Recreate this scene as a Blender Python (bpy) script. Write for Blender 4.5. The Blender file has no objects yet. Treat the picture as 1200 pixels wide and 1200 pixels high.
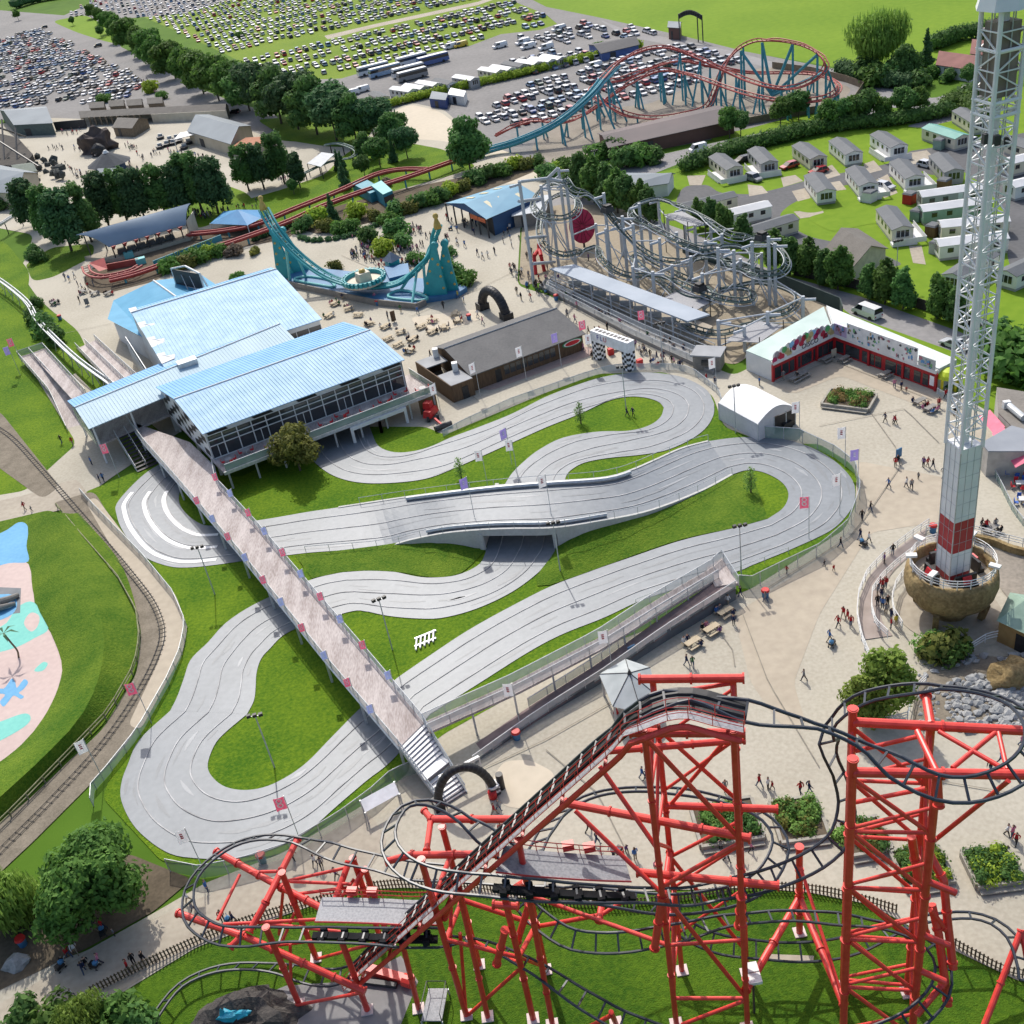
import bpy,math,random
from mathutils import Vector as V,Matrix,noise
from mathutils.geometry import tessellate_polygon
rnd=random.Random(11)
PI=math.pi
SC=bpy.context.scene
COL=SC.collection
F_PX,CAM_H,VPX,VPY=1290.0,80.0,940.0,2540.0
_dx,_dy=VPX-600,VPY-600
TH=math.atan(F_PX/math.hypot(_dx,_dy))
ROLL=math.atan2(_dx,_dy)
_R,_U,_F=V((1,0,0)),V((0,math.sin(TH),math.cos(TH))),V((0,math.cos(TH),-math.sin(TH)))
_c,_s=math.cos(ROLL),math.sin(ROLL)
RC,UC=_c*_R-_s*_U,_s*_R+_c*_U
def G(px,py,z=0.0):
 d=_F+RC*((px-600)/F_PX)+UC*((600-py)/F_PX)
 t=(z-CAM_H)/d.z
 return V((d.x*t,d.y*t,z))
def PX(p):
 q=V(p)-V((0,0,CAM_H));Z=q.dot(_F)
 return 600+F_PX*q.dot(RC)/Z,600-F_PX*q.dot(UC)/Z
def HT(base,row):
 lo,hi=base.z,79.0
 for _ in range(40):
  m=(lo+hi)/2
  if PX((base.x,base.y,m))[1]>row:lo=m
  else:hi=m
 return lo
cam=bpy.data.cameras.new('camera');cam_o=bpy.data.objects.new('camera',cam);COL.objects.link(cam_o)
cam.sensor_width=36;cam.lens=36*F_PX/1200;cam.clip_end=6000;cam.clip_start=1
_m=Matrix((RC,UC,-_F)).transposed().to_4x4();_m.translation=V((0,0,CAM_H));cam_o.matrix_world=_m
SC.camera=cam_o
SUN_AZ,SUN_EL=math.radians(99),math.radians(47)
sun=bpy.data.lights.new('sun','SUN');sun.energy=3.1;sun.angle=math.radians(0.9);sun.color=(1,.955,.88)
sun_o=bpy.data.objects.new('sun',sun);COL.objects.link(sun_o)
_sd=V((math.cos(SUN_AZ)*math.cos(SUN_EL),math.sin(SUN_AZ)*math.cos(SUN_EL),math.sin(SUN_EL)))
sun_o.rotation_euler=(-_sd).to_track_quat('-Z','Y').to_euler()
W=bpy.data.worlds.new('World');SC.world=W;W.use_nodes=True
_bg=W.node_tree.nodes['Background'];_sky=W.node_tree.nodes.new('ShaderNodeTexSky')
_sky.sky_type='NISHITA';_sky.sun_disc=False;_sky.sun_elevation=SUN_EL;_sky.sun_rotation=PI/2-SUN_AZ
_sky.air_density=1.0;_sky.dust_density=3.0;_sky.ozone_density=.8
W.node_tree.links.new(_sky.outputs[0],_bg.inputs[0]);_bg.inputs[1].default_value=.15
SC.view_settings.view_transform='Standard';SC.view_settings.look='None';SC.view_settings.exposure=.3;SC.view_settings.gamma=1
SC.render.engine='CYCLES'
try:
 SC.cycles.max_bounces=5;SC.cycles.diffuse_bounces=2;SC.cycles.glossy_bounces=2;SC.cycles.transparent_max_bounces=12
 SC.cycles.use_denoising=True
except Exception:pass
MATS={}
def mat(name,col,rough=.7,col2=None,scale=1.0,var=.12,metal=0.0,bump=0.0,bscale=None,spec=.4,detail=4.0,alpha=1.0,streak=None,fine=None,trans=0.0,thr=None,rndv=0.0):
 if name in MATS:return MATS[name]
 m=bpy.data.materials.new(name);m.use_nodes=True;MATS[name]=m
 nt=m.node_tree;N,L=nt.nodes,nt.links;b=N['Principled BSDF']
 b.inputs['Roughness'].default_value=rough;b.inputs['Metallic'].default_value=metal
 b.inputs['Specular IOR Level'].default_value=spec
 geo=N.new('ShaderNodeNewGeometry');src=geo.outputs['Position']
 if streak:
  mp=N.new('ShaderNodeMapping');mp.inputs['Scale'].default_value=streak[:3]
  if len(streak)>3:mp.inputs['Rotation'].default_value=(0,0,streak[3])
  L.new(src,mp.inputs[0]);src=mp.outputs[0]
 nz=N.new('ShaderNodeTexNoise');nz.inputs['Scale'].default_value=scale;nz.inputs['Detail'].default_value=detail
 L.new(src,nz.inputs['Vector'])
 fac=nz.outputs['Fac']
 if fine:
  n2=N.new('ShaderNodeTexNoise');n2.inputs['Scale'].default_value=fine;n2.inputs['Detail'].default_value=3
  L.new(src,n2.inputs['Vector'])
  ad=N.new('ShaderNodeMath');ad.operation='ADD';L.new(fac,ad.inputs[0]);L.new(n2.outputs['Fac'],ad.inputs[1])
  hf=N.new('ShaderNodeMath');hf.operation='MULTIPLY';hf.inputs[1].default_value=.5;L.new(ad.outputs[0],hf.inputs[0]);fac=hf.outputs[0]
 rp=N.new('ShaderNodeValToRGB');L.new(fac,rp.inputs[0])
 lo,hi=thr or(.33,.67)
 rp.color_ramp.elements[0].position=lo;rp.color_ramp.elements[1].position=hi
 c1=col;c2=col2 or tuple(min(1,c*(1+var))for c in col);c1=col if col2 else tuple(c*(1-var)for c in col)
 rp.color_ramp.elements[0].color=(*c1,1);rp.color_ramp.elements[1].color=(*c2,1)
 out=rp.outputs[0]
 if rndv:
  oi=N.new('ShaderNodeObjectInfo');hs=N.new('ShaderNodeHueSaturation')
  mr=N.new('ShaderNodeMapRange');mr.inputs[3].default_value=1-rndv;mr.inputs[4].default_value=1+rndv
  L.new(oi.outputs['Random'],mr.inputs[0]);L.new(mr.outputs[0],hs.inputs['Value'])
  m2=N.new('ShaderNodeMapRange');m2.inputs[3].default_value=.5-rndv*.06;m2.inputs[4].default_value=.5+rndv*.06
  L.new(oi.outputs['Random'],m2.inputs[0]);L.new(m2.outputs[0],hs.inputs['Hue']);L.new(out,hs.inputs['Color']);out=hs.outputs[0]
 L.new(out,b.inputs['Base Color'])
 if bump:
  bp=N.new('ShaderNodeBump');bp.inputs['Strength'].default_value=bump;bp.inputs['Distance'].default_value=.15
  bn=N.new('ShaderNodeTexNoise');bn.inputs['Scale'].default_value=bscale or scale*6;bn.inputs['Detail'].default_value=3
  L.new(src,bn.inputs['Vector']);L.new(bn.outputs['Fac'],bp.inputs['Height']);L.new(bp.outputs[0],b.inputs['Normal'])
 if alpha<1:b.inputs['Alpha'].default_value=alpha
 if trans:
  tb=N.new('ShaderNodeBsdfTranslucent');L.new(out,tb.inputs[0]);mx=N.new('ShaderNodeMixShader');mx.inputs[0].default_value=trans
  L.new(b.outputs[0],mx.inputs[1]);L.new(tb.outputs[0],mx.inputs[2]);L.new(mx.outputs[0],N['Material Output'].inputs[0])
 return m
def objcol(name,rough=.6,var=.1,spec=.4,coat=0.0):
 if name in MATS:return MATS[name]
 m=bpy.data.materials.new(name);m.use_nodes=True;MATS[name]=m
 nt=m.node_tree;N,L=nt.nodes,nt.links;b=N['Principled BSDF'];b.inputs['Roughness'].default_value=rough
 b.inputs['Specular IOR Level'].default_value=spec;b.inputs['Coat Weight'].default_value=coat
 oi=N.new('ShaderNodeObjectInfo');geo=N.new('ShaderNodeNewGeometry');nz=N.new('ShaderNodeTexNoise');nz.inputs['Scale'].default_value=3
 L.new(geo.outputs['Position'],nz.inputs['Vector']);mr=N.new('ShaderNodeMapRange');mr.inputs[3].default_value=1-var*2;mr.inputs[4].default_value=1+var*2
 L.new(nz.outputs['Fac'],mr.inputs[0]);mx=N.new('ShaderNodeVectorMath');mx.operation='SCALE'
 L.new(oi.outputs['Color'],mx.inputs[0]);L.new(mr.outputs[0],mx.inputs['Scale']);L.new(mx.outputs[0],b.inputs['Base Color'])
 return m
class MB:
 def __init__(s):s.v=[];s.f=[];s.m=[]
 def add(s,vs,fs,m=0):
  n=len(s.v);s.v.extend(tuple(p)for p in vs);s.f.extend(tuple(i+n for i in f)for f in fs);s.m.extend([m]*len(fs));return s
 def box(s,c,size,rz=0.0,m=0,top=1.0):
  x,y,h=size[0]/2,size[1]/2,size[2];cs,sn=math.cos(rz),math.sin(rz);vs=[]
  for z,k in((0,1),(h,top)):
   for a,b in((-x,-y),(x,-y),(x,y),(-x,y)):
    a*=k;b*=k;vs.append((c[0]+a*cs-b*sn,c[1]+a*sn+b*cs,c[2]+z))
  return s.add(vs,((3,2,1,0),(4,5,6,7),(0,1,5,4),(1,2,6,5),(2,3,7,6),(3,0,4,7)),m)
 def beam(s,a,b,w,h=None,m=0):
  a,b=V(a),V(b);d=b-a
  if d.length<1e-5:return s
  d.normalize();up=V((0,0,1))if abs(d.z)<.98 else V((0,1,0));r=d.cross(up).normalized();u=r.cross(d);h=h or w
  vs=[p+r*(i*w/2)+u*(j*h/2)for p in(a,b)for i,j in((-1,-1),(1,-1),(1,1),(-1,1))]
  return s.add(vs,((3,2,1,0),(4,5,6,7),(0,1,5,4),(1,2,6,5),(2,3,7,6),(3,0,4,7)),m)
 def tube(s,pts,r,n=6,m=0,closed=False,r2=None):
  pts=[V(p)for p in pts];k=len(pts);vs=[];up=V((0,0,1));prev=None
  for i,p in enumerate(pts):
   if closed:t=pts[(i+1)%k]-pts[i-1]
   else:t=pts[min(i+1,k-1)]-pts[max(i-1,0)]
   if t.length<1e-6:t=V((0,0,1))
   t.normalize()
   if prev is None:
    a=up if abs(t.z)<.95 else V((1,0,0));x=t.cross(a).normalized()
   else:
    x=prev-t*prev.dot(t)
    x=x.normalized()if x.length>1e-5 else t.orthogonal().normalized()
   prev=x;y=t.cross(x);rr=r if r2 is None else r+(r2-r)*i/max(1,k-1)
   for j in range(n):
    q=2*PI*j/n;vs.append(p+x*(math.cos(q)*rr)+y*(math.sin(q)*rr))
  fs=[]
  for i in range(k if closed else k-1):
   i2=(i+1)%k
   for j in range(n):
    j2=(j+1)%n;fs.append((i*n+j,i*n+j2,i2*n+j2,i2*n+j))
  if not closed:fs.append(tuple(range(n))[::-1]);fs.append(tuple((k-1)*n+j for j in range(n)))
  return s.add(vs,fs,m)
 def poly(s,pts,m=0):
  pts=[V(p)for p in pts];ts=tessellate_polygon([[V((p.x,p.y,0))for p in pts]]);fs=[]
  for t in ts:
   a,b,c=(pts[i]for i in t)
   fs.append(t if(b-a).cross(c-a).z>0 else t[::-1])
  return s.add(pts,fs,m)
 def prism(s,pts,h,m=0,mtop=None):
  pts=[V(p)for p in pts];ar=sum(pts[i-1].x*pts[i].y-pts[i].x*pts[i-1].y for i in range(len(pts)))
  if ar<0:pts=pts[::-1]
  n=len(pts);s.poly([p+V((0,0,h))for p in pts],m if mtop is None else mtop)
  return s.add(pts+[p+V((0,0,h))for p in pts],[(i,(i+1)%n,n+(i+1)%n,n+i)for i in range(n)],m)
 def cone(s,c,r0,r1,h,n=12,m=0,cap=True):
  c=V(c);vs=[c+V((math.cos(2*PI*i/n)*r,math.sin(2*PI*i/n)*r,z))for r,z in((r0,0),(r1,h))for i in range(n)]
  fs=[(i,(i+1)%n,n+(i+1)%n,n+i)for i in range(n)]
  if cap:fs+=[tuple(range(n))[::-1],tuple(range(n,2*n))]
  return s.add(vs,fs,m)
 def lathe(s,c,prof,n=24,m=0):
  c=V(c);vs=[c+V((math.cos(2*PI*i/n)*r,math.sin(2*PI*i/n)*r,z))for r,z in prof for i in range(n)]
  fs=[(k*n+i,k*n+(i+1)%n,(k+1)*n+(i+1)%n,(k+1)*n+i)for k in range(len(prof)-1)for i in range(n)]
  return s.add(vs,fs,m)
 def blob(s,c,r,m=0,sub=1,rough=.25,seed=0):
  r=(r,r,r)if not hasattr(r,'__len__')else r;c=V(c);vs0,fs0=ICO[sub];o=V((seed*7.3,seed*3.1,seed*1.7));vs=[]
  for p in vs0:
   k=1+rough*2*(noise.noise(p*1.7+o))
   vs.append((c.x+p.x*r[0]*k,c.y+p.y*r[1]*k,c.z+p.z*r[2]*k))
  return s.add(vs,fs0,m)
 def quad(s,a,b,c,d,m=0):return s.add([a,b,c,d],[(0,1,2,3)],m)
 def wall(s,pts,h,m=0,t=.1):
  pts=[V(p)for p in pts]
  for a,b in zip(pts,pts[1:]):
   d=b-a;d.z=0
   if d.length<1e-4:continue
   d.normalize();n=V((-d.y,d.x,0))*t/2;u=V((0,0,h))
   s.add([a-n,b-n,b+n,a+n,a-n+u,b-n+u,b+n+u,a+n+u],((3,2,1,0),(4,5,6,7),(0,1,5,4),(1,2,6,5),(2,3,7,6),(3,0,4,7)),m)
  return s
 def obj(s,name,mats,parent=None,smooth=False):
  me=bpy.data.meshes.new(name);me.from_pydata(s.v,[],s.f)
  for m in(mats if isinstance(mats,(list,tuple))else[mats]):me.materials.append(m)
  if any(s.m):me.polygons.foreach_set('material_index',s.m)
  if smooth:me.polygons.foreach_set('use_smooth',[True]*len(s.f))
  me.update();o=bpy.data.objects.new(name,me);COL.objects.link(o)
  if parent is not None:setpar(o,parent)
  return o
def _ico(sub):
 import bmesh
 bm=bmesh.new();bmesh.ops.create_icosphere(bm,subdivisions=sub,radius=1);bm.verts.ensure_lookup_table()
 r=[v.co.copy()for v in bm.verts],[tuple(v.index for v in f.verts)for f in bm.faces];bm.free();return r
ICO={k:_ico(k)for k in(1,2,3)}
LOCS={}
def setpar(o,parent):
 o.parent=parent;w=parent.location if parent.parent is None else V((0,0,0))
 o.matrix_parent_inverse=Matrix.Translation(-w)
def tag(o,label,cat,group=None,kind=None):
 o['label']=label;o['category']=cat
 if group:o['group']=group
 if kind:o['kind']=kind
 return o
def thing(name,label,cat,loc=(0,0,0),group=None,rz=0):
 o=bpy.data.objects.new(name,None);COL.objects.link(o);o.location=loc;o.rotation_euler.z=rz;o.empty_display_size=.5
 return tag(o,label,cat,group)
def lchild(mb,name,mats,root,smooth=False):
 o=mb.obj(name,mats,None,smooth);o.parent=root;return o
def kids(o):return[c for c in KID.get(o.name,[])]
KID={}
def dup(o,loc,rz=0.0,label=None,group=None,scale=None,color=None):
 r=o.copy();COL.objects.link(r);r.location=loc;r.rotation_euler.z=rz
 if label:r['label']=label
 if group:r['group']=group
 if scale:r.scale=scale if hasattr(scale,'__len__')else(scale,)*3
 if color:r.color=color
 for c in o.children:
  k=c.copy();COL.objects.link(k);k.parent=r
  if color and c.get('own')is None:k.color=color
  for g in c.children:
   q=g.copy();COL.objects.link(q);q.parent=k
 return r
def struct(name,mb,m,smooth=False):
 o=mb.obj(name,m,None,smooth);o['kind']='structure';return o
LEVEL=[0.0]
def rounded(pts):
 out=[];n=len(pts)
 for i in range(n):
  p,a,b=V(pts[i]+(0,)),V(pts[i-1]+(0,)),V(pts[(i+1)%n]+(0,));la,lb=(a-p).length,(b-p).length
  if la<.5 or lb<.5:out.append(pts[i]);continue
  ka,kb=min(.42*la,9)/la,min(.42*lb,9)/lb;s,e=p.lerp(a,ka),p.lerp(b,kb)
  for t in(0,.25,.5,.75,1):q=s.lerp(p,t).lerp(p.lerp(e,t),t);out.append((q.x,q.y))
 return out
def patch(name,m,pts,z=None):
 LEVEL[0]+=.002;z=LEVEL[0]if z is None else z
 if len(pts)>4 and name in('lawn','verge','flower_bed','path','gravel_path','paving_panel','soil','ballast','gravel_bank','plaza','coaster_yard','park_drive','side_road','access_road'):pts=rounded(pts)
 return struct(name,MB().poly([G(x,y,z)for x,y in pts]),m)
def spline(pts,n=6,closed=False):
 pts=[V(p)for p in pts];k=len(pts);out=[]
 if k<3:return pts
 for i in range(k if closed else k-1):
  p1,p2=pts[i],pts[(i+1)%k]
  p0=pts[i-1]if closed or i>0 else p1*2-p2;p3=pts[(i+2)%k]if closed or i+2<k else p2*2-p1
  for j in range(n):
   t=j/n;out.append(.5*((2*p1)+(p2-p0)*t+(2*p0-5*p1+4*p2-p3)*t*t+(3*p1-p0-3*p2+p3)*t**3))
 if not closed:out.append(pts[-1])
 return out
def resample(pts,n):
 L=[0.0]
 for a,b in zip(pts,pts[1:]):L.append(L[-1]+(b-a).length)
 out=[];j=0
 for i in range(n):
  d=L[-1]*i/(n-1)
  while j<len(pts)-2 and L[j+1]<d:j+=1
  q=L[j+1]-L[j];out.append(pts[j].lerp(pts[j+1],(d-L[j])/q if q>1e-9 else 0))
 return out
def GP(pts,z=0.0):return[G(p[0],p[1],p[2]if len(p)>2 else z)for p in pts]
def text(s,size,m,p,xd,ud,parent=None,ext=.015,name='lettering'):
 cu=bpy.data.curves.new(name,'FONT');cu.body=s;cu.size=size;cu.extrude=ext;cu.align_x='CENTER';cu.align_y='CENTER';cu.resolution_u=2
 t=bpy.data.objects.new(name,cu);COL.objects.link(t);bpy.context.view_layer.update()
 me=bpy.data.meshes.new_from_object(t.evaluated_get(bpy.context.evaluated_depsgraph_get()));bpy.data.objects.remove(t)
 xd,ud=V(xd).normalized(),V(ud);ud=(ud-xd*ud.dot(xd)).normalized();mx=Matrix((xd,ud,xd.cross(ud))).transposed().to_4x4();mx.translation=p;me.transform(mx)
 me.materials.clear();me.materials.append(m);o=bpy.data.objects.new(name,me);COL.objects.link(o)
 if parent is not None:setpar(o,parent)
 return o
def smoothpx(pts,n=4):return[(p.x,p.y)for p in spline([V((x,y,0))for x,y in pts],n,True)]
# ground
M_grass=mat('grass_lawn',(.05,.128,.006),.9,(.155,.24,.012),scale=.11,fine=2.6,bump=.9,bscale=7,spec=.12,detail=8,thr=(.36,.66))
M_grass2=mat('grass_meadow',(.12,.215,.015),.9,(.178,.275,.023),scale=.03,fine=.5,spec=.1)
M_grassd=mat('grass_rough',(.04,.11,.008),.9,(.14,.21,.02),scale=.22,fine=3.0,bump=1.2,bscale=5,detail=8,spec=.1)
M_base=mat('grass_far',(.055,.12,.01),.9,(.095,.18,.018),scale=.01,fine=.1,spec=.1)
M_pave=mat('resin_paving',(.335,.305,.242),.85,(.445,.412,.335),scale=.07,fine=2.5,spec=.25,detail=9,thr=(.3,.6))
M_pave2=mat('worn_paving',(.36,.31,.24),.85,(.46,.4,.31),scale=.06,fine=.9,spec=.25)
M_pave3=mat('pale_paving',(.5,.44,.34),.85,(.58,.51,.4),scale=.08,fine=.9,spec=.25)
M_path=mat('concrete_path',(.31,.27,.215),.88,(.43,.385,.31),scale=.12,fine=1.5,spec=.2)
M_tarm=mat('tarmac',(.17,.165,.16),.9,(.25,.24,.23),scale=.05,fine=.8,spec=.25)
M_tarm2=mat('tarmac_dark',(.085,.087,.09),.85,(.13,.13,.135),scale=.1,fine=1.2,spec=.3)
M_road=mat('road_tarmac',(.2,.195,.195),.85,(.28,.27,.265),scale=.08,fine=1.0,spec=.3)
M_grav=mat('gravel',(.2,.18,.15),.95,(.34,.3,.25),scale=.15,fine=2.5,spec=.1)
M_sand=mat('sand',(.26,.22,.16),.95,(.37,.32,.24),scale=.15,fine=2.0,spec=.1)
M_soil=mat('soil',(.085,.07,.05),.95,(.15,.12,.085),scale=.3,fine=3.0,spec=.1)
M_ball=mat('ballast',(.15,.13,.1),.95,(.26,.225,.175),scale=.5,fine=5.0,spec=.1)
struct('ground',MB().quad((-2500,-300,0),(2500,-300,0),(2500,4500,0),(-2500,4500,0)),M_base)
patch('meadow',M_grass2,[(560,-60),(593,-2),(640,17),(733,33),(783,40),(870,60),(987,80),(1050,98),(1240,60),(1240,-120),(560,-120)])
patch('grass_car_park',mat('grass_parking',(.12,.2,.02),.9,(.19,.26,.03),scale=.05,fine=.8,spec=.1),[(-60,-40),(590,-60),(640,18),(653,28),(633,35),(587,40),(550,54),(500,63),(467,72),(400,92),(330,95),(215,40),(110,-5)])
patch('car_park',M_tarm,[(-150,20),(0,12),(75,18),(110,2),(150,-18),(330,-42),(330,-20),(215,16),(120,24),(142,55),(180,75),(225,100),(270,118),(320,133),(340,150),(300,160),(215,135),(100,140),(40,138),(-150,150)])
patch('verge',M_grass2,[(60,25),(100,17),(150,45),(143,53),(118,47),(90,38)])
patch('car_park',M_tarm,[(320,95),(400,92),(467,72),(500,63),(550,54),(587,40),(633,35),(653,28),(640,17),(593,-2),(597,-14),(640,8),(700,20),(800,42),(872,60),(985,82),(1062,100),(1010,130),(900,150),(700,190),(560,190),(500,170),(460,140),(330,120)])
patch('track',M_path,[(380,42),(440,28),(560,2),(600,-12),(600,-8),(560,6),(440,32),(384,46)])
patch('access_road',M_road,[(700,22),(733,35),(800,47),(868,62),(910,74),(987,84),(1020,92),(1050,100),(1066,108),(1064,118),(1040,126),(1000,142),(935,158),(870,173),(800,190),(720,222),(640,230),(640,205),(720,192),(780,180),(860,162),(930,148),(1000,130),(1030,118),(1036,108),(1010,98),(980,92),(930,86),(870,72),(800,55),(733,43)])
patch('coaster_yard',M_grav,[(620,175),(655,140),(700,128),(760,122),(830,92),(900,78),(960,88),(1000,104),(985,120),(935,134),(870,148),(800,165),(700,190),(660,200)])
patch('verge',M_grass2,[(832,160),(880,150),(960,128),(1000,118),(1012,104),(1030,110),(1035,120),(1000,131),(930,148),(870,160),(835,165)])
patch('lawn',M_grass2,[(700,245),(760,205),(870,178),(960,162),(1060,130),(1090,120),(1110,124),(1200,100),(1240,120),(1240,400),(1190,400),(1120,384),(1010,344),(930,318),(830,270),(760,262)])
patch('side_road',M_road,[(1040,126),(1070,108),(1092,116),(1118,108),(1150,85),(1160,95),(1140,110),(1112,124),(1090,128),(1060,134),(1120,128),(1122,140),(1080,150),(1060,148),(1100,138),(1092,128)])
patch('park_drive',M_tarm2,[(800,218),(830,216),(842,226),(880,228),(912,221),(950,210),(985,203),(1022,196),(1060,187),(1095,178),(1145,166),(1230,150),(1230,250),(1190,260),(1150,215),(1120,195),(1085,200),(1045,207),(1020,212),(985,218),(950,228),(925,240),(912,252),(922,264),(950,278),(990,286),(1035,298),(1060,310),(1030,316),(960,300),(925,300),(890,285),(872,262),(850,246),(790,240)])
patch('park_drive',M_tarm2,[(1060,178),(1145,165),(1150,195),(1120,205),(1085,205)])
patch('park_drive',M_tarm2,[(1185,225),(1240,200),(1240,340),(1190,330),(1180,300)])
for pts in([(876,216),(893,218),(900,226),(878,230)],[(915,208),(932,205),(941,212),(918,219)],[(960,199),(975,193),(985,205),(968,210)],[(1012,192),(1024,188),(1034,199),(1015,204)],[(1060,180),(1086,176),(1096,186),(1068,193)],[(928,224),(945,220),(950,232),(935,236)],[(972,214),(984,212),(992,222),(976,224)],[(1025,212),(1040,204),(1052,226),(1036,232)],[(930,248),(964,245),(966,252),(938,256)],[(967,262),(1020,256),(1015,262),(975,268)],[(805,206),(827,205),(822,217),(808,217)],[(1065,288),(1080,288),(1085,310),(1070,308)]):
 patch('drive_pad',M_path,pts)
for pts in([(937,240),(960,226),(975,238),(970,246),(950,250),(930,246)],[(945,255),(980,245),(1050,232),(1078,240),(1065,262),(1020,262),(975,272),(955,262)]):
 patch('lawn',M_grass2,pts)
patch('verge',M_grass2,[(760,262),(830,262),(910,318),(1007,340),(1120,378),(1240,425),(1240,470),(1163,440),(1120,420),(997,377),(975,366),(900,350),(820,320)])
patch('road',M_road,[(640,232),(700,228),(760,255),(830,280),(910,320),(1007,347),(1120,387),(1240,438),(1240,462),(1163,429),(1120,413),(997,369),(987,361),(917,332),(820,300),(740,275),(640,250)])
patch('verge',M_grass2,[(985,372),(1120,425),(1180,450),(1240,470),(1240,520),(1115,455),(990,392)])
patch('coaster_yard',M_sand,[(608,335),(612,260),(650,240),(720,240),(800,285),(900,330),(985,362),(990,380),(940,372),(862,428),(830,420),(740,372),(640,330)])
patch('plaza',M_pave,[(-40,150),(60,138),(110,140),(220,130),(330,165),(420,170),(440,140),(480,120),(520,128),(560,165),(640,200),(720,205),(690,222),(640,236),(610,262),(606,335),(640,345),(760,395),(840,432),(860,440),(940,400),(985,385),(1110,455),(1260,540),(1260,1160),(1195,1150),(1115,1112),(1020,1060),(950,1046),(880,1040),(760,1044),(600,1052),(480,1040),(420,1042),(340,1070),(230,1110),(140,1165),(80,1210),(-80,1260),(-80,1170),(100,1115),(180,1070),(240,1035),(330,1000),(440,935),(480,905),(470,600),(250,480),(130,560),(92,588),(0,612),(-60,620),(-60,590),(30,575),(62,545),(40,495),(20,440),(90,440),(90,390),(45,350),(10,300),(25,315),(40,275),(-40,260)])
patch('gravel_path',M_pave3,[(430,145),(480,122),(515,130),(560,165),(640,195),(720,200),(690,215),(640,212),(600,215),(550,215),(540,205),(600,190),(570,178),(520,165),(470,162)])
patch('lawn',M_grass,[(-60,275),(5,282),(35,318),(32,350),(70,370),(92,388),(118,445),(250,560),(150,540),(120,470),(60,408),(24,412),(90,520),(62,545),(30,575),(-60,590)])
patch('lawn',M_grassd,[(30,310),(60,290),(110,285),(110,300),(62,325),(38,330),(32,315)])
patch('lawn',M_grass,[(170,225),(240,208),(290,226),(300,240),(250,262),(232,268),(215,262),(190,245)])
patch('lawn',M_grass,[(285,235),(330,222),(380,205),(405,180),(440,160),(520,175),(560,195),(530,205),(440,230),(380,255),(330,262),(290,258)])
patch('lawn',M_grass,[(300,140),(330,138),(400,140),(440,150),(420,172),(385,172),(340,165)])
patch('flower_bed',M_soil,[(355,255),(400,240),(470,222),(540,208),(600,192),(640,186),(640,195),(600,212),(545,232),(470,250),(430,262),(372,275),(352,268)])
patch('coaster_yard',M_soil,[(100,320),(130,300),(230,270),(300,262),(350,262),(340,280),(280,290),(215,310),(180,330),(120,345),(98,335)])
patch('lawn',M_grass,[(96,578),(150,556),(200,540),(280,560),(395,500),(500,500),(520,510),(640,460),(700,438),(780,436),(835,462),(848,500),(900,520),(960,520),(1000,545),(1008,580),(990,620),(880,690),(700,760),(520,860),(440,925),(330,1000),(260,1016),(190,1010),(120,935),(140,880),(215,765),(220,735),(200,690),(150,620)])
patch('paving_panel',M_pave2,[(1005,540),(1110,560),(1110,610),(1020,624),(960,720),(930,800),(945,850),(915,850),(880,800),(860,720),(1000,630)])
patch('paving_panel',M_pave2,[(905,452),(975,422),(1110,470),(1090,480),(985,440),(930,462)])
patch('paving_panel',M_pave3,[(575,915),(590,892),(620,890),(650,905),(650,930),(630,950),(590,945)])
patch('paving_panel',M_pave3,[(480,372),(560,362),(570,372),(520,388),(490,384)])
patch('paving_panel',mat('pink_paving',(.33,.235,.2),.85,(.42,.31,.265),scale=.3,fine=2),[(540,450),(600,425),(690,405),(700,414),(610,445),(575,458)])
patch('path',M_path,[(-60,1210),(20,1165),(130,1100),(240,1050),(330,1008),(430,950),(455,985),(420,1038),(340,1068),(230,1108),(140,1162),(80,1207),(-60,1270)])
patch('path',M_path,[(-60,600),(30,580),(90,560),(110,590),(0,612),(-60,625)])
patch('soil',M_soil,[(-60,1120),(60,1050),(150,1000),(225,1030),(180,1068),(100,1112),(0,1160),(-60,1190)])
patch('ballast',M_ball,[(60,590),(110,575),(150,640),(205,700),(220,735),(214,765),(150,870),(105,920),(40,985),(-40,1060),(-60,1010),(30,940),(120,855),(160,790),(166,740),(150,690),(80,605)])
patch('ballast',M_ball,[(-40,470),(0,482),(70,570),(50,585),(-40,520)])
patch('path',M_pave2,[(100,588),(112,582),(150,632),(205,695),(220,735),(214,765),(165,855),(150,850),(188,770),(192,735),(180,705),(130,640)])
patch('lawn',M_grassd,[(-60,625),(60,597),(85,615),(150,695),(165,742),(158,790),(120,850),(30,935),(-60,1015)])
patch('splash_pad',mat('pink_surfacing',(.47,.36,.33),.8,(.56,.44,.4),scale=.08,fine=1.5),smoothpx([(-60,660),(25,655),(38,690),(42,712),(55,735),(68,755),(73,785),(60,825),(30,868),(-20,905),(-60,915)]))
M_padb=mat('blue_surfacing',(.1,.31,.52),.75,(.14,.38,.6),scale=.2,fine=2);M_padt=mat('teal_surfacing',(.14,.46,.4),.75,(.19,.54,.46),scale=.2,fine=2)
patch('splash_blue',M_padb,smoothpx([(-60,645),(0,625),(22,612),(33,618),(31,640),(33,658),(10,660),(-20,668),(-60,672)]))
patch('splash_teal',M_padt,smoothpx([(-60,745),(0,735),(20,712),(40,706),(57,735),(40,748),(15,760),(-20,768),(-60,772)]))
patch('splash_pink',MATS['pink_surfacing'],smoothpx([(28,730),(36,718),(46,722),(44,734),(36,740)]))
patch('splash_teal',M_padt,smoothpx([(40,786),(50,776),(56,778),(50,786)]))
patch('splash_teal',M_padt,smoothpx([(-30,860),(10,842),(30,836),(36,842),(28,852),(0,868),(-30,880)]))
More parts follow.
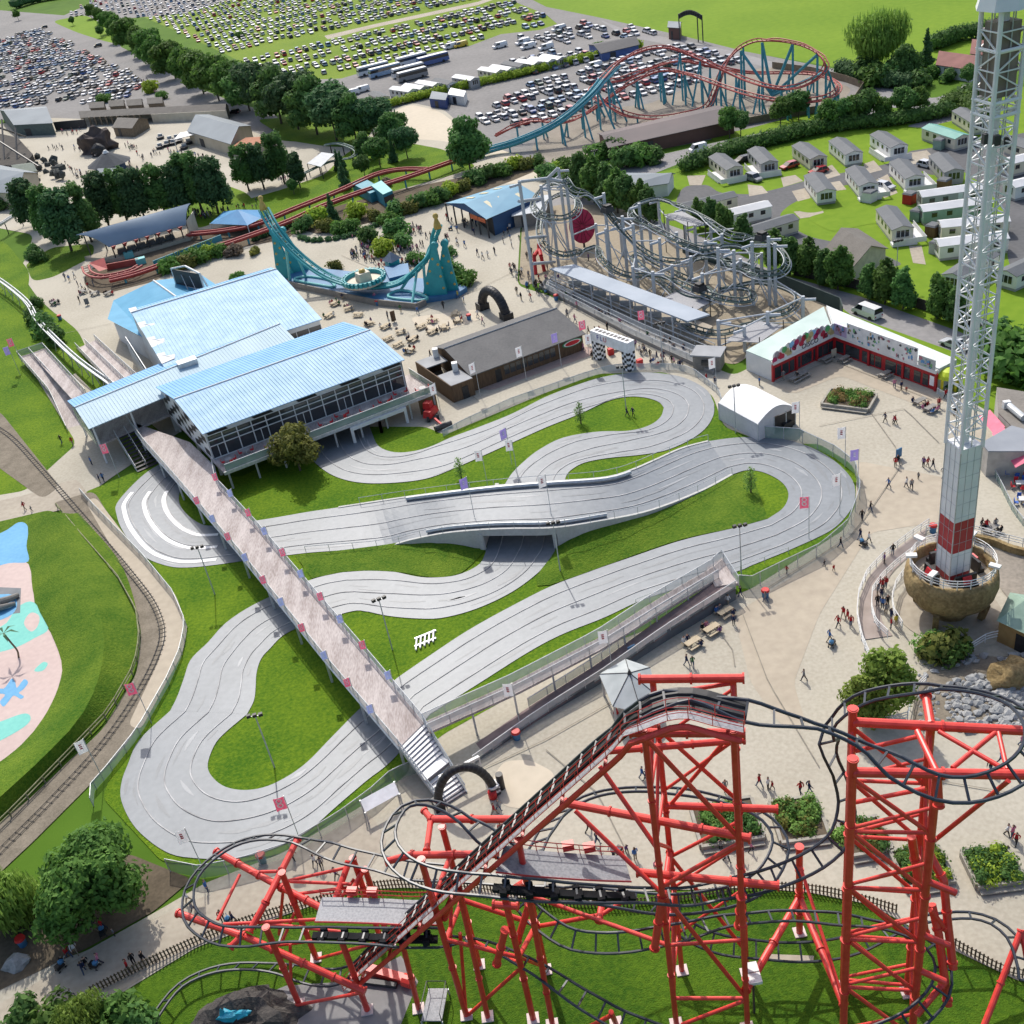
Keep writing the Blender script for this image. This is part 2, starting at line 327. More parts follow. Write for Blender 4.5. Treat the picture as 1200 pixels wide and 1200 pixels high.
patch('splash_blue',M_padb,smoothpx([(10,800),(14,795),(18,800),(20,806),(28,796),(33,800),(27,808),(22,812),(28,816),(24,819),(16,815),(10,822),(4,828),(0,822),(6,814),(-4,812),(-6,806),(4,807)],3))
patch('splash_blue',M_padb,smoothpx([(-30,705),(10,696),(20,706),(14,720),(-10,730),(-30,734)]))
patch('lawn',mat('grass_dark',(.026,.078,.005),.9,(.088,.165,.01),scale=.11,fine=2.6,bump=.9,bscale=7,spec=.12,detail=8,thr=(.34,.68)),[(80,1215),(140,1168),(230,1114),(340,1074),(420,1046),(480,1044),(600,1056),(760,1048),(880,1044),(950,1050),(1020,1064),(1115,1118),(1195,1156),(1260,1170),(1260,1400),(40,1400)])  # front lawn: lawn grass in darker greens
patch('slab',M_road,[(300,1170),(335,1155),(410,1150),(470,1120),(490,1150),(470,1200),(430,1230),(330,1230)])
patch('slab',M_path,[(902,1118),(954,1120),(953,1127),(901,1125)])
patch('gravel_bank',M_ball,[(1070,850),(1072,800),(1110,765),(1170,770),(1260,760),(1260,850),(1190,855)])
patch('gravel_bank',M_grav,[(1150,640),(1185,648),(1260,640),(1260,720),(1190,710),(1172,690)])
# go-kart track
M_trk=mat('kart_concrete',(.13,.15,.17),.49,(.212,.235,.258),scale=.13,fine=1.5,spec=.5,detail=7,thr=(.26,.74))
M_conc=mat('wall_concrete',(.4,.4,.38),.8,(.52,.52,.5),scale=.4,fine=3)
M_white=mat('white_paint',(.72,.72,.71),.5,(.8,.8,.79),scale=1.5)
M_kerb=mat('lane_kerb',(.2,.2,.205),.6,(.5,.5,.5),scale=.4)
TZ=LEVEL[0]+.01
SEC=[([(200,538),(170,556),(139,588),(137,604),(146,626),(168,652),(196,664),(220,666),(252,663),(280,659)],[(228,556),(215,570),(210,582),(212,594),(222,606),(236,615),(248,617),(268,616)]),([(280,659),(342,651),(370,648),(448,642,.05),(480,634,1.1),(520,626,2.2),(562,622,3.0),(600,620.5,3.15),(650,619.5,3.1),(700,612,2.5),(760,600,1.5),(820,577,.5),(858,557,.05)],[(268,616),(320,608),(360,601),(394,596),(474,584,.9),(520,578,2.2),(580,571,3.0),(640,566,3.15),(708,561,2.7),(740,552,2.0),(768,540,1.2),(800,526,.5),(830,518)]),([(858,557,.05),(876,552),(896,555),(916,566),(924,580),(918,596),(900,609)],[(830,518),(860,514),(892,513),(920,516),(950,525),(972,537),(988,550),(1000,566),(1002,584),(996,600),(980,618),(960,630),(920,648)]),([(900,609),(860,620),(800,634),(740,654),(658,683),(608,707),(550,739),(500,772),(468,794)],[(920,648),(880,664),(860,672),(764,700),(708,725),(660,744),(620,765),(560,803),(504,838)]),([(468,794),(426,828),(390,864),(356,898),(320,920),(290,927),(264,923),(248,910),(244,896),(252,874),(264,860),(290,838)],[(504,838),(462,890),(430,916),(396,945),(360,976),(320,996),(275,1007),(232,1007),(196,1000),(160,972),(143,940),(143,918),(150,898),(164,868),(200,834)]),([(290,838),(298,822),(300,806),(301,790),(306,774),(316,762),(342,740),(410,718),(432,718)],[(200,834),(208,818),(216,796),(224,774),(244,754),(264,732),(290,714),(320,699),(366,680),(400,672)]),([(432,718),(456,723),(490,726),(520,725),(560,714),(600,695),(630,673),(643,658),(653,642),(658,600),(661,570)],[(400,672),(432,670),(460,671),(490,677),(510,678),(536,675),(560,664),(568,652),(572,636),(580,600),(591,570)]),([(661,570),(664,558),(672,550),(686,543),(712,538),(752,534),(780,529),(806,518),(826,504),(836,488),(837,474)],[(591,570),(600,556),(614,542),(632,528),(660,514),(700,507),(736,506),(760,500),(774,490),(778,479)]),([(837,474),(830,460),(816,450),(796,442),(768,438),(740,438),(706,443),(674,453),(640,466),(600,486),(560,502),(528,514),(506,524),(484,530),(462,531),(444,524),(436,508),(430,490)],[(778,479),(772,472),(756,467),(736,466),(712,471),(680,486),(640,502),(600,520),(560,538),(532,550),(500,562),(460,567),(426,567),(400,562),(380,552),(362,535),(352,515)]),]
def edge(pts):return spline(GP(pts),5)
tm,ks,wall_l=MB(),MB(),[]
rows=[]
for L,Rr in SEC:
 a,b=edge(L),edge(Rr);n=max(len(a),len(b));a,b=resample(a,n),resample(b,n)
 rows.append((a,b))
for si,(a,b)in enumerate(rows):
 n=len(a);k=6;vs=[]
 zo=TZ+.004*si
 for i in range(n):
  for j in range(k+1):
   p=a[i].lerp(b[i],j/k);vs.append(p+V((0,0,zo)))
 fs=[]
 for i in range(n-1):
  for j in range(k):
   q=(i*(k+1)+j,i*(k+1)+j+1,(i+1)*(k+1)+j+1,(i+1)*(k+1)+j)
   u=(vs[q[1]]-vs[q[0]]).cross(vs[q[3]]-vs[q[0]]);fs.append(q if u.z>0 else q[::-1])
 tm.add(vs,fs)
 for fr in(.2,.5,.8):
  line=[a[i].lerp(b[i],fr)+V((0,0,zo+.035))for i in range(n)]
  for p,q in zip(line,line[1:]):ks.beam(p,q,.11,.06)
struct('kart_track',tm,M_trk)
struct('lane_kerb',ks,M_kerb)
wl=MB();a,b=rows[0];n=len(a)
for fr in(.13,.45,.76):
 i0,i1=int(n*.22),int(n*.93)
 for i in range(i0,i1):
  p,q=a[i].lerp(b[i],fr),a[i+1].lerp(b[i+1],fr);d=(q-p).normalized();s_=V((-d.y,d.x,0))*.3;u=V((0,0,TZ+.03))
  wl.quad(p-s_+u,q-s_+u,q+s_+u,p+s_+u)
struct('lane_marking',wl,M_white)
a,b=rows[1];n=len(a)
bw=MB();bp_=MB()
def under(p):
 x,_=PX((p.x,p.y,p.z));return x
bridge=thing('kart_bridge','grey concrete bridge carrying the upper kart track over the lower lane','bridge',a[n//2]*1.0)
for e,lo,hi in((a,566,650),(b,586,665)):
 bw=MB()
 for p,q in zip(e,e[1:]):
  if max(p.z,q.z)<.03:continue
  x=under((p+q)/2);zb=2.35 if lo<x<hi else-.05
  n_=V((-(q-p).y,(q-p).x,0)).normalized()*.17
  for off in(1,):
   vs=[V((p.x,p.y,zb))-n_,V((q.x,q.y,zb))-n_,V((q.x,q.y,zb))+n_,V((p.x,p.y,zb))+n_]
   vs+=[V((p.x,p.y,p.z+.22))-n_,V((q.x,q.y,q.z+.22))-n_,V((q.x,q.y,q.z+.22))+n_,V((p.x,p.y,p.z+.22))+n_]
   bw.add(vs,((3,2,1,0),(4,5,6,7),(0,1,5,4),(1,2,6,5),(2,3,7,6),(3,0,4,7)))
 setpar(bw.obj('parapet_wall',M_conc),bridge)
sl=MB();ga=G(566,646),G(586,585);gb=G(652,644),G(664,583)
sl.prism([G(563,622,2.4),G(652,619,2.4),G(668,566,2.4),G(584,571,2.4)],.45)
setpar(sl.obj('deck_slab',M_conc),bridge)
for A,B in(ga,gb):setpar(MB().wall([A,B],2.6,0,.5).obj('abutment',M_conc),bridge)
def bank(top,bot,name='grass_bank'):
 t,b_=resample(spline(GP(top),4),24),resample(spline(GP(bot),4),24);vs=[];k=5
 for i in range(24):
  for j in range(k+1):
   f=j/k;p=t[i].lerp(b_[i],f);p.z=b_[i].z+(t[i].z-b_[i].z)*(1-f)**1.3+TZ+.04+(.25*noise.noise(p*.9)*(f*(1-f))*4);vs.append(p)
 fs=[]
 for i in range(23):
  for j in range(k):
   q=(i*(k+1)+j,i*(k+1)+j+1,(i+1)*(k+1)+j+1,(i+1)*(k+1)+j)
   u=(vs[q[1]]-vs[q[0]]).cross(vs[q[3]]-vs[q[0]]);fs.append(q if u.z>0 else q[::-1])
 struct(name,MB().add(vs,fs),M_grassd,True)
bank([(346,652,.02),(400,646,.1),(448,640,.3),(490,634,.8),(530,634,.8),(560,640,.25)],[(366,679),(400,672),(432,670),(470,672),(505,677.5),(540,673),(570,645)])
bank([(653,640,.3),(672,628,1.2),(700,618,1.6),(760,605,1.1),(820,579,.45),(856,559,.1),(880,553,0)],[(648,652),(630,676),(640,688),(740,653),(800,633),(860,620),(900,609)])
rb=MB();rp0=random.Random(6);M_rub=mat('tyre_rubber',(.135,.15,.165),.49,(.185,.202,.22),scale=.8,fine=4,spec=.5);M_pale=mat('pale_scuff',(.22,.237,.255),.49,(.29,.308,.325),scale=.6,fine=3,spec=.5);pl=MB()
for si,(a,b)in enumerate(rows):
 n=len(a)
 for _ in range(int(n*.4)):
  i=rp0.randrange(0,n-7);f=rp0.choice((.1,.33,.38,.62,.67,.9))+rp0.uniform(-.05,.05);m=rp0.randint(3,6);w=rp0.uniform(.12,.3);dr0=rp0.uniform(-.006,.006);mb=rb if rp0.random()<.75 else pl;z=V((0,0,TZ+.004*si+.012+.0006*(_%9)))
  q=[a[i+j].lerp(b[i+j],f+dr0*j)+z for j in range(m+1)];fr_=[((q[min(j+1,m)]-q[max(0,j-1)]).normalized())for j in range(m+1)];s_=[V((-t.y,t.x,0))*w*(1-abs(2*j/m-1)*.8)for j,t in enumerate(fr_)]
  mb.add([p-s for p,s in zip(q,s_)]+[p+s for p,s in zip(q,s_)],[(j,m+1+j,m+2+j,j+1)if(q[1]-q[0]).cross(s_[1]).z<0 else(j,j+1,m+2+j,m+1+j)for j in range(m)])
struct('tyre_mark',rb,M_rub);struct('track_scuff',pl,M_pale)
dn_=MB();M_drn=mat('drain_line',(.2,.18,.145),.8,(.28,.25,.2),scale=2)
for pts in([(848,748),(858,762),(861,782)],[(505,430),(560,470)],[(560,905),(640,868),(760,800)],[(900,690),(1000,628),(1060,540),(1010,470)],[(640,880),(700,930),(740,1010)],[(905,452),(975,423),(1092,470)],[(870,720),(900,800),(960,900)],[(480,372),(560,340),(640,300)],[(400,300),(470,330)],[(60,395),(130,380)],[(1000,900),(1180,930)],[(1100,520),(1060,480),(960,500)]):
 q=resample(GP(pts),12)
 for p,r in zip(q,q[1:]):d=(r-p).normalized();s=V((-d.y,d.x,0))*.05;dn_.quad(p-s+V((0,0,.21)),r-s+V((0,0,.21)),r+s+V((0,0,.21)),p+s+V((0,0,.21)))
struct('drain_channel',dn_,M_drn)
bank([(33,615,.02),(35,650,.02),(42,705,.02),(60,742,.02),(74,785,.02),(62,825,.02),(32,868,.02),(-20,915,.02)],[(66,602,1.5),(95,650,1.7),(112,700,1.9),(122,745,1.9),(118,790,1.9),(96,840,1.9),(50,890,1.8),(-10,945,1.7)])
bank([(66,602,1.5),(95,650,1.7),(112,700,1.9),(122,745,1.9),(118,790,1.9),(96,840,1.9),(50,890,1.8),(-10,945,1.7)],[(92,602),(138,655),(158,705),(162,745),(155,785),(127,838),(78,890),(8,955)])
# fences, rails, flags, lamps
M_galv=mat('galvanised_steel',(.4,.42,.43),.45,(.55,.57,.58),scale=2,metal=.3)
M_rail=mat('white_rail',(.62,.62,.6),.5,(.75,.75,.73),scale=2)
M_mesh=mat('rail_mesh',(.5,.54,.54),.6,(.62,.65,.65),scale=1,alpha=.6)
M_glassg=mat('tinted_panel',(.2,.31,.26),.25,(.27,.38,.33),scale=.6,alpha=.62)
M_wood=mat('weathered_timber',(.13,.1,.07),.85,(.24,.19,.13),scale=1.5,fine=8)
M_dark=mat('dark_steel',(.03,.03,.032),.5,(.05,.05,.055),scale=2)
M_black=mat('black_plastic',(.012,.012,.013),.5,(.03,.03,.032),scale=2)
POSTS={}
def post_mesh(h,r,m):
 k=(round(h,2),r,m.name)
 if k not in POSTS:
  o=MB().box((0,0,0),(r*2,r*2,h)).obj('post',m);POSTS[k]=o.data;bpy.data.objects.remove(o)
 return POSTS[k]
def fence(name,label,pts,h=1.2,step=3.0,panel=None,post=None,rail=None,cat='fence',group=None,rails=1,r=.04,pz=.05,cap=100,start=True):
 pts=[V(p)for p in pts];L=sum((b-a).length for a,b in zip(pts,pts[1:]));n=max(2,int(L/step)+1)
 root=thing(name,label,cat,pts[0],group);st=resample(pts,n)
 post=post or M_galv;rail=rail or post
 for i,p in enumerate(st):
  if i>=cap:break
  o=bpy.data.objects.new('post',post_mesh(h,r,post));COL.objects.link(o);o.parent=root;o.location=p-pts[0]
 for k in range(rails):
  z=h-k*h/max(1,rails)*.9;mb=MB();q=resample(pts,max(n,len(pts)*3))
  mb.tube([p+V((0,0,z))for p in q],r*1.3,5);setpar(mb.obj('rail',rail),root)
 if panel:
  mb=MB();q=resample(pts,max(n,len(pts)*3))
  vs=[p+V((0,0,pz))for p in q]+[p+V((0,0,h-.05))for p in q];m=len(q)
  mb.add(vs,[(i,i+1,m+i+1,m+i)for i in range(m-1)]);setpar(mb.obj('panel',panel),root)
 return root
M_pink=mat('pink_banner',(.84,.27,.4),.7,(.88,.32,.45),scale=2,trans=.5);M_bluef=mat('blue_banner',(.5,.56,.8),.7,(.58,.64,.85),scale=2,trans=.5)
M_whitef=mat('white_banner',(.8,.8,.82),.7,(.86,.86,.88),scale=2,trans=.5);M_purp=mat('purple_banner',(.5,.43,.75),.7,(.58,.5,.8),scale=2,trans=.5)
M_redtx=mat('red_print',(.5,.03,.05),.6);M_blktx=mat('black_print',(.02,.02,.02),.6);M_whtx=mat('white_print',(.8,.8,.8),.6)
def banner_proto(name,m,w,h,ph,pm,mark,style):
 root=thing(name,'banner','banner')
 lchild(MB().tube([(0,0,0),(0,0,ph)],.045,5),'pole',pm,root)
 c=MB();nx,nz=5,5;vs=[]
 for t in(0,1):
  for i in range(nx+1):
   for j in range(nz+1):
    x=.06+w*i/nx;z=ph-.05-h*j/nz-.12*w*i/nx
    vs.append((x,.10*w*math.sin(x*4+j*.5)*i/nx+t*.015,z))
 n1=(nx+1)*(nz+1)
 for i in range(nx):
  for j in range(nz):
   a=i*(nz+1)+j;c.f.append((a,a+1,a+nz+2,a+nz+1));c.f.append(tuple(n1+k for k in(a,a+nz+1,a+nz+2,a+1)));c.m+=[0,0]
 c.v=vs
 f=lchild(c,'cloth',m,root)
 mk=MB()
 for sy in(-.05,.06):
  if style=='disc':
   for q in range(2):
    z=ph-h*(.28+.36*q);n=10
    o_=[(.06+w*.5+.3*w*math.cos(2*PI*i/n),sy+.02,z+.3*w*math.sin(2*PI*i/n))for i in range(n)]
    i_=[(.06+w*.5+.19*w*math.cos(2*PI*i/n),sy+.02,z+.19*w*math.sin(2*PI*i/n))for i in range(n)]
    mk.add(o_+i_,[(i,(i+1)%n,n+(i+1)%n,n+i)for i in range(n)])
  else:
   for q in range(3):mk.quad(*[(.06+w*(.36+a*.28),sy+.02,ph-h*(.3+.15*q+b*.08))for a,b in((0,0),(1,0),(1,1),(0,1))])
 g=mk.obj('emblem',mark);g.parent=f
 return root
B_pink=banner_proto('banner_flag',M_pink,.6,1.15,2.6,M_galv,M_whtx,'disc');B_blue=banner_proto('banner_flag',M_bluef,.6,1.15,2.6,M_galv,M_whtx,'bars')
B_white=banner_proto('pole_flag',M_whitef,.95,1.7,6.2,M_galv,M_redtx,'bars');B_pk2=banner_proto('pole_flag',M_pink,1.0,1.6,6.2,M_galv,M_whtx,'disc');B_pur=banner_proto('pole_flag',M_purp,.95,1.6,6.2,M_galv,M_whtx,'bars')
PROTOS=[B_pink,B_blue,B_white,B_pk2,B_pur]
def drop(o):
 for c in o.children:
  for g in c.children:bpy.data.objects.remove(g)
  bpy.data.objects.remove(c)
 bpy.data.objects.remove(o)
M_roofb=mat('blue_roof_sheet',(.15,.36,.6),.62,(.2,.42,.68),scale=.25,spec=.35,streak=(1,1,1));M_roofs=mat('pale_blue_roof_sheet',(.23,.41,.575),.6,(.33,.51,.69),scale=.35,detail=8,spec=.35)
M_roofb2=mat('turquoise_roof_sheet',(.04,.25,.42),.62,(.07,.31,.49),scale=.3,spec=.3)
M_wallw=mat('white_cladding',(.6,.61,.6),.6,(.7,.7,.69),scale=.6);M_glass=mat('dark_glazing',(.02,.025,.03),.08,(.05,.055,.06),scale=.25,spec=.8)
M_deck=mat('ramp_boarding',(.27,.225,.21),.8,(.5,.45,.43),scale=.35,fine=3,streak=(2.5,.5,1,-1.1),thr=(.36,.62));M_ply=mat('brown_timber',(.15,.085,.035),.8,(.22,.13,.055),scale=2,streak=(4,4,.4))
def fr3(A,B,Cc):
 A,u,v=V(A),V(B)-V(A),V(Cc)-V(A);u.z=v.z=0;lu,lv=u.length,v.length;u.normalize();v.normalize()
 f=lambda s,t,z:V((A.x,A.y,0))+u*s+v*t+V((0,0,z))
 return f,lu,lv
def gable(fn,s0,s1,t0,t1,ze,zr,seam=.5,along='s',over=.4):
 mb=MB();tm_=(t0+t1)/2;k=(zr-ze)/(tm_-t0)
 for a,sg in((t0-over,1),(t1+over,-1)):
  za=ze-k*over
  p=[fn(s0-over,a,za),fn(s1+over,a,za),fn(s1+over,tm_,zr),fn(s0-over,tm_,zr)]
  if sg<0:p=p[::-1]
  q=[x-V((0,0,.12))for x in p]
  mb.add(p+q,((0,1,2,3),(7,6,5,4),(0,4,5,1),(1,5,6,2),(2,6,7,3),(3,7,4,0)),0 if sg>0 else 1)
  if seam:
   n=int((s1-s0+2*over)/seam)
   for i in range(1,n):
    s=s0-over+i*(s1-s0+2*over)/n
    mb.beam(fn(s,a,za+.03),fn(s,tm_,zr+.03),.06,.07,0 if sg>0 else 1)
 mb.tube([fn(s0-over,tm_,zr+.04),fn(s1+over,tm_,zr+.04)],.13,6,2)
 return mb
EZ=8.2
cA,cB,cC=G(239,506,EZ),G(470,421,EZ),G(186,453,EZ)
f1,LU,LV=fr3(cA,cB,cC);DZ=3.3;ZR=9.9
club=thing('kart_clubhouse','large white clubhouse with pale blue ribbed roof, glazed front and balcony above the kart track','building',f1(LU/2,LV/2,0))
def cp(mb,name,m,smooth=False):o=mb.obj(name,m,None,smooth);setpar(o,club);return o
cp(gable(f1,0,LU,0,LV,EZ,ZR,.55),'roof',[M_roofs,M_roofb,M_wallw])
w=MB()
for s in(0.0,LU):w.add([f1(s,0,DZ-.3),f1(s,LV,DZ-.3),f1(s,LV,EZ-.1),f1(s,LV/2,ZR-.12),f1(s,0,EZ-.1)],[(0,1,2,3,4)]if s==0 else[(4,3,2,1,0)])
w.quad(f1(0,LV,DZ),f1(LU,LV,DZ),f1(LU,LV,EZ),f1(0,LV,EZ));w.quad(f1(0,.25,EZ-1.0),f1(LU,.25,EZ-1.0),f1(LU,.25,EZ-.1),f1(0,.25,EZ-.1))
cp(w,'wall',M_wallw)
pt=MB();rr=random.Random(3)
for i in range(9):
 for j in range(4):
  t0=LV*(.03+.94*i/9);z0=DZ+.3+1.15*j
  if(i+j)%2==0 and z0<EZ-.6:
   wv=.5*math.sin(i*1.1)
   pt.quad(f1(-.03,t0,z0+wv*.5),f1(-.03,t0,z0+1.05+wv*.4),f1(-.03,t0+LV/9.5,z0+.95-wv*.5),f1(-.03,t0+LV/9.5,z0-.1-wv*.4))
for i in range(9):
 s0=LU*i/9
 if i%2==0:pt.quad(f1(s0+.5,.2,EZ-.95),f1(s0+LU/9,.2,EZ-.95),f1(s0+LU/9-.6,.2,EZ-.15),f1(s0-.2 if i else .1,.2,EZ-.15))
cp(pt,'chequer_pattern',M_blktx)
gl=MB();gl.quad(f1(.15,.3,DZ),f1(LU-.15,.3,DZ),f1(LU-.15,.3,EZ-.95),f1(.15,.3,EZ-.95));cp(gl,'glazing',M_glass)
fm=MB();nb=14
for i in range(nb+1):s=.15+(LU-.3)*i/nb;fm.beam(f1(s,.22,DZ),f1(s,.22,EZ-.95),.14,.14)
for z in(DZ+.08,DZ+2.15,DZ+3.05,EZ-.98):fm.beam(f1(.1,.2,z),f1(LU-.1,.2,z),.12,.12)
for i in(1,4,7,10,13):s=.15+(LU-.3)*(i-.5)/nb;fm.beam(f1(s,.2,DZ),f1(s,.2,DZ+2.1),.1,.1)
cp(fm,'window_frame',M_wallw)
BD=4.6
dk=MB();dk.prism([f1(-.2,.2,DZ-.35),f1(-.2,-BD,DZ-.35),f1(LU+2.6,-BD,DZ-.35),f1(LU+2.6,4,DZ-.35),f1(LU,4,DZ-.35),f1(LU,.2,DZ-.35)],.35);dk.prism([f1(-.1,.25,DZ-.3),f1(LU-.1,.25,DZ-.3),f1(LU-.1,LV,DZ-.3),f1(-.1,LV,DZ-.3)],.25)
cp(dk,'balcony_deck',M_deck)
bl=MB();
cp(MB().wall([f1(.2,-BD,DZ),f1(LU+2.6,-BD,DZ),f1(LU+2.6,4,DZ)],1.05,0,.03),'balustrade_panel',M_glassg)
cp(MB().tube([f1(.2,-BD,DZ+1.1),f1(LU+2.6,-BD,DZ+1.1),f1(LU+2.6,4,DZ+1.1)],.06,6),'handrail',M_rail)
cp(MB().beam(f1(-.2,-BD-.1,DZ-.2),f1(LU+2.6,-BD-.1,DZ-.2),.25,.5),'fascia',M_galv)
for i in range(9):
 s=.5+(LU+1.6)*i/8;cp(MB().box(f1(s,-BD+.3,0),(.26,.26,DZ-.35)),'column',M_galv)
for s in(LU*.02,LU*.33,LU*.66,LU*.98):
 for t in(1,LV*.5,LV-1):cp(MB().box(f1(s,t,0),(.4,.4,DZ-.3)),'column',M_conc)
pw=MB()
for s0,s1 in((LU*.62,LU*.76),(LU*.76,LU*.9)):
 pw.beam(f1(s0,-BD-.3,DZ-.75),f1(s1,-BD-.3,DZ-.75),.5,.55)
 for s in(s0,s1):pw.box(f1(s,-BD-.3,0),(.42,.42,DZ-.5))
cp(pw,'portal_frame',M_wallw)
cp(MB().wall([f1(LU-.5,-BD+.4,.02),f1(LU+2.5,-BD+.4,.02)],DZ-.6,0,.15),'timber_screen',M_ply)
cp(MB().wall([f1(0,LV-.5,0),f1(LU,LV-.5,0)],DZ-.3,0,.2),'base_wall',M_conc)
M_redp=mat('red_plastic',(.5,.02,.03),.5,(.62,.04,.05),scale=3)
def chair_proto():
 r=thing('cafe_chair','chair','chair');lchild(MB().box((0,0,.43),(.5,.5,.06)),'seat',M_redp,r)
 lchild(MB().beam((-.22,-.22,.48),(-.22,-.22,.5),.02).box((0,.24,.49),(.5,.05,.5)),'backrest',M_redp,r)
 for i in(-1,1):
  for j in(-1,1):lchild(MB().box((i*.2,j*.2,0),(.05,.05,.43)),'leg',M_galv,r)
 return r
P_chair=chair_proto()
def table_proto():
 r=thing('cafe_table','table','table');lchild(MB().cone((0,0,.72),.55,.55,.05,12),'tabletop',mat('table_grey',(.3,.3,.3),.4),r);lchild(MB().cone((0,0,.03),.05,.05,.7,6),'stem',M_galv,r);lchild(MB().cone((0,0,0),.3,.2,.04,10),'base',M_galv,r);return r
P_table=table_proto();nth=['first','second','third','fourth','fifth','sixth','seventh','eighth','ninth','tenth','eleventh','twelfth','thirteenth','fourteenth','fifteenth','sixteenth','seventeenth','eighteenth','nineteenth','twentieth']
for i,s in enumerate((1.5,4.5,8,17,20,23.5,27,30,33)):
 t=-2.6+.9*math.sin(i*2.1);dup(P_table,f1(s,t,DZ),0,'round grey cafe table on the clubhouse balcony, %s from the left'%nth[i],'balcony tables')
 for k,(dx,dy,a)in enumerate(((-.85,.1,PI/2),(.85,-.1,-PI/2),(.1,-.85,PI))):
  if k==2 and i%2:continue
  dup(P_chair,f1(s+dx,t+dy,DZ),a+.4,'red chair %s the %s balcony table from the left'%(('left of','right of','in front of')[k],nth[i]),'red balcony chairs')
drop(P_chair);
EZ2=6.9
a2,b2,c2=G(106,500,EZ2),G(345,400,EZ2),G(82,469,EZ2)
f2,L2,W2=fr3(a2,b2,c2)
W2=max(W2,8.5)
walk=thing('covered_walkway','long low blue roofed walkway with white posts between the two kart halls','walkway',f2(L2/2,W2/2,0))
def wp(mb,name,m):o=mb.obj(name,m);setpar(o,walk);return o
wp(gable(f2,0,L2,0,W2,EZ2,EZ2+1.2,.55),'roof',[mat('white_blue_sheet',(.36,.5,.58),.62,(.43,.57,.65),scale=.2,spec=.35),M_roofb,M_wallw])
for s in(.3,L2*.18,L2*.4,L2*.6,L2*.8):
 for t in(.2,W2-.2):wp(MB().box(f2(s,t,0),(.28,.28,EZ2-.3)),'post',M_wallw)
wp(MB().prism([f2(.3,.5,DZ-.3),f2(L2,.5,DZ-.3),f2(L2,W2,DZ-.3),f2(.3,W2,DZ-.3)],.3),'floor',M_deck)
wp(MB().wall([f2(L2*.35,W2-.2,0),f2(L2,W2-.2,0),f2(L2,0,0)],EZ2-.3,0,.2),'wall',M_wallw)
bx=MB();bx.box(f2(L2*.52,W2*.45,EZ2+.5),(3.2,1.8,1.3),.4);wp(bx,'roof_vent',M_galv)
wp(MB().wall([f2(-.1,.2,DZ),f2(-.1,W2-.2,DZ)],2.6,0,.08),'end_screen',M_glassg)
st=thing('entrance_staircase','grey steel staircase under the end of the long blue roof','staircase',G(135,525))
q0,q1=f2(3.2,1.2,DZ),f2(3.2,-7.0,0);wd=(f2(6.6,1.2,0)-f2(3.2,1.2,0))
for i in range(11):
 p=q0.lerp(q1,(i+.5)/11);p.z=DZ-(i+1)*DZ/11.5
 setpar(MB().prism([p,p+wd,p+wd+(q1-q0).to_2d().to_3d()/11,p+(q1-q0).to_2d().to_3d()/11],.1).obj('tread',M_dark),st)
for k in(0,.5,1):
 setpar(MB().tube([q0+wd*k+V((0,0,1)),q1+wd*k+V((0,0,1.1))],.05,5).obj('handrail',M_galv),st)
 setpar(MB().beam(q0+wd*k-V((0,0,.2)),q1+wd*k,.1,.35).obj('stringer',M_galv),st)
for k in(0,1):setpar(MB().quad(q0+wd*k,q1+wd*k,q1+wd*k+V((0,0,1)),q0+wd*k+V((0,0,1))).obj('side_panel',M_mesh),st)
EZ3=7.6
a3,b3,c3=G(196,431,EZ3),G(374,374,EZ3),G(157,374,EZ3)
f3,L3,W3=fr3(a3,b3,c3)
ff3,_,_=fr3(a3,b3,c3)
hall=thing('event_hall','wide hall with pale blue ribbed roof behind the clubhouse','building',f3(L3/2,W3/2,0))
def hp(mb,name,m):o=mb.obj(name,m);setpar(o,hall);return o
rf=MB();tR=W3*.86
for t0,t1,z0,z1,mi in((-.3,tR,EZ3,EZ3+2.6,0),(tR,W3+.6,EZ3+2.6,EZ3+1.7,1)):
 p=[f3(-.4,t0,z0),f3(L3+.4,t0,z0),f3(L3+.4,t1,z1),f3(-.4,t1,z1)];q=[x-V((0,0,.15))for x in p]
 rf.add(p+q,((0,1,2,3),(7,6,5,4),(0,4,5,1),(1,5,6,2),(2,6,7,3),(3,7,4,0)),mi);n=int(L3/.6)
 for i in range(1,n):s=L3*i/n;rf.beam(f3(s,t0,z0+.03),f3(s,t1,z1+.03),.06,.07,mi)
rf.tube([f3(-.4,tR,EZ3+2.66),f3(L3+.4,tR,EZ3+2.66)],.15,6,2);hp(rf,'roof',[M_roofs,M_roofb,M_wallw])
w=MB()
for s in(.0,L3):w.add([f3(s,0,0),f3(s,W3,0),f3(s,W3,EZ3+1.6),f3(s,tR,EZ3+2.45),f3(s,0,EZ3-.1)],[(0,1,2,3,4)]if s==0 else[(4,3,2,1,0)])
w.quad(f3(0,W3,0),f3(L3,W3,0),f3(L3,W3,EZ3+1.6),f3(0,W3,EZ3+1.6));w.quad(f3(0,0,EZ3-1),f3(L3,0,EZ3-1),f3(L3,0,EZ3-.1),f3(0,0,EZ3-.1));hp(w,'wall',M_wallw)
hp(MB().quad(f3(0,.1,DZ),f3(L3,.1,DZ),f3(L3,.1,EZ3-1),f3(0,.1,EZ3-1)),'glazing',M_glass)
fm=MB()
for i in range(13):fm.beam(f3(L3*i/12,.0,DZ),f3(L3*i/12,.0,EZ3-1),.12,.12)
hp(fm,'window_frame',M_wallw)
gp=MB()
for i in range(6):gp.beam(f3(-3+.3*i,1+i*(W3-2)/5,0),f3(-2.6,1+i*(W3-2)/5,5.2),.12)
gp.beam(f3(-2.6,1,5.2),f3(-2.6,W3-1,5.2),.14);hp(gp,'terrace_frame',M_galv)
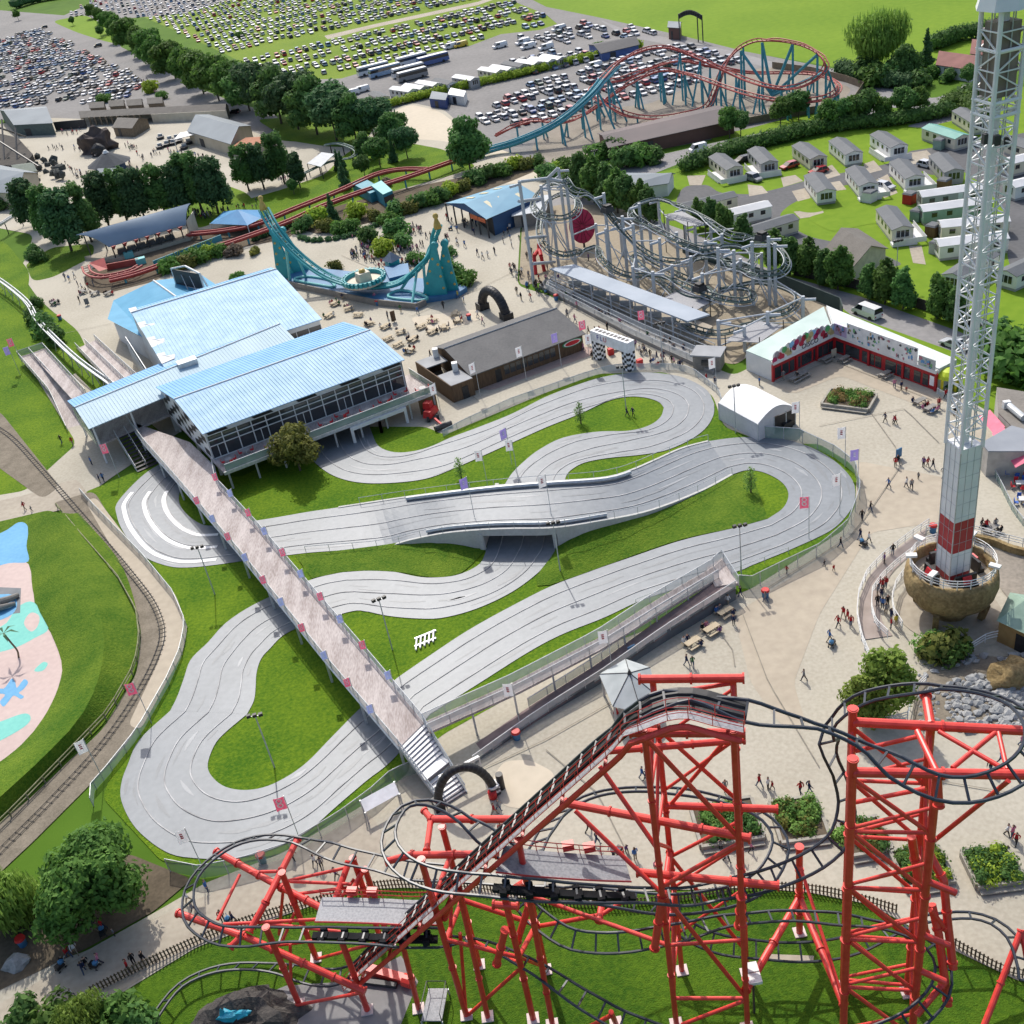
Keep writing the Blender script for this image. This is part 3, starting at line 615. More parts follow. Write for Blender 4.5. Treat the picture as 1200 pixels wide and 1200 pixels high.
hp(MB().wall([f3(-2.8,1,0),f3(-2.8,W3-1,0)],4.6,0,.05),'terrace_screen',M_mesh)
for i in range(4):
 s=MB();t=W3*(.06+.25*i)
 s.add([f3(-.45,t,EZ3+.15+2.6*t/W3),f3(1.9,t+.4,EZ3+.22+2.6*t/W3),f3(2.2,t+1.5,EZ3+.5+2.6*t/W3),f3(.8,t+1.9,EZ3+.55+2.6*t/W3),f3(.9,t+3.2,EZ3+.75+2.6*t/W3),f3(-.45,t+3.4,EZ3+.75+2.6*t/W3)],[(0,1,2,3,4,5)]);hp(s,'white_trim',M_wallw)
EZ4=5.2
blk=thing('turquoise_pavilion','low pavilion with bright turquoise pitched roof and a framed sign board on top','building',G(195,360))
def bp(mb,name,m):o=mb.obj(name,m);setpar(o,blk);return o
r0,r1=G(180,329,6.9),G(226,362,6.9);e0,e1=G(126,374,EZ4),G(180,402,EZ4);g0,g1=G(236,322,EZ4),G(272,346,EZ4);hx=G(133,352,EZ4)
rf=MB();rf.add([e0,e1,r1,r0,hx],[(0,1,2,3,4)]);rf.add([r0,r1,g1,g0],[(0,1,2,3)]);bp(rf,'roof',M_roofb2)
bp(MB().tube([r0+V((0,0,.05)),r1+V((0,0,.05))],.2,6),'ridge_cap',M_wallw)
bp(MB().prism([V((p.x,p.y,0))for p in(e0.lerp(r0,.08),e1,g1.lerp(r1,.08),g0.lerp(r0,.08),hx.lerp(r0,.12))],EZ4-.1),'wall',M_wallw)
sb=thing('framed_sign_board','dark framed board seen from behind on the turquoise roof','sign',G(225,330,6))
s0,s1,s2=G(207,334,6),G(240,340,6),G(246,345,6)
for m_,nm,off in((M_dark,'board',0),):setpar(MB().wall([s0,s1],3.4,0,.15).obj(nm,m_),sb)
fm=MB()
for a,b in((s0,s0+V((0,0,3.6))),(s1,s1+V((0,0,3.4))),(s0+V((0,0,3.5)),s0.lerp(s1,.55)+V((0,0,4.6))),(s0.lerp(s1,.55)+V((0,0,4.6)),s1+V((0,0,3.5))),(s1+V((0,0,3.5)),s1+(s1-s0)*.2),(s0,s1)):fm.beam(a,b,.28)
setpar(fm.obj('frame',M_wallw),sb)
for k in(.3,.6):setpar(MB().beam(s0.lerp(s1,k)+V((0,0,2.6)),s0.lerp(s1,k)+V((1.2,-3,0)),.12).obj('brace',M_galv),sb)
def ramp_deck(L,R,th=.3,name='deck',m=None):
 n=16;L,R=resample(L,n),resample(R,n);mb=MB()
 vs=L+R+[p-V((0,0,th))for p in L]+[p-V((0,0,th))for p in R];fs=[]
 for i in range(n-1):fs+=[(i,n+i,n+i+1,i+1),(2*n+i,2*n+i+1,3*n+i+1,3*n+i),(i,i+1,2*n+i+1,2*n+i),(n+i,3*n+i,3*n+i+1,n+i+1)]
 fs+=[(0,2*n,3*n,n),(n-1,2*n-1,4*n-1,3*n-1)]
 return mb.add(vs,fs).obj(name,m or M_deck)
eL=GP([(150,493),(170,521),(220,578),(280,648),(388,782),(468,876)],DZ);eR=GP([(222,518),(250,545),(254,566),(304,620),(372,700),(441,780),(497,847)],DZ)
br=thing('footbridge','long straight boarded footbridge on posts crossing over the kart track','footbridge',(eL[3]+eR[3])/2)
setpar(ramp_deck(eL,eR),br)
eL2,eR2=resample(eL,12),resample(eR[2:],12)
for a,b in zip(eL2[1:],eR2[1:]):
 for p in(a,b):setpar(MB().box((p.x,p.y,0),(.24,.24,DZ-.3)).obj('post',M_galv),br)
for e in(eL,eR):setpar(MB().tube([p+V((0,0,-.25))for p in e],.16,4).obj('edge_beam',M_galv),br)
fence('bridge_railing','grey mesh railing along the near side of the footbridge',eL,1.2,2.2,M_mesh,M_galv,cat='railing',group='footbridge railings')
fence('bridge_railing','grey mesh railing along the far side of the footbridge',eR[1:],1.2,2.2,M_mesh,M_galv,cat='railing',group='footbridge railings')
fl=[(228,586,0,0),(247,607,1,0),(267,628,0,0),(287,652,1,0),(312,677,0,0),(333,704,1,0),(358,734,0,0),(383,765,1,0),(409,797,0,0),(438,830,1,0),(252,558,0,1),(272,577,1,1),(291,599,0,1),(311,622,1,1),(335,645,0,1),(358,669,1,1),(380,696,0,1),(405,723,1,1),(432,753,0,1),(463,785,1,1)]
for i,(x,y,c,sd)in enumerate(fl):
 e=(eL,eR)[sd];tgt=G(x,y,DZ+2.0);best=min((p for p in resample(e,200)),key=lambda p:(p-V((tgt.x,tgt.y,DZ))).length)
 dup((B_pink,B_blue)[c],best-V((0,0,.1)),PI*1.05 if not sd else PI*1.02,'%s banner on the %s rail of the footbridge, %s from the clubhouse end'%(('pink','blue')[c],('near','far')[sd],nth[i%10]),'footbridge banners')
fs_=thing('bridge_staircase','broad white stepped staircase in two flights at the foot of the footbridge','staircase',G(520,920))
A0,A1=eL[-1],eR[-1];B0,B1=G(520,946,0),G(547,929,0);ns=18
for i in range(ns):
 f0,f1_=i/ns,(i+1)/ns;z=DZ*(1-f1_)if not 8<=i<=10 else DZ*.5
 p,q,r_,s_=A0.lerp(B0,f0),A1.lerp(B1,f0),A1.lerp(B1,f1_),A0.lerp(B0,f1_)
 setpar(MB().prism([V((v.x,v.y,z))for v in(p,q,r_,s_)],.09).obj('tread',M_white),fs_)
 setpar(MB().prism([V((v.x,v.y,max(0,z-.3)))for v in(p.lerp(s_,.6),q.lerp(r_,.6),r_,s_)],.28).obj('riser',mat('riser_grey',(.2,.19,.21),.7)),fs_)
for a,b in((A0,B0),(A1,B1)):
 setpar(MB().tube([a+V((0,0,1.1)),b+V((0,0,1.1))],.06,5).obj('handrail',M_galv),fs_)
 setpar(MB().beam(a,b,.12,.5).obj('stringer',M_galv),fs_)
 setpar(MB().quad(a,b,b+V((0,0,1)),a+V((0,0,1))).obj('side_panel',M_mesh),fs_)
M_wallg=mat('slate_panel',(.085,.1,.115),.6,(.13,.145,.16),scale=.5)
r1L=[G(497,846,DZ),G(600,800,2.9),G(700,748,2.4),G(765,705,2.1),G(836,664,1.8)];r1R=[G(503,858,DZ),G(606,812,2.9),G(706,760,2.4),G(775,717,2.1),G(842,677,1.8)]
r2L=[G(836,682,1.6),G(770,727,1.2),G(700,778,.75),G(620,828,.3),G(545,880,.02)];r2R=[G(862,690,1.6),G(780,742,1.2),G(706,794,.75),G(630,842,.3),G(556,895,.02)]
rp=thing('queue_ramp','zigzag boarded access ramp with slate side panels beside the kart track','ramp',G(700,770))
setpar(ramp_deck(r1L,r1R),rp);setpar(ramp_deck(r2L,r2R,.2,'deck',mat('maroon_ramp',(.17,.12,.12),.85,(.24,.18,.17),scale=1)),rp)
setpar(MB().prism([G(828,668,1.4),G(846,656,1.4),G(866,686,1.4),G(838,690,1.4)],.35).obj('landing',M_deck),rp)
for p in resample(r1R,9)[:-1]:setpar(MB().box((p.x,p.y,0),(.2,.2,p.z-.25)).obj('post',M_galv),rp)
sp=MB();q=resample(r2R,20);vs=[V((p.x,p.y,0))for p in q]+[p+V((0,0,.35))for p in q];sp.add(vs,[(i,i+1,20+i+1,20+i)for i in range(19)]);setpar(sp.obj('side_wall',M_wallg),rp)
for pts,lb in((r1L,'white mesh railing on the track side of the upper ramp'),(r1R,'white mesh railing on the outer side of the upper ramp'),(r2L[:-1],'green tinted panel railing on the inner side of the lower ramp'),(r2R,'pale mesh railing on the plaza side of the lower ramp')):
 fence('ramp_railing',lb,pts,1.15,2.4,M_glassg if 'green' in lb else M_mesh,M_galv,M_rail,cat='railing')
fence('ramp_railing','mesh railing round the turn of the ramp',[G(836,664,1.75),G(846,655,1.75),G(866,686,1.75)],1.3,1.8,M_mesh,M_galv,cat='railing')
fence('track_fence','low grey panel fence between the kart lawn and the miniature railway',GP([(96,580),(112,598),(168,655),(205,700),(220,735),(214,768),(198,804),(165,862),(125,912),(107,932),(110,945)]),1.25,2.6,M_mesh,M_galv)
fence('track_fence','clear panel fence with thin posts along the top of the kart track',GP([(520,512),(547,498),(600,474),(683,445),(720,434),(797,434),(814,440),(842,462),(846,475)]),1.15,2.6,M_mesh,M_galv)
fence('track_fence','tall pale mesh fence round the right hand hairpin of the kart track',GP([(895,514),(936,517),(980,538),(1002,556),(1008,584),(994,624),(962,652),(920,672),(880,692),(866,690)]),2.0,2.6,M_glassg,M_galv)
fence('track_fence','tall green tinted fence below the lower left hairpin of the kart track',GP([(200,1022),(240,1030),(290,1020),(340,1004),(400,968),(438,940),(462,918),(498,902)]),1.9,3.0,M_glassg,M_galv)
fence('track_fence','thin wire fence along the upper edge of the bridge run',[p+V((0,0,.2))for p in resample(rows[1][1],24)[6:]],1.0,3.2,None,M_galv,r=.03)
fence('track_fence','thin wire fence along the lower edge of the bridge run',[p+V((0,0,.2))for p in resample(rows[1][0],24)[3:]],1.0,3.2,None,M_galv,r=.03)
fence('track_fence','thin railing round the curved lower right edge of the kart track',[p+V((.3,-.3,0))for p in resample(rows[3][1],20)[:9]],1.0,3.0,None,M_galv,r=.03)
for e,lo,hi,nm in((rows[1][1],.36,.8,'upper'),(rows[1][0],.38,.72,'lower')):
 q=resample(e,60)[int(60*lo):int(60*hi)];a=tag(MB().tube([p+V((0,-.9 if nm=='upper' else .7,.45))for p in q],.28,6).obj('crash_barrier',M_galv),'round grey crash barrier along the %s edge of the bridge'%nm,'crash barrier')
def lamp_proto(h,name='floodlight_post',heads=3):
 r=thing(name,'lamp','lamp post');lchild(MB().tube([(0,0,0),(0,0,h)],.09,6,r2=.06),'pole',M_galv,r);lchild(MB().beam((-.6,0,h),(.6,0,h),.07),'crossbar',M_galv,r)
 for i in range(heads):
  x=-.6+1.2*i/max(1,heads-1);lchild(MB().box((x,-.12,h+.02),(.42,.3,.34),.3),'floodlight',M_black,r)
 return r
P_lamp=lamp_proto(7.4)
for x,y,lb in((322,900,'on the lawn inside the lower left hairpin'),(252,697,'on the lawn below the left loop'),(460,762,'on the lawn right of the footbridge'),(657,672,'in front of the kart bridge'),(869,678,'by the lower right edge of the track'),(862,508,'at the corner of the white marquee'),(734,483,'beside two people on the upper lawn'),(777,430,'behind the upper hairpin'),(1050,332,'by the road under the poplars'),(700,215,'by the road behind the spinning coaster')):
 dup(P_lamp,G(x,y),rnd.uniform(-.3,.3),'tall thin floodlight post %s'%lb,'floodlight posts')
drop(P_lamp)
pf=[(610,853,0,'beside the lower ramp wall'),(718,790,0,'beside the ramp near the grey canopy'),(572,572,0,'on the lawn above the kart bridge'),(556,606,2,'on the deck of the kart bridge'),(646,604,0,'on the right of the kart bridge deck'),(607,560,0,'where the lower track leaves the bridge'),(518,490,0,'beside the red tractor'),(563,465,0,'at the left door of the timber bar'),(617,446,0,'in front of the timber bar windows'),(658,430,2,'at the right of the timber bar front'),(697,432,0,'left of the chequered arch'),(758,404,1,'right of the chequered arch'),(840,462,0,'by the grey ticket kiosk'),(937,517,0,'at the front corner of the marquee'),(990,548,0,'on the fence of the right hairpin'),(1005,575,2,'at the far right of the hairpin fence'),(948,632,1,'on the lower right of the hairpin'),(984,604,0,'inside the right hairpin fence'),(178,848,1,'by the miniature railway fence'),(122,915,0,'at the lower end of the railway fence'),(352,985,1,'on the lower left hairpin fence'),(240,1022,0,'behind the big tree on the hairpin fence'),(28,430,1,'at the far corner of the left ramp'),(24,440,2,'at the near corner of the left ramp'),(690,415,1,'at the right end of the timber bar'),(140,560,1,'at the foot of the entrance staircase'),(600,545,2,'left of the upper exit of the bridge')]
for x,y,c,lb in pf:
 b=G(x,y,3.1 if 'deck' in lb else 0);dup((B_white,B_pk2,B_pur)[c],b,PI*rnd.uniform(.9,1.15),'%s flag on a tall pole %s'%(('white','pink','purple')[c],lb),'flags on tall poles')
for o in PROTOS[:5]:drop(o)
ra=thing('access_ramp','long switchback boarded ramp on the left lawn with mesh rails','ramp',G(60,460))
u1L,u1R=[G(22,418,1.6),G(60,462,.8),G(80,506,0)],[G(36,414,1.6),G(78,460,.8),G(102,500,0)];u2L,u2R=[G(36,414,1.6),G(90,474,3.2)],[G(52,408,1.6),G(102,463,3.2)]
setpar(ramp_deck(u1L,u1R),ra);setpar(ramp_deck(u2L,u2R),ra)
for pts,lb in((u1L,'outer mesh railing of the left switchback ramp'),(u1R[:2],'middle mesh railing of the left switchback ramp'),(u2R,'inner mesh railing of the left switchback ramp'),([u1L[0],u2R[0]],'end mesh railing of the left switchback ramp')):fence('ramp_railing',lb,pts,1.2,2.5,M_glassg,M_galv,M_rail,cat='railing')
rb=thing('access_ramp','straight boarded ramp with three rails leading into the event hall','ramp',G(120,420));v1,v2=[G(90,408,.05),G(136,456,3.2)],[G(112,398,.05),G(164,446,3.2)]
setpar(ramp_deck(v1,v2),rb)
for k,lb in((0,'left'),(.5,'middle'),(1,'right')):fence('ramp_railing','%s mesh railing of the straight ramp into the event hall'%lb,[v1[0].lerp(v2[0],k),v1[1].lerp(v2[1],k)],1.2,2.5,M_mesh,M_galv,M_rail,cat='railing')
# red roller coaster in front
M_red=mat('red_steel',(.58,.032,.026),.4,(.76,.075,.055),scale=.35,fine=2.2,spec=.5,detail=7);M_navy=mat('dark_rail',(.018,.024,.036),.4,(.035,.043,.06),scale=1,spec=.5)
M_grate=mat('grey_grating',(.22,.225,.24),.6,(.34,.345,.36),scale=1.5,streak=(4,4,1));M_cap=mat('pale_flange',(.6,.5,.48),.6)
def frames(path):
 out=[]
 for i,p in enumerate(path):
  t=(path[min(i+1,len(path)-1)]-path[max(i-1,0)]).normalized();s=V((t.y,-t.x,0))
  s=s.normalized()if s.length>1e-4 else V((1,0,0));out.append((p,t,s,s.cross(t)))
 return out
def track(pts,gauge=1.4,r=.115,tie=2.4,bank=None,n=5,spine=0.0,tier=.07,closed=False):
 path=spline(GP(pts),n,closed);L=sum((b-a).length for a,b in zip(path,path[1:]));path=resample(path,max(8,int(L/.8)))
 fr=frames(path);mb=MB();b=bank or 0.0;le,ri,ce=[],[],[]
 for i,(p,t,s,u)in enumerate(fr):
  if bank=='auto':
   a,c=fr[max(0,i-3)][1],fr[min(len(fr)-1,i+3)][1];cr=a.x*c.y-a.y*c.x;ang=max(-.6,min(.6,-cr*2.0))
  else:ang=b
  q=s*math.cos(ang)+u*math.sin(ang);w_=q.cross(t);le.append(p-q*gauge/2);ri.append(p+q*gauge/2);ce.append(p-w_*.45)
 mb.tube(le,r,6);mb.tube(ri,r,6)
 if spine:mb.tube(ce,spine,6)
 k=max(1,int(tie/.8))
 for i in range(0,len(path),k):
  if spine:mb.beam(le[i],ce[i],tier*1.6);mb.beam(ri[i],ce[i],tier*1.6)
  else:mb.beam(le[i],ri[i],tier*2,tier*1.6)
 return mb,path
rc=thing('roller_coaster','red tubular roller coaster with dark rails twisting over the front lawn','roller coaster',G(800,1170))
def rp_(mb,name,m,sm=False):o=mb.obj(name,m,None,sm);setpar(o,rc);return o
def tb(a,b,r=.38,name='column',flange=5.0,cap=True,m=None):
 a,b=V(a),V(b);r*=.68;mb=MB().tube([a,b],r,12);L=(b-a).length;d=(b-a).normalized()
 if flange:
  k=max(1,int(L/flange))
  for i in range(k+1):c=a.lerp(b,(i+.5*(i==0)*0+.02)/(k+.04));mb.tube([c-d*.07,c+d*.07],r*1.32,12)
 o=rp_(mb,name,m or M_red)
 if name=='column' and a.z<.5:MBp=MB().box((a.x,a.y,0.02),(.95,.95,.22));setpar(MBp.obj('footing',M_cap),o)
 return o
def on(v,z):return V((v.x,v.y,z))
T={}
T['lift']=[(170,1215,.9),(186,1185,.9),(215,1152,.9),(262,1134,.9),(320,1134,.9),(372,1145,1.0),(404,1142,1.8),(430.0,1118.5,4.95),(470.0,1082.4,9.47),(510.0,1046.2,13.66),(550.0,1010.1,17.53),(590.0,974.0,21.14),(630.0,937.8,24.49),(670.0,901.7,27.63),(705.0,870.1,30.2),(735,843,32.3),(750,832,33.3),(775,820,33.9),(810,817,34),(850,827,33.7),(900,839,33.1),(950,849,32.5),(985,861,32),(1020,879,31.4),(1060,905,30.8),(1100,923,30.3),(1140,925,30),(1180,912,29.8),(1206,890,29.6),(1213,862,29.4),(1196,832,29.2),(1160,814,29),(1110,806,28.7),(1060,808,28.2),(1015,817,27.2),(985,835,25.8),(972,858,24),(974,885,22),(984,912,20),(992,945,18.2),(985,980,17),(962,1003,16.4),(930,1020,16),(890,1034,15.8),(840,1044,15.6)]
T['mid']=[(840,1044,15.6),(803,1051,15.6),(752,1049,16.5),(687,1047,17.9),(612,1042,19.4),(575,1038,19.6),(540,1035,19.6),(507,1030,19.6),(478,1018,19.6),(460,1000,19.6),(455,980,19.5),(462,960,19.3),(475,945,19.1),(497,940,18.9),(525,948,18.6),(550,965,18.2),(575,984,17.6),(600,1003,17),(622,1012,16.6),]
T['ring']=[(622,1012,16.6),(628,995,15.8),(645,967,14.6),(672,943,13.2),(702,930,13),(745,925,12.8),(800,928,12.6),(850,938,12.4),(887,952,12.2),(908,970,12),(915,992,11.8),(902,1022,11.6),(878,1042,11.4),(840,1054,11.2),(780,1060,11),(700,1050,10.8),(640,1042,10.6),(612,1046,10.4),(616,1062,10.2),(642,1085,10),(668,1100,9.8),(700,1105,9.6),(735,1104,9.5),(770,1098,9.4),(805,1091,9.3),(845,1080,9.2),(880,1076,9),(920,1073,8.8),(960,1075,8.6),(1000,1079,8.4),(1040,1086,8.2),(1072,1097,8),(1094,1113,7.7),(1105,1132,7.4),(1104,1155,7),(1093,1174,6.6),(1074,1192,6.2),(1050,1206,6),(1000,1225,5.8)]
T['left']=[(640,1030,11.6),(590,1028,11.4),(530,1024,11.2),(480,1020,11),(438,1010,10.8),(405,1003,10.7),(375,993,10.6),(345,984,10.5),(312,981,10.4),(284,986,10.3),(260,998,10.2),(238,1016,10.1),(224,1036,10),(220,1057,9.9),(224,1074,9.8),(238,1087,9.8),(258,1096,9.8),(285,1098,9.8),(320,1096,9.8),(370,1095,9.8),(438,1097,9.7),(475,1099,9.6),(512,1099,9.4),(550,1103,7.8),(580,1111,7.3),(612,1126,6.7),(640,1142,6.1),(675,1166,5.4),(700,1181,5),(730,1197,4.6),(780,1215,4.2)]
T['low']=[(770,1060,5.5),(790,1078,5),(812,1094,4.4),(845,1107,3.8),(890,1113,3.4),(935,1116,3.2),(980,1112,3.2),(1010,1103,3.2),(1045,1089,3.3),(1080,1078,3.5),(1115,1073,3.6),(1140,1073,3.6),(1166,1081,3.6),(1187,1099,3.5),(1197,1120,3.3),(1205,1150,3)]
for k,lb in(('lift','auto'),('mid','auto'),('ring','auto'),('left','auto'),('low','auto')):
 mb,path=track(T[k],bank='auto',n=6);T[k+'_p']=path;rp_(mb,'track',M_navy)
mBL,mBR,mFL,mFR=V((7.0,52.2,0)),V((11.9,51.0,0)),V((5.6,47.9,0)),V((10.75,46.6,0));ZT=31.5
for p in(mBL,mBR,mFL,mFR):tb(p,on(p,ZT),.31,flange=6)
def ext(a,b,e0,e1):d=(V(b)-V(a)).normalized();return V(a)-d*e0,V(b)+d*e1
for A,B,z in((mBL,mBR,31.4),(mFL,mFR,31.2)):a,b=ext(on(A,z),on(B,z),.9,.7);tb(a,b,.42,'beam',2.4)
tb(G(690,882,26.5),on(mBR,25.8)+V((.6,0,0)),.36,'beam',3);tb(G(662,941,21.5),on(mFR,21.5)+V((.8,0,0)),.42,'beam',3);tb(on(mBL,19.5),on(mBR,19.0)+V((2.6,-.4,0)),.4,'beam',3)
tb(G(746,1022,16.4),on(mFR,16)+V((2.6,0,.2)),.42,'beam',3);tb(on(mFL,15),on(mBL,14.6),.34,'beam',3)
tb(on(mFL,15.5),G(767,1112,11.2),.42,'arm',2);tb(on(mFR,15.8),G(866,1085,11.2),.42,'arm',2)
for a,b,r in((on(mFL,30.8),on(mFR,21.8),.24),(on(mBL,27),on(mBR,20),.22),(on(mFL,16.5),on(mFR,21.2),.24),(on(mFL,15.8),on(mFR,4),.24),(on(mBL,14),on(mBR,3),.22),(on(mFL,3.5),on(mFR,4),.22),(on(mFR,3.8),on(mFL,-.2),.22),(on(mBL,30),on(mBR,31),.22),(on(mBR,31),on(mFR,27),.2),(on(mBL,31),on(mFL,26),.2),(on(mFL,21),on(mBL,15),.22),(on(mFR,21),on(mBR,15),.22),(on(mBL,10),on(mFL,3),.2),(on(mBR,10),on(mFR,3),.2),(G(703,898,25),on(mFL,20.5),.24),(G(674,950,20.5),on(mFL,15.8),.24),(on(mBL,19),on(mBR,27),.2),(on(mBL,14),on(mBR,18),.2),(on(mFL,10),on(mFR,11),.2)):tb(a,b,r,'brace',0)
for z0,z1 in((30.5,26),(26,21),(15.5,10.5),(10.5,5)):
 tb(on(mBL,z0),on(mFL,z1),.17,'brace',0);tb(on(mBR,z0),on(mFR,z1),.17,'brace',0);tb(on(mBR,z0),on(mBL,z1),.17,'brace',0);tb(on(mFL,z1),on(mBL,z1),.16,'brace',0);tb(on(mFR,z1),on(mBR,z1),.16,'brace',0)
RZ=28.3
rBL,rBR,rFL,rFR=(on(G(*p,RZ),0)for p in((999,846),(1091,850),(999,905),(1098,907)))
for p,e in((rBL,1.2),(rBR,0),(rFL,1.2),(rFR,0)):tb(p,on(p,RZ+e-(.0)),.4,flange=5)
tb(on(rBL,RZ),G(1215,857,RZ),.46,'beam',4);tb(on(rFL,RZ),G(1215,908,RZ),.46,'beam',4);tb(on(rBR,RZ),G(1085,815,RZ),.42,'arm',2);tb(on(rFR,RZ),G(1100,945,26.2),.4,'arm',2);tb(G(1075,857,RZ),G(1098,905,RZ),.3,'brace',0)
for z0,z1 in((RZ-.5,23),(23,17.5),(17.5,12),(12,6.5),(6.5,1)):
 for A,B in((rFL,rFR),(rBL,rBR)):
  tb(on(A,z0),on(B,z1),.22,'brace',0);tb(on(A,z1),on(B,z1+.1),.2,'brace',0);tb(on(A,z1+.3),on(B,(z0+z1)/2),.18,'brace',0)
 tb(on(rBL,z0),on(rFL,z1),.2,'brace',0);tb(on(rBR,z0),on(rFR,z1),.2,'brace',0)
for a,b in(((1100,857,RZ),(1178,902,RZ)),((1168,857,RZ),(1116,900,RZ)),((1170,858,RZ),(1180,902,RZ)),((1095,985,20),(1182,915,RZ)),((1003,880,26),(1080,862,RZ)),((1003,940,24),(1085,924,26))):tb(G(*a),G(*b),.22,'brace',0)
for pts,r in(([(1068,980,20),(1073,1010,17),(1084,1098,11)],.42),([(1090,1002,15),(1106,1032,13.5),(1110,1075,11),(1117,1135,7.6)],.42),([(1092,1060,12),(1100,1095,10),(1111,1178,5)],.42),([(1090,1066,12),(1110,1092,10)],.3),([(1074,1190,5.6),(1108,1150,7)],.34)):
 r*=.7;o=rp_(MB().tube(GP(pts),r,10),'arm',M_red)
 for a,b in zip(pts,pts[1:]):
  c,d=G(*a),G(*b);n_=(d-c).normalized();setpar(MB().tube([d-n_*.5,d-n_*.35],r*1.28,10).obj('flange',M_red),o)
for z in(18.5,13,9):tb(on(rFR,z),on(rFR,z)+V((1.6,-.8,-.6)),.34,'arm',0)
cB=G(937,1094);ch=HT(cB,992);tb(cB,on(cB,ch),.4,flange=2.5);zb=HT(cB,1052);tb(on(mFR,zb+.4),on(cB,zb),.42,'beam',4);tb(on(cB,zb),on(rFL,zb-.3),.42,'beam',4);tb(on(cB,ch-2),on(rFL,zb),.2,'brace',0)
tb(G(1148,1215,0),G(1197,1090,4.2),.34,'column',3);tb(G(1215,1190,0),G(1197,1090,4.2),.3,'column',3);tb(G(722,1200,0),G(716,1186,3.6),.3,'column',0);tb(G(682,1208,0),G(716,1190,3.4),.26,'brace',0)
c1,c2,c3,c4=G(547,1191),G(625,1195),G(562,1132),G(640,1138)
h1,h2,h3,h4=HT(c1,1006),HT(c2,1040),HT(c3,968),HT(c4,1025)
for c,h in((c1,h1),(c2,h2),(c3,h3),(c4,h4)):tb(c,on(c,h),.36,flange=5)
for a,b,r in(((505,960,16),(603,960,17.5),.42),((483,1002,16),(583,1001,17),.42),((497,950,16),(505,960,16),.36),((452,1010,16.4),(484,1001,16),.4),((505,960,16),(500,997,16),.34)):tb(G(*a),G(*b),r,'beam',2.5)
for a,b,r in(((500,1006,16),(572,1026,15.5),.24),(c1,on(c2,h2*.42),.22),(on(c1,h1*.5),on(c3,h3*.5),.3),(on(c3,h3*.2),on(c2,h2*.45),.2),(on(c1,.3),on(c1,h1*.52)+V((1.2,.3,0)),.2),(on(c3,h3*.5),on(c4,h4*.5),.3),(on(c2,h2*.5),on(c4,h4*.5),.3),(on(c4,h4*.48),G(705,1072,9),.26),(G(705,1072,9),G(737,1052,9.5),.24),(on(c4,.5),on(c2,h2*.5),.2),(on(c4,h4*.8),on(mFL,10),.24),(on(c1,h1*.75),on(c3,h3*.8),.3),(on(c2,h2*.95),on(c4,h4*.95),.34),(on(c1,h1*.52),on(c2,h2*.5),.24),(on(c3,h3*.75),on(c1,h1*.4),.22)):tb(a,b,r,'brace',0)
for a,b in(((707,1050,9),(702,1080,9)),((578,1060,14.5),(607,1062,14.5)),((536,1040,15.5),(520,1075,12)),((592,1090,12),(582,1130,8)),((620,1060,12),(606,1104,9))):tb(G(*a),G(*b),.4,'arm',2)
d1,d2,d3,d4,d5=G(351,1178),G(371,1124),G(431,1185),G(446,1100),G(458,1108)
for c,r_ in((d1,1086),(d2,1022),(d3,1100),(d4,1005),(d5,1018)):tb(c,on(c,HT(c,r_)),.36,flange=3.5)
for a,b,r in(((292,1092,7.8),(311,1058,8.6),.4),((311,1058,8.6),(349,983,9),.4),((253,998,8.4),(330,1040,8.2),.42),((330,1040,8.2),(388,1070,7.6),.42),((208,1070,8),(282,1096,7.8),.42),((284,1096,7.6),(428,1162,4.5),.42),((270,1110,7.4),(284,1096,7.8),.4),((409,1010,9),(390,1062,8),.38),((425,1020,9),(405,1062,8),.34)):tb(G(*a),G(*b),r,'beam',2.2)
for a,b in(((281,1025,8.3),(255,1078,8)),((292,1022,8.4),(330,1021,8.6)),((338,1032,8.4),(405,1017,8.8)),((340,1033,8.4),(412,1036,8.6)),((345,1048,8),(408,1040,8)),((262,1083,7.8),(380,1077,7.8)),((310,1082,7.6),(400,1092,7.8)),((332,1040,8.4),(327,1095,2)),((340,1105,7),(341,1152,.2)),((322,1108,6),(372,1102,6)),((345,1070,6),(330,1105,4)),((347,1178,.4),(425,1163,4)),((371,1124,.5),(440,1105,6)),((398,1055,7),(415,1030,8))):tb(G(*a),G(*b),.2,'brace',0)
lp=[p for p in T['lift_p']if p.z>2.2][:];top_i=max(range(len(lp)),key=lambda i:lp[i].z);lp=lp[:top_i+6]
fr=frames(lp);wk,wr,gd,ch_,ps=MB(),MB(),[],[],[]
for(p,t,s,u),(p2,t2,s2,u2)in zip(fr,fr[1:]):
 wk.add([p+s*1.15,p+s*1.75,p2+s2*1.75,p2+s2*1.15],[(0,1,2,3)])
rp_(wk,'walkway',M_grate);cp2=MB()
for(p,t,s,u),(p2,t2,s2,u2)in zip(fr,fr[1:]):cp2.add([p-s*.95-u*.1,p+s*.95-u*.1,p2+s2*.95-u2*.1,p2-s2*.95-u2*.1],[(0,1,2,3)])
rp_(cp2,'chain_plate',M_black)
for off,hh in((1.1,.0),(1.1,1.0),(1.8,0),(1.8,1.0),(1.8,.5)):wr.tube([p+s*off+V((0,0,hh))for p,t,s,u in fr],.032,4)
for p,t,s,u in fr[::2]:
 for off in(1.1,1.8):wr.beam(p+s*off,p+s*off+V((0,0,1)),.045)
rp_(wr,'walkway_rail',M_red)
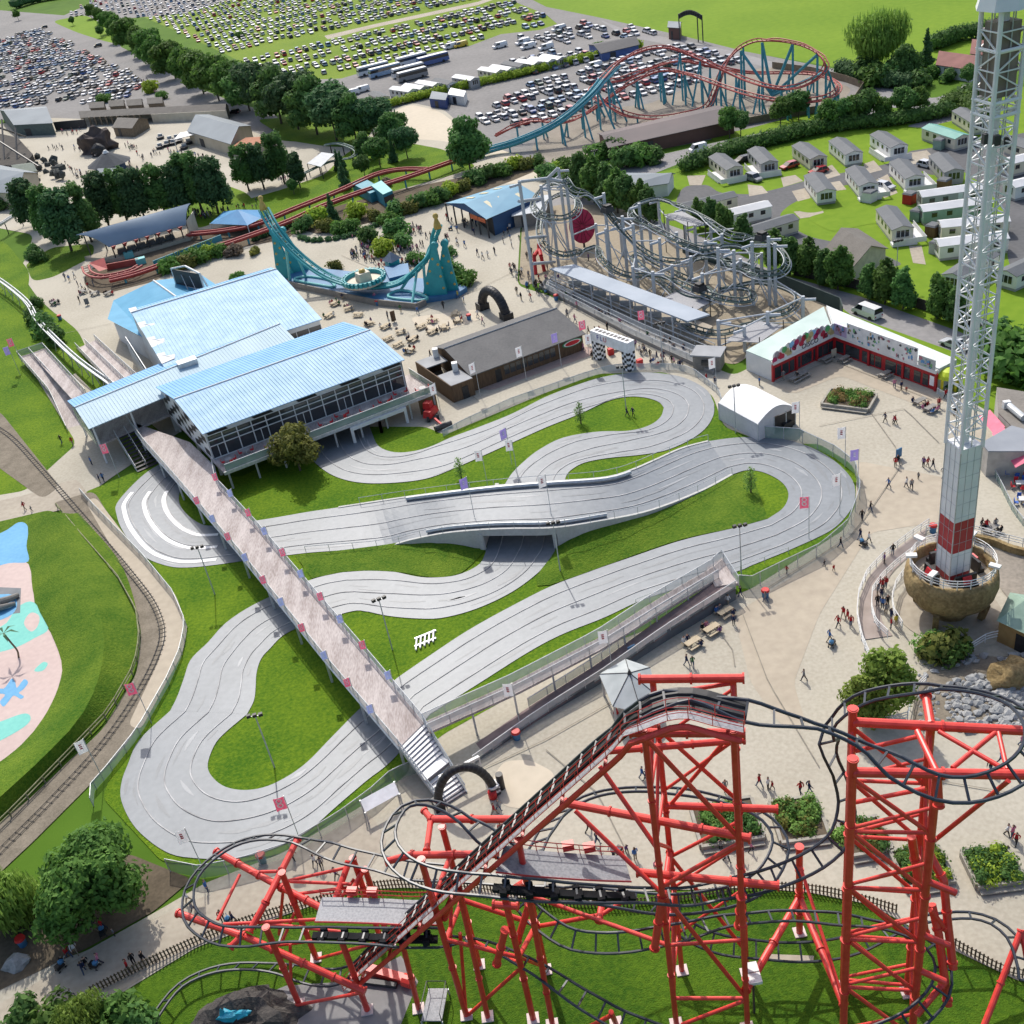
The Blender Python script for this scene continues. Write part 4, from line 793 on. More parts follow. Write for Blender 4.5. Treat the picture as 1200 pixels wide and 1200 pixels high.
rp_(MB().tube([p+s*1.9-u*.55 for p,t,s,u in fr],.2,8),'girder',M_red);rp_(MB().tube([p-u*.5 for p,t,s,u in fr],.34,8),'chain_trough',M_black);rp_(MB().tube([p-s*.35-u*.1 for p,t,s,u in fr],.16,6),'chain_guide',M_black);rp_(MB().tube([p+s*.35-u*.1 for p,t,s,u in fr],.16,6),'chain_guide',M_black)
for p,t,s,u in fr[3::6]:rp_(MB().beam(p-s*.8-u*.3,p+s*2.0-u*.5,.2),'cross_beam',M_red)
for k in(.2,.38,.55):
 p,t,s,u=fr[int(len(fr)*k)]
 tb(V((p.x+s.x*1.2,p.y+s.y*1.2,0)),p+s*1.2-u*.6,.32,flange=4)
def platform(path,i0,i1,side,w0,w1,dz,lab):
 q=[path[i]for i in range(i0,i1)];f=frames(q);mb=MB();rl=MB()
 for(p,t,s,u),(p2,t2,s2,u2)in zip(f,f[1:]):mb.prism([p+s*side*w0+V((0,0,dz)),p+s*side*w1+V((0,0,dz)),p2+s2*side*w1+V((0,0,dz)),p2+s2*side*w0+V((0,0,dz))],.08)
 o=rp_(mb,'brake_platform',M_grate)
 for z in(.5,1.0):rl.tube([p+s*side*w1+V((0,0,dz+z))for p,t,s,u in f],.05,4)
 for p,t,s,u in f[::2]:rl.beam(p+s*side*w1+V((0,0,dz)),p+s*side*w1+V((0,0,dz+1)),.06)
 rl.tube([p+s*side*w0+V((0,0,dz+.1))for p,t,s,u in f],.08,4);setpar(rl.obj('guard_rail',M_red),o)
 n=len(f)
 for k in(.3,.42):p,t,s,u=f[int(n*k)];setpar(MB().box(p+s*side*(w1+.3)+V((0,0,dz+.2)),(.8,.5,.55),math.atan2(t.y,t.x)).obj('motor',M_red),o)
 bk=MB()
 for k in range(n-1):bk.beam(f[k][0]-V((0,0,.2)),f[k+1][0]-V((0,0,.2)),.55,.3)
 for k in range(1,n-1,2):p,t,s,u=f[k];bk.box(p-V((0,0,.3)),(.8,.5,.34),math.atan2(t.y,t.x));bk.box(p-V((0,0,.25))+s*.45,(.5,.22,.4),math.atan2(t.y,t.x));bk.box(p-V((0,0,.25))-s*.45,(.5,.22,.4),math.atan2(t.y,t.x))
 setpar(bk.obj('brake_unit',mat('brake_black',(.012,.012,.013),.9,(.022,.022,.024),spec=.1)),o)
def near(path,px):return min(range(len(path)),key=lambda i:abs(PX(path[i])[0]-px)+(0 if i<1e9 else 0))
mp=T['mid_p'][:int(len(T['mid_p'])*.55)];ia,ib=sorted((near(mp,742),near(mp,560)));sd_=-1 if frames(mp)[ia][2].y<0 else 1
platform(mp,ia,ib,sd_,.95,3.2,.1,'')
lq=T['left_p'];h_=int(len(lq)*.5);sub=lq[h_:];ia,ib=sorted((near(sub,366),near(sub,520)));sd_=1 if frames(sub)[ia][2].y>0 else-1
platform(sub,ia,ib,sd_,.95,3.2,.1,'')
rk=MB();rk.blob(G(292,1196),(4.2,2.6,2.0),0,3,.35,4);tag(rk.obj('rock',mat('dark_rock',(.035,.032,.03),.9,(.09,.08,.072),scale=.8,fine=4,bump=.6),None,False),'dark grey rock mound at the bottom edge under the coaster','rock')
bd=MB().blob(G(268,1190,2.0),(.9,.4,.5),0,2,.4,2);bd.blob(G(283,1188,2.1),(.8,.3,.25),0,2,.5,3);bd.cone(G(262,1190,2.0),.35,.05,.9,8);tag(bd.obj('dragon_figure',mat('turquoise_figure',(.02,.3,.42),.5)),'small turquoise winged figure perched on the dark rock','figure')
mc=thing('service_platform','small grey steel platform with handrails standing on the front lawn','platform',G(513,1190))
pa,pb,pc,pd=G(505,1166),G(527,1166),G(520,1204),G(496,1204);setpar(MB().prism([p+V((0,0,.8))for p in(pa,pb,pc,pd)],.12).obj('deck',M_grate),mc)
for p in(pa,pb,pc,pd):setpar(MB().box(p,(.12,.12,.8)).obj('leg',M_galv),mc)
for a,b in((pa,pd),(pb,pc),(pa,pb)):setpar(MB().tube([a+V((0,0,.9)),a+V((0,0,1.9)),b+V((0,0,1.9)),b+V((0,0,.9))],.04,4).obj('handrail',M_dark),mc)
dr=thing('drive_unit','red steel drive arm lying at the foot of the lift hill','machinery',G(460,1150));setpar(MB().beam(G(430,1135,.5),G(482,1150,.4),.7,.6).obj('arm',M_red),dr);setpar(MB().tube([G(473,1148,.5),G(483,1151,.5)],.55,10).obj('drum',M_red),dr);setpar(MB().beam(G(425,1150,.3),G(465,1155,.3),.4).obj('frame',M_dark),dr)
# drop tower on its rock bowl
M_tow=mat('tower_white',(.68,.7,.72),.45,(.78,.79,.8),scale=.6);M_towr=mat('tower_red',(.38,.03,.04),.5,(.45,.045,.055),scale=.7)
M_rock=mat('ochre_rockwork',(.16,.11,.045),.9,(.32,.235,.11),scale=.45,fine=3,bump=.7,bscale=3,thr=(.4,.62))
ta=math.radians(12);tu,tv=V((math.cos(ta),math.sin(ta),0)),V((-math.sin(ta),math.cos(ta),0));tF=on(G(1112,684,5.0),0);S_=2.35
tw=thing('drop_tower','very tall white lattice drop tower with a red and white clad base','tower',tF+(tu+tv)*S_/2)
def tp(mb,name,m,sm=False):o=mb.obj(name,m,None,sm);setpar(o,tw);return o
def tc(i,j,z):return tF+tu*S_*i+tv*S_*j+V((0,0,z))
ZB,ZC,ZTOP=5.0,HT(tF,528),HT(tF,13);Z1,Z2,Z3=HT(tF,676),HT(tF,650),HT(tF,614)
for z0,z1,m in((ZB,Z1,M_towr),(Z1,Z2,M_tow),(Z2,Z3,M_towr),(Z3,ZC,M_tow)):tp(MB().prism([tc(0,0,z0),tc(1,0,z0),tc(1,1,z0),tc(0,1,z0)],z1-z0-.02),'cladding_panel',m)
jt=MB()
for z in[ZB+.1+1.6*i for i in range(10)]:
 c=[tc(-.008,-.008,z),tc(1.008,-.008,z),tc(1.008,1.008,z),tc(-.008,1.008,z)];jt.tube(c,.02,4,closed=True)
for k in(.33,.66):jt.beam(tc(k,-.008,ZB),tc(k,-.008,ZC),.03);jt.beam(tc(-.008,k,ZB),tc(-.008,k,ZC),.03)
tp(jt,'panel_joint',M_galv)
for i,j in((0,0),(1,0),(1,1),(0,1)):tp(MB().tube([tc(i,j,ZC-.3),tc(i,j,ZTOP)],.2,8),'corner_post',M_tow);tp(MB().tube([tc(i,j,ZB),tc(i,j,ZC)],.06,6),'corner_trim',M_galv)
for(a,b)in(((0,0),(1,0)),((1,0),(1,1)),((1,1),(0,1)),((0,1),(0,0))):
 n=25;br_=MB()
 for k in range(n):
  z0,z1=ZC+.4+(ZTOP-ZC-2)*k/n,ZC+.4+(ZTOP-ZC-2)*(k+1)/n
  p,q=(a,b)if k%2 else(b,a);br_.beam(tc(*p,z0),tc(*q,z1),.11);br_.beam(tc(*a,z1),tc(*b,z1),.1)
 tp(br_,'lattice_brace',M_tow)
tp(MB().tube([tc(.5,.5,ZC),tc(.5,.5,ZTOP)],.42,10),'lift_cylinder',M_tow)
for i,j in((.5,.04),(.96,.5),(.5,.96),(.04,.5)):tp(MB().tube([tc(i,j,ZC),tc(i,j,ZTOP)],.06,5),'guide_cable',M_galv)
ld=MB()
for z in[ZC+.5*i for i in range(int((ZTOP-ZC)/.5))]:ld.beam(tc(.75,.85,z),tc(.95,.85,z),.05)
for k in(.75,.95):ld.beam(tc(k,.85,ZC),tc(k,.85,ZTOP),.06)
tp(ld,'ladder',M_dark)
for z in(ZTOP-8,ZTOP-6.9,ZTOP-3):tp(MB().tube([tc(-.03,-.03,z),tc(1.03,-.03,z),tc(1.03,1.03,z),tc(-.03,1.03,z)],.16,6,closed=True),'top_ring',M_tow)
tp(MB().prism([tc(.1,.1,ZTOP-6.6),tc(.9,.1,ZTOP-6.6),tc(.9,.9,ZTOP-6.6),tc(.1,.9,ZTOP-6.6)],5.6),'machine_cabin',mat('cabin_brown',(.2,.16,.13),.6,(.28,.23,.19),scale=1))
tp(MB().cone(tc(.5,.5,ZTOP),2.25,1.5,2.8,8),'cap',M_tow)
for z,i,j in((ZTOP-10,-.08,.1),(ZTOP-11,1.1,.5),(ZTOP-10.3,.3,.05)):tp(MB().box(tc(i,j,z),(.55,.45,.8)),'sheave_box',M_dark)
bo=thing('rock_bowl','ochre rockwork bowl on a stem carrying the foot of the drop tower','rockwork',tc(.5,.5,0))
c0=tc(.5,.5,0)
bw_=MB().lathe(c0,[(1.8,0),(2.0,.5),(2.7,1.2),(3.7,2.2),(4.4,3.2),(4.75,4.4),(4.6,5.7),(4.35,6.2),(4.05,6.2),(3.95,5.8),(3.9,5.0),(0,4.95)],40)
bw_.v=[tuple(V(p)+(V((p[0]-c0.x,p[1]-c0.y,0)).normalized()if(p[0]-c0.x)**2+(p[1]-c0.y)**2>.1 else V((0,0,0)))*.28*noise.noise(V(p)*.8))for p in bw_.v]
o=bw_.obj('bowl',M_rock,None,True);setpar(o,bo)
setpar(MB().cone(c0+V((0,0,4.97)),3.9,3.9,.06,30).obj('floor',M_path),bo)
for a in(2.4,3.9,5.6):setpar(MB().beam(c0+V((3.3*math.cos(a),3.3*math.sin(a),0)),c0+V((3.6*math.cos(a),4.0*math.sin(a),2.2)),.6).obj('prop',M_rock),bo)
struct('tower_plinth',MB().cone(c0+V((0,0,.02)),5.3,5.3,.12,36),M_path)
fence('bowl_railing','white railing round the rim of the rock bowl',[c0+V((4.2*math.cos(a),4.2*math.sin(a),6.2))for a in[2*PI*i/28 for i in range(29)]],1.1,1.3,None,M_rail,rails=3,cat='railing')
for i,(a,r_)in enumerate(((0.2,2.6),(1.7,2.6),(3.3,2.6),(4.85,2.6))):
 p=c0+V((r_*math.cos(a),r_*math.sin(a),5.04));s=thing('ride_seat_unit','row of black padded ride seats on the %s side of the tower foot'%('right','far','left','near')[i],'ride seat',p)
 setpar(MB().box(p,(.8,2.4,.5),a).obj('seat',M_black),s);setpar(MB().box(p+V((-.25*math.cos(a),-.25*math.sin(a),.5)),(.3,2.4,1.0),a).obj('backrest',M_black),s);setpar(MB().beam(p+V((0,0,1.5)),p+V((.3*math.cos(a),.3*math.sin(a),.7)),.9,.2).obj('restraint',M_redp),s)
for i,a in enumerate((.7,2.1,2.9,3.8,5.5)):
 p=c0+V((4.15*math.cos(a),4.2*math.sin(a),6.2));s=thing('floodlight','white twin floodlight on the bowl rim, %s anticlockwise from the right'%nth[i],'lamp',p,'bowl rim floodlights')
 setpar(MB().tube([p,p+V((0,0,1.3))],.05,5).obj('pole',M_rail),s);setpar(MB().box(p+V((0,0,1.3)),(1.1,.6,.25),a).obj('lamp_head',M_rail),s)
for pts,z,lb in(([(1088,617),(1062,635),(1036,655),(1016,676),(1006,700),(1004,725),(1010,753),(1018,772)],.1,'outer white railing curving round the tower queue'),([(1072,648),(1050,665),(1034,680),(1022,697),(1021,717),(1026,735),(1040,748)],.8,'middle white railing of the tower queue'),([(1062,672),(1050,688),(1045,705),(1047,722),(1057,738)],.6,'inner white railing of the tower queue'),([(1085,625),(1100,622),(1145,626),(1175,635),(1215,645)],.2,'white railing behind the tower bowl'),([(1115,748),(1137,764),(1156,752),(1181,747),(1205,758)],.3,'white railing beside the rocky stream'),([(1085,800),(1070,815),(1063,845),(1040,850),(1010,848)],.1,'low white railing under the coaster by the stream')):
 fence('queue_railing',lb,GP(pts,z),1.15,1.4,None,M_rail,rails=3,cat='railing')
mb=MB();qo=GP([(1088,617),(1062,635),(1036,655),(1018,676),(1008,700),(1006,725),(1012,750)],.1);qi=GP([(1080,640),(1062,655),(1046,670),(1034,690),(1030,712),(1034,730),(1046,745)],.1)
struct('queue_path',MB().add([p+V((0,0,.05))for p in resample(qo,14)+resample(qi,14)],[(i,i+1,14+i+1,14+i)for i in range(13)]),mat('queue_paving',(.28,.23,.2),.85,(.36,.3,.27),scale=.5))
fo=thing('low_wall','low curved ochre wall behind the tower bowl','wall',G(1180,645));setpar(MB().wall(spline(GP([(1140,634),(1165,640),(1185,648),(1215,655)]),4),1.0,0,.5).obj('wall',M_rock),fo)
hb=thing('stream_cabin','ochre walled cabin with a sage green roof beside the rocky stream','cabin',G(1185,745));w0,w1,w2,w3=G(1168,752),G(1206,770),G(1230,730),G(1182,722)
setpar(MB().prism([w0,w1,w2,w3],2.9).obj('wall',mat('ochre_timber',(.27,.17,.06),.8,(.35,.23,.09),scale=1)),hb);pk=V((0,0,4.6))+(w0+w1+w2+w3)/4;up=V((0,0,2.9));ww=[p+(p-(w0+w1+w2+w3)/4)*.12+up for p in(w0,w1,w2,w3)]
setpar(MB().add(ww+[pk],[(0,1,4),(1,2,4),(2,3,4),(3,0,4),(3,2,1,0)]).obj('roof',mat('sage_roof',(.2,.3,.24),.7,(.26,.37,.3),scale=1)),hb);d_=w0.lerp(w1,.72)+(w0-w2).normalized()*.03;dx=(w1-w0).normalized()
setpar(MB().box(d_+V((0,0,.1)),(1.2,.08,2.1),math.atan2(dx.y,dx.x)).obj('door',M_black),hb)
M_st=mat('stream_stone',(.2,.21,.215),.85,(.38,.38,.37),scale=.7,fine=4)
rs=MB();rr=random.Random(5)
for i in range(620):
 x,y=rr.uniform(1075,1230),rr.uniform(770,858)
 if y<770+max(0,(1140-x)*.35)or(abs(y-(800-(x-1090)*.28))<8 and x<1170):continue
 r=rr.uniform(.18,.5)*(1.2 if x>1120 else .8);p=G(x,y);rs.blob((p.x,p.y,r*.35),(r,r*rr.uniform(.7,1),r*.75),0,1,.3,i)
o=tag(rs.obj('rubble',M_st,None,False),'grey and white stones heaped along the stream bed','stones',kind='stuff')
bb=MB().blob(G(1193,795),(2.6,2.2,2.4),0,3,.3,9);tag(bb.obj('boulder',M_rock,None,True),'large smooth brown boulder right of the grey stream stones','boulder')
# marquee
A,B,Cq=G(842,472,2.8),G(888,497,2.8),G(932,477,2.8);D=A+Cq-B
mq=thing('marquee','white marquee with an arched roof at the right of the upper hairpin','marquee',on((A+Cq)/2,0))
n=10;vs=[]
for e0,e1 in((B,Cq),(A,D)):
 for i in range(n+1):p=e0.lerp(e1,i/n);vs.append(p+V((0,0,1.5*math.sin(PI*i/n))))
setpar(MB().add(vs,[(i,i+1,n+2+i,n+1+i)for i in range(n)]).obj('roof',mat('white_canvas',(.74,.74,.73),.6,(.82,.82,.81),scale=.5),None,True),mq)
g=MB();g.add(vs[n+1:],[tuple(range(n+1))]);setpar(g.obj('gable',M_whitef),mq)
g=MB();g.add(vs[:n+1],[tuple(range(n+1))[::-1]]);setpar(g.obj('gable',M_whitef),mq)
for a,b in((A,B),(A,D),(D,Cq)):setpar(MB().wall([on(a,0),on(b,0)],2.8,0,.04).obj('side_wall',M_whitef),mq)
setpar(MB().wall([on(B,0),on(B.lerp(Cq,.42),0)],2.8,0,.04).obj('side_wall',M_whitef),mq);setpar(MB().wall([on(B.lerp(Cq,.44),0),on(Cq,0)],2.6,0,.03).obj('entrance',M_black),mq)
for p in(A,B,Cq,D,B.lerp(Cq,.43),B.lerp(Cq,.75)):setpar(MB().box(on(p,0),(.14,.14,2.8)).obj('post',M_galv),mq)
bx=MB().box(G(921,502),(1.6,1.0,1.1),.5);tag(bx.obj('storage_box',M_black),'black storage box at the open corner of the marquee','box')
# red arcade
M_ared=mat('arcade_red',(.36,.012,.018),.5,(.43,.02,.026),scale=1);M_mint=mat('mint_felt_roof',(.42,.53,.49),.7,(.5,.6,.56),scale=.3)
a0,a1,a2=G(905,447),G(977,412),G(1097,458);HA=2.75
u1,u2=(a1-a0).normalized(),(a2-a1).normalized();n1,n2=V((-u1.y,u1.x,0)),V((-u2.y,u2.x,0));n1=n1 if n1.x<0 else-n1;n2=n2 if n2.y>0 else-n2
dA=(G(868,438)-a0).length;b0,b1,b2=a0+n1*dA,a1+n1*dA+u1*2.5,a2+n2*4.0;b1=G(965,382)+V((0,0,0))
ar=thing('amusement_arcade','L shaped red fronted arcade with white sign boards and a mint roof','building',a1)
def ap(mb,name,m):o=mb.obj(name,m);setpar(o,ar);return o
b1=on(b1,0)
ap(MB().prism([a0+n1*.1,a1+n1*.1,b1,b0],HA+.5),'wall',M_wallw);ap(MB().prism([a1+n2*.1,a2+n2*.1,b2,b1+n2*.5],HA+.45),'wall',M_wallw)
up=V((0,0,HA+.5));ap(MB().prism([p+up for p in(a0+n1*.3,a1+n1*.3,b1,b0)],.14),'roof',M_mint);ap(MB().prism([p+up for p in(a1+n2*.3,a2+n2*.3,b2,b1+n2*.6)],.15),'roof',mat('white_felt',(.6,.64,.62),.7))
ap(MB().wall([a0-n1*.02,a1-n1*.02],HA,0,.22),'red_front',M_ared);ap(MB().wall([a1-n2*.02,a2-n2*.02],HA,0,.22),'red_front',M_ared)
L1,L2_=(a1-a0).length,(a2-a1).length
for(o_,u,nn,L,spans)in((a0,u1,n1,L1,((.03,.13),(.15,.25),(.27,.34),(.39,.44),(.46,.62),(.65,.68),(.72,.8),(.81,.89),(.9,.97))),(a1,u2,n2,L2_,((.03,.11),(.13,.27),(.3,.37),(.375,.42),(.43,.49),(.53,.63),(.64,.76),(.8,.86),(.88,.93)))):
 for s0,s1 in spans:ap(MB().wall([o_+u*L*s0-nn*.15+V((0,0,.35)),o_+u*L*s1-nn*.15+V((0,0,.35))],1.75,0,.06),'window',M_glass)
 for s in(.0,.37,.7,1.0):ap(MB().box(o_+u*L*s-nn*.2,(.35,.35,HA),math.atan2(u.y,u.x)),'pilaster',M_ared)
 ap(MB().wall([o_-nn*.25+V((0,0,HA)),o_+u*L-nn*.25+V((0,0,HA))],.5,0,.25),'fascia',M_wallw)
sb=thing('scalloped_sign','scalloped white sign board with coloured discs on the left arcade wing','sign',a0+V((0,0,HA+.5)))
o_=a0-n1*.3+V((0,0,HA+.25));N=11;top=[]
for k in range(N*6+1):
 s=k/(N*6);base=.9+1.9*math.sin(PI*min(1,.15+s*.75))*(.6+.4*s);top.append(o_+u1*L1*s+V((0,0,base+.35*abs(math.sin(PI*s*N)))))
pts=[o_]+top+[o_+u1*L1];m=len(pts);th_=n1*.12
setpar(MB().add([p for p in pts]+[p+th_ for p in pts],[tuple(range(m)),tuple(range(m,2*m))[::-1]]+[(i,(i+1)%m,m+(i+1)%m,m+i)for i in range(m)]).obj('board',mat('sign_white',(.7,.69,.68),.5)),sb)
cols=[(.45,.03,.12),(.25,.5,.75),(.5,.42,.2),(.1,.42,.14),(.45,.03,.06),(.35,.3,.33)]
dm=[mat('disc_%s'%n_,c,.5)for n_,c in zip(('crimson','sky','sand','green','red','mauve'),cols)]
rr=random.Random(4)
for i in range(26):
 s=(i+.5)/26;hi=(.9+1.9*math.sin(PI*min(1,.15+s*.75))*(.6+.4*s));z=(.55,hi*.55,hi-.35)[(i*2)%3]if not .3<s<.75 or i%3 else hi-.5
 c=o_+u1*L1*s+V((0,0,z))-n1*.03;r_=.52;kk=16
 setpar(MB().add([c+u1*r_*math.cos(2*PI*q/kk)+V((0,0,r_*math.sin(2*PI*q/kk)))for q in range(kk)],[tuple(range(kk))]).obj('coloured_disc',dm[(i*5+i//3)%6]),sb)
for s_,k,z in(('I',.27,1.0),("'S",.33,1.0),('OISCO',.58,.55),('G',.84,.6)):text(s_,1.15,M_blktx,o_+u1*L1*k+V((0,0,z))-n1*.06,u1 if u1.x>0 else-u1,(0,0,1),sb)
def pic(o1,L,h,label,seed,bg):
 s=thing('picture_board',label,'sign',o1);setpar(MB().wall([o1,o1+u2*L],h,0,.1).obj('board',bg),s);r=random.Random(seed);shp={}
 for i in range(int(L*4.5)):
  c=o1+u2*r.uniform(.3,L-.3)+V((0,0,r.uniform(.3,h-.3)))-n2*(.07+.004*(i%9));kk=r.randint(5,9);a_,b_=r.uniform(.12,.42),r.uniform(.12,.5)
  q=shp.setdefault(r.randrange(6),MB());q.add([c+u2*a_*r.uniform(.5,1)*math.cos(2*PI*j/kk)+V((0,0,b_*r.uniform(.5,1)*math.sin(2*PI*j/kk)))for j in range(kk)],[tuple(range(kk))])
 pm=[mat('print_'+n_,c,.6)for n_,c in zip(('ink','teal','ochre','pink','blue','green'),((.06,.06,.07),(.1,.3,.32),(.4,.3,.15),(.4,.16,.2),(.12,.28,.5),(.15,.35,.15)))]
 al,ms=MB(),[]
 for k,q in shp.items():al.add(q.v,q.f,k)
 setpar(al.obj('abstract_print',pm),s)
zz=V((0,0,HA+.35));pic(a1+u2*.3-n2*.3+zz,L2_*.13,1.9,'short lilac picture board in the inner corner of the arcade',1,mat('lilac_board',(.45,.36,.52),.6));pic(a1+u2*L2_*.15-n2*.35+zz,L2_*.68,2.7,'long white picture board of many small colourful shapes on the arcade',2,MATS['sign_white']);pic(a1+u2*L2_*.84-n2*.3+zz,L2_*.15,1.7,'low grey picture board at the right end of the arcade',3,mat('grey_board',(.4,.44,.43),.6))
ps=thing('price_board','white price poster framed at the right end of the red arcade front','sign',a2);setpar(MB().wall([a1+u2*L2_*.945-n2*.2+V((0,0,.7)),a1+u2*L2_*.985-n2*.2+V((0,0,.7))],1.5,0,.05).obj('poster',M_whtx),ps)
yb=thing('yellow_booth','lime yellow domed play booth at the end of the arcade','booth',G(1112,462));c=G(1110,455);setpar(MB().lathe(c+V((0,0,2.0)),[(1.7,0),(1.5,.5),(1.0,.95),(.0,1.15)],16).obj('dome',mat('lime_paint',(.45,.55,.02),.5)),yb)
for k in range(5):a=k*2*PI/5;setpar(MB().box(c+V((1.5*math.cos(a),1.5*math.sin(a),0)),(.3,.3,2.1)).obj('post',mat('yellow_paint',(.6,.52,.03),.5)),yb)
fence('booth_fence','pale rail fence in front of the yellow booth',GP([(1098,462),(1115,472),(1132,484)]),1.0,1.5,M_mesh,M_rail)
# timber bar
M_bark=mat('dark_brown_cladding',(.075,.045,.024),.8,(.13,.08,.045),scale=1.2,streak=(5,5,.5));M_rgrey=mat('grey_felt_roof',(.1,.1,.1),.85,(.15,.148,.145),scale=.35,fine=3);M_rgrey2=mat('pale_felt_roof',(.27,.28,.29),.8,(.34,.35,.36),scale=.35)
EB=3.2;f5,LB,WB=fr3(G(552,438,EB),G(682,390,EB),G(513,410,EB));bar=thing('timber_bar','long brown timber bar with a wide grey felt roof behind the kart track','building',f5(LB/2,WB/2,0))
def bq(mb,name,m):o=mb.obj(name,m);setpar(o,bar);return o
rf=MB();tR=WB*.68;zr=EB+1.7
for t0,t1,z0,z1 in((-.5,tR,EB-.1,zr),(tR,WB+.5,zr,EB+.5)):
 p=[f5(-.4,t0,z0),f5(LB+.4,t0,z0),f5(LB+.4,t1,z1),f5(-.4,t1,z1)];q=[x-V((0,0,.15))for x in p];rf.add(p+q,((0,1,2,3),(7,6,5,4),(0,4,5,1),(1,5,6,2),(2,6,7,3),(3,7,4,0)))
bq(rf,'roof',M_rgrey);bq(MB().tube([f5(-.4,tR,zr+.05),f5(LB+.4,tR,zr+.05)],.12,5),'ridge',M_rgrey2)
w=MB()
for s in(0,LB):w.add([f5(s,0,0),f5(s,WB,0),f5(s,WB,EB+.45),f5(s,tR,zr-.15),f5(s,0,EB-.1)],[(0,1,2,3,4)]if s==0 else[(4,3,2,1,0)])
w.quad(f5(0,0,0),f5(LB,0,0),f5(LB,0,EB-.1),f5(0,0,EB-.1));w.quad(f5(0,WB,0),f5(0,WB,EB+.4),f5(LB,WB,EB+.4),f5(LB,WB,0));bq(w,'wall',M_bark)
for k in range(9):s=LB*(.28+.052*k);bq(MB().quad(f5(s,-.04,.9),f5(s+LB*.044,-.04,.9),f5(s+LB*.044,-.04,2.5),f5(s,-.04,2.5)),'window',M_glass)
bq(MB().quad(f5(LB*.2,-.04,0),f5(LB*.25,-.04,0),f5(LB*.25,-.04,2.3),f5(LB*.2,-.04,2.3)),'door',M_black)
ya,yb_,yc,yd=f5(-4.2,-1.2,0),f5(-.4,-1.2,0),f5(-.4,WB-1,0),f5(-4.6,WB-1,0)
bq(MB().wall([yb_,ya,yd,yc],3.0,0,.2),'yard_wall',M_bark);bq(MB().prism([p+V((0,0,2.9))for p in(ya,yb_,f5(-.4,WB*.3,0),f5(-4.25,WB*.3,0))],.15),'yard_roof',M_rgrey2);bq(MB().prism([p+V((0,0,2.9))for p in(f5(-4.4,WB*.62,0),f5(-.5,WB*.62,0),yc,yd)],.15),'yard_roof',M_rgrey2)
bq(MB().box(f5(-2.0,-1.32,.02),(1.1,.1,2.2),math.atan2((yb_-ya).y,(yb_-ya).x)),'door',M_black)
for t in(WB*.26,WB*.85):bq(MB().box(f5(-1.2,t,3.0),(.9,.9,1.5)),'kitchen_vent',M_rail)
ov=thing('oval_sign','oval red and green sign on the front of the timber bar','sign',f5(LB*.9,-.1,2.2));kk=20
for r_,zf,m,off in((1.0,1.0,mat('sign_green',(.03,.25,.12),.5),.1),(.86,.8,MATS['sign_white'],.13),(.72,.6,mat('sign_red',(.5,.02,.03),.5),.16)):
 setpar(MB().add([f5(LB*.9+1.9*r_*math.cos(2*PI*q/kk),-off,2.15+.62*zf*math.sin(2*PI*q/kk))for q in range(kk)],[tuple(range(kk))]).obj('oval_panel',m),ov)
M_chk=M_blktx
ca,cb=G(703,420),G(738,433);cd=(cb-ca).normalized();cn=V((cd.y,-cd.x,0));ch=thing('chequered_arch','white gantry arch on black and white chequered legs behind the kart track','arch',(ca+cb)/2)
for p in(ca,cb):
 o=MB().box(p,(1.5,1.5,3.3),math.atan2(cd.y,cd.x)).obj('leg',M_whtx);setpar(o,ch);ck=MB()
 for nn,uu in((cn,cd),(cd,cn),(-cd,cn)):
  for i in range(3):
   for j in range(7):
    if(i+j)%2==0:c=p+nn*.76+uu*(-.75+.5*i);ck.add([c+V((0,0,.47*j+.02)),c+uu*.5+V((0,0,.47*j+.02)),c+uu*.5+V((0,0,.47*j+.47)),c+V((0,0,.47*j+.47))],[(0,1,2,3)])
 setpar(ck.obj('chequer_pattern',M_chk),o)
setpar(MB().beam(ca-cd*.8+V((0,0,4.2)),cb+cd*.8+V((0,0,4.2)),1.5,1.8).obj('crossbeam',M_whtx),ch)
tx=MB()
for i in range(9):p=ca.lerp(cb,i/8);tx.box(p+V((0,0,5.11)),(.6,.7,.02),math.atan2(cd.y,cd.x))
setpar(tx.obj('top_hatch',M_dark),ch)
for s_,k,m in(('F',.13,mat('blue_print',(.03,.04,.3),.6)),('L',.25,MATS['blue_print']),('U',.37,M_redtx)):text(s_,1.15,m,ca.lerp(cb,k)+cn*.78+V((0,0,4.25)),cd,(0,0,1),ch)
rbm=mat('red_barrel',(.5,.02,.02),.5)
for p,lb in(((716,416),'left'),((750,429),'right')):tag(MB().box(G(*p),(.9,.7,1.2),.3).obj('vending_box',rbm),'red box beside the %s leg of the chequered arch'%lb,'box')
def inflatable(name,label,p,q,h,r,spots):
 p,q=V(p),V(q);t=thing(name,label,'arch',(p+q)/2);c=(p+q)/2;d=(q-p)/2;pts=[c+d*math.cos(a)+V((0,0,h*math.sin(a)))for a in[PI-PI*i/22 for i in range(23)]]
 setpar(MB().tube(pts,r,12).obj('tube',M_black,None,True),t);rg=MB()
 for a,b in list(zip(pts,pts[1:]))[1:-1]:n_=(b-a).normalized();rg.tube([a-n_*.06,a+n_*.06],r*1.04,12)
 setpar(rg.obj('seam_ring',M_dark),t)
 for k,m in spots:
  e=pts[k];setpar(MB().box(on(e,.02),(r*2.3,r*2.3,1.3),.4).obj('foot',m),t)
inflatable('inflatable_arch','black inflatable arch on the plaza behind the timber bar',G(566,362),G(594,374),4.5,.85,((0,M_black),(22,M_black)))
inflatable('inflatable_arch','thin black inflatable arch over the foot of the footbridge stairs',G(515,948),G(580,930),4.6,.42,((22,mat('chequer_foot',(.05,.05,.05),.6,(.7,.7,.7),scale=1.6,thr=(.49,.51))),(0,M_black)))
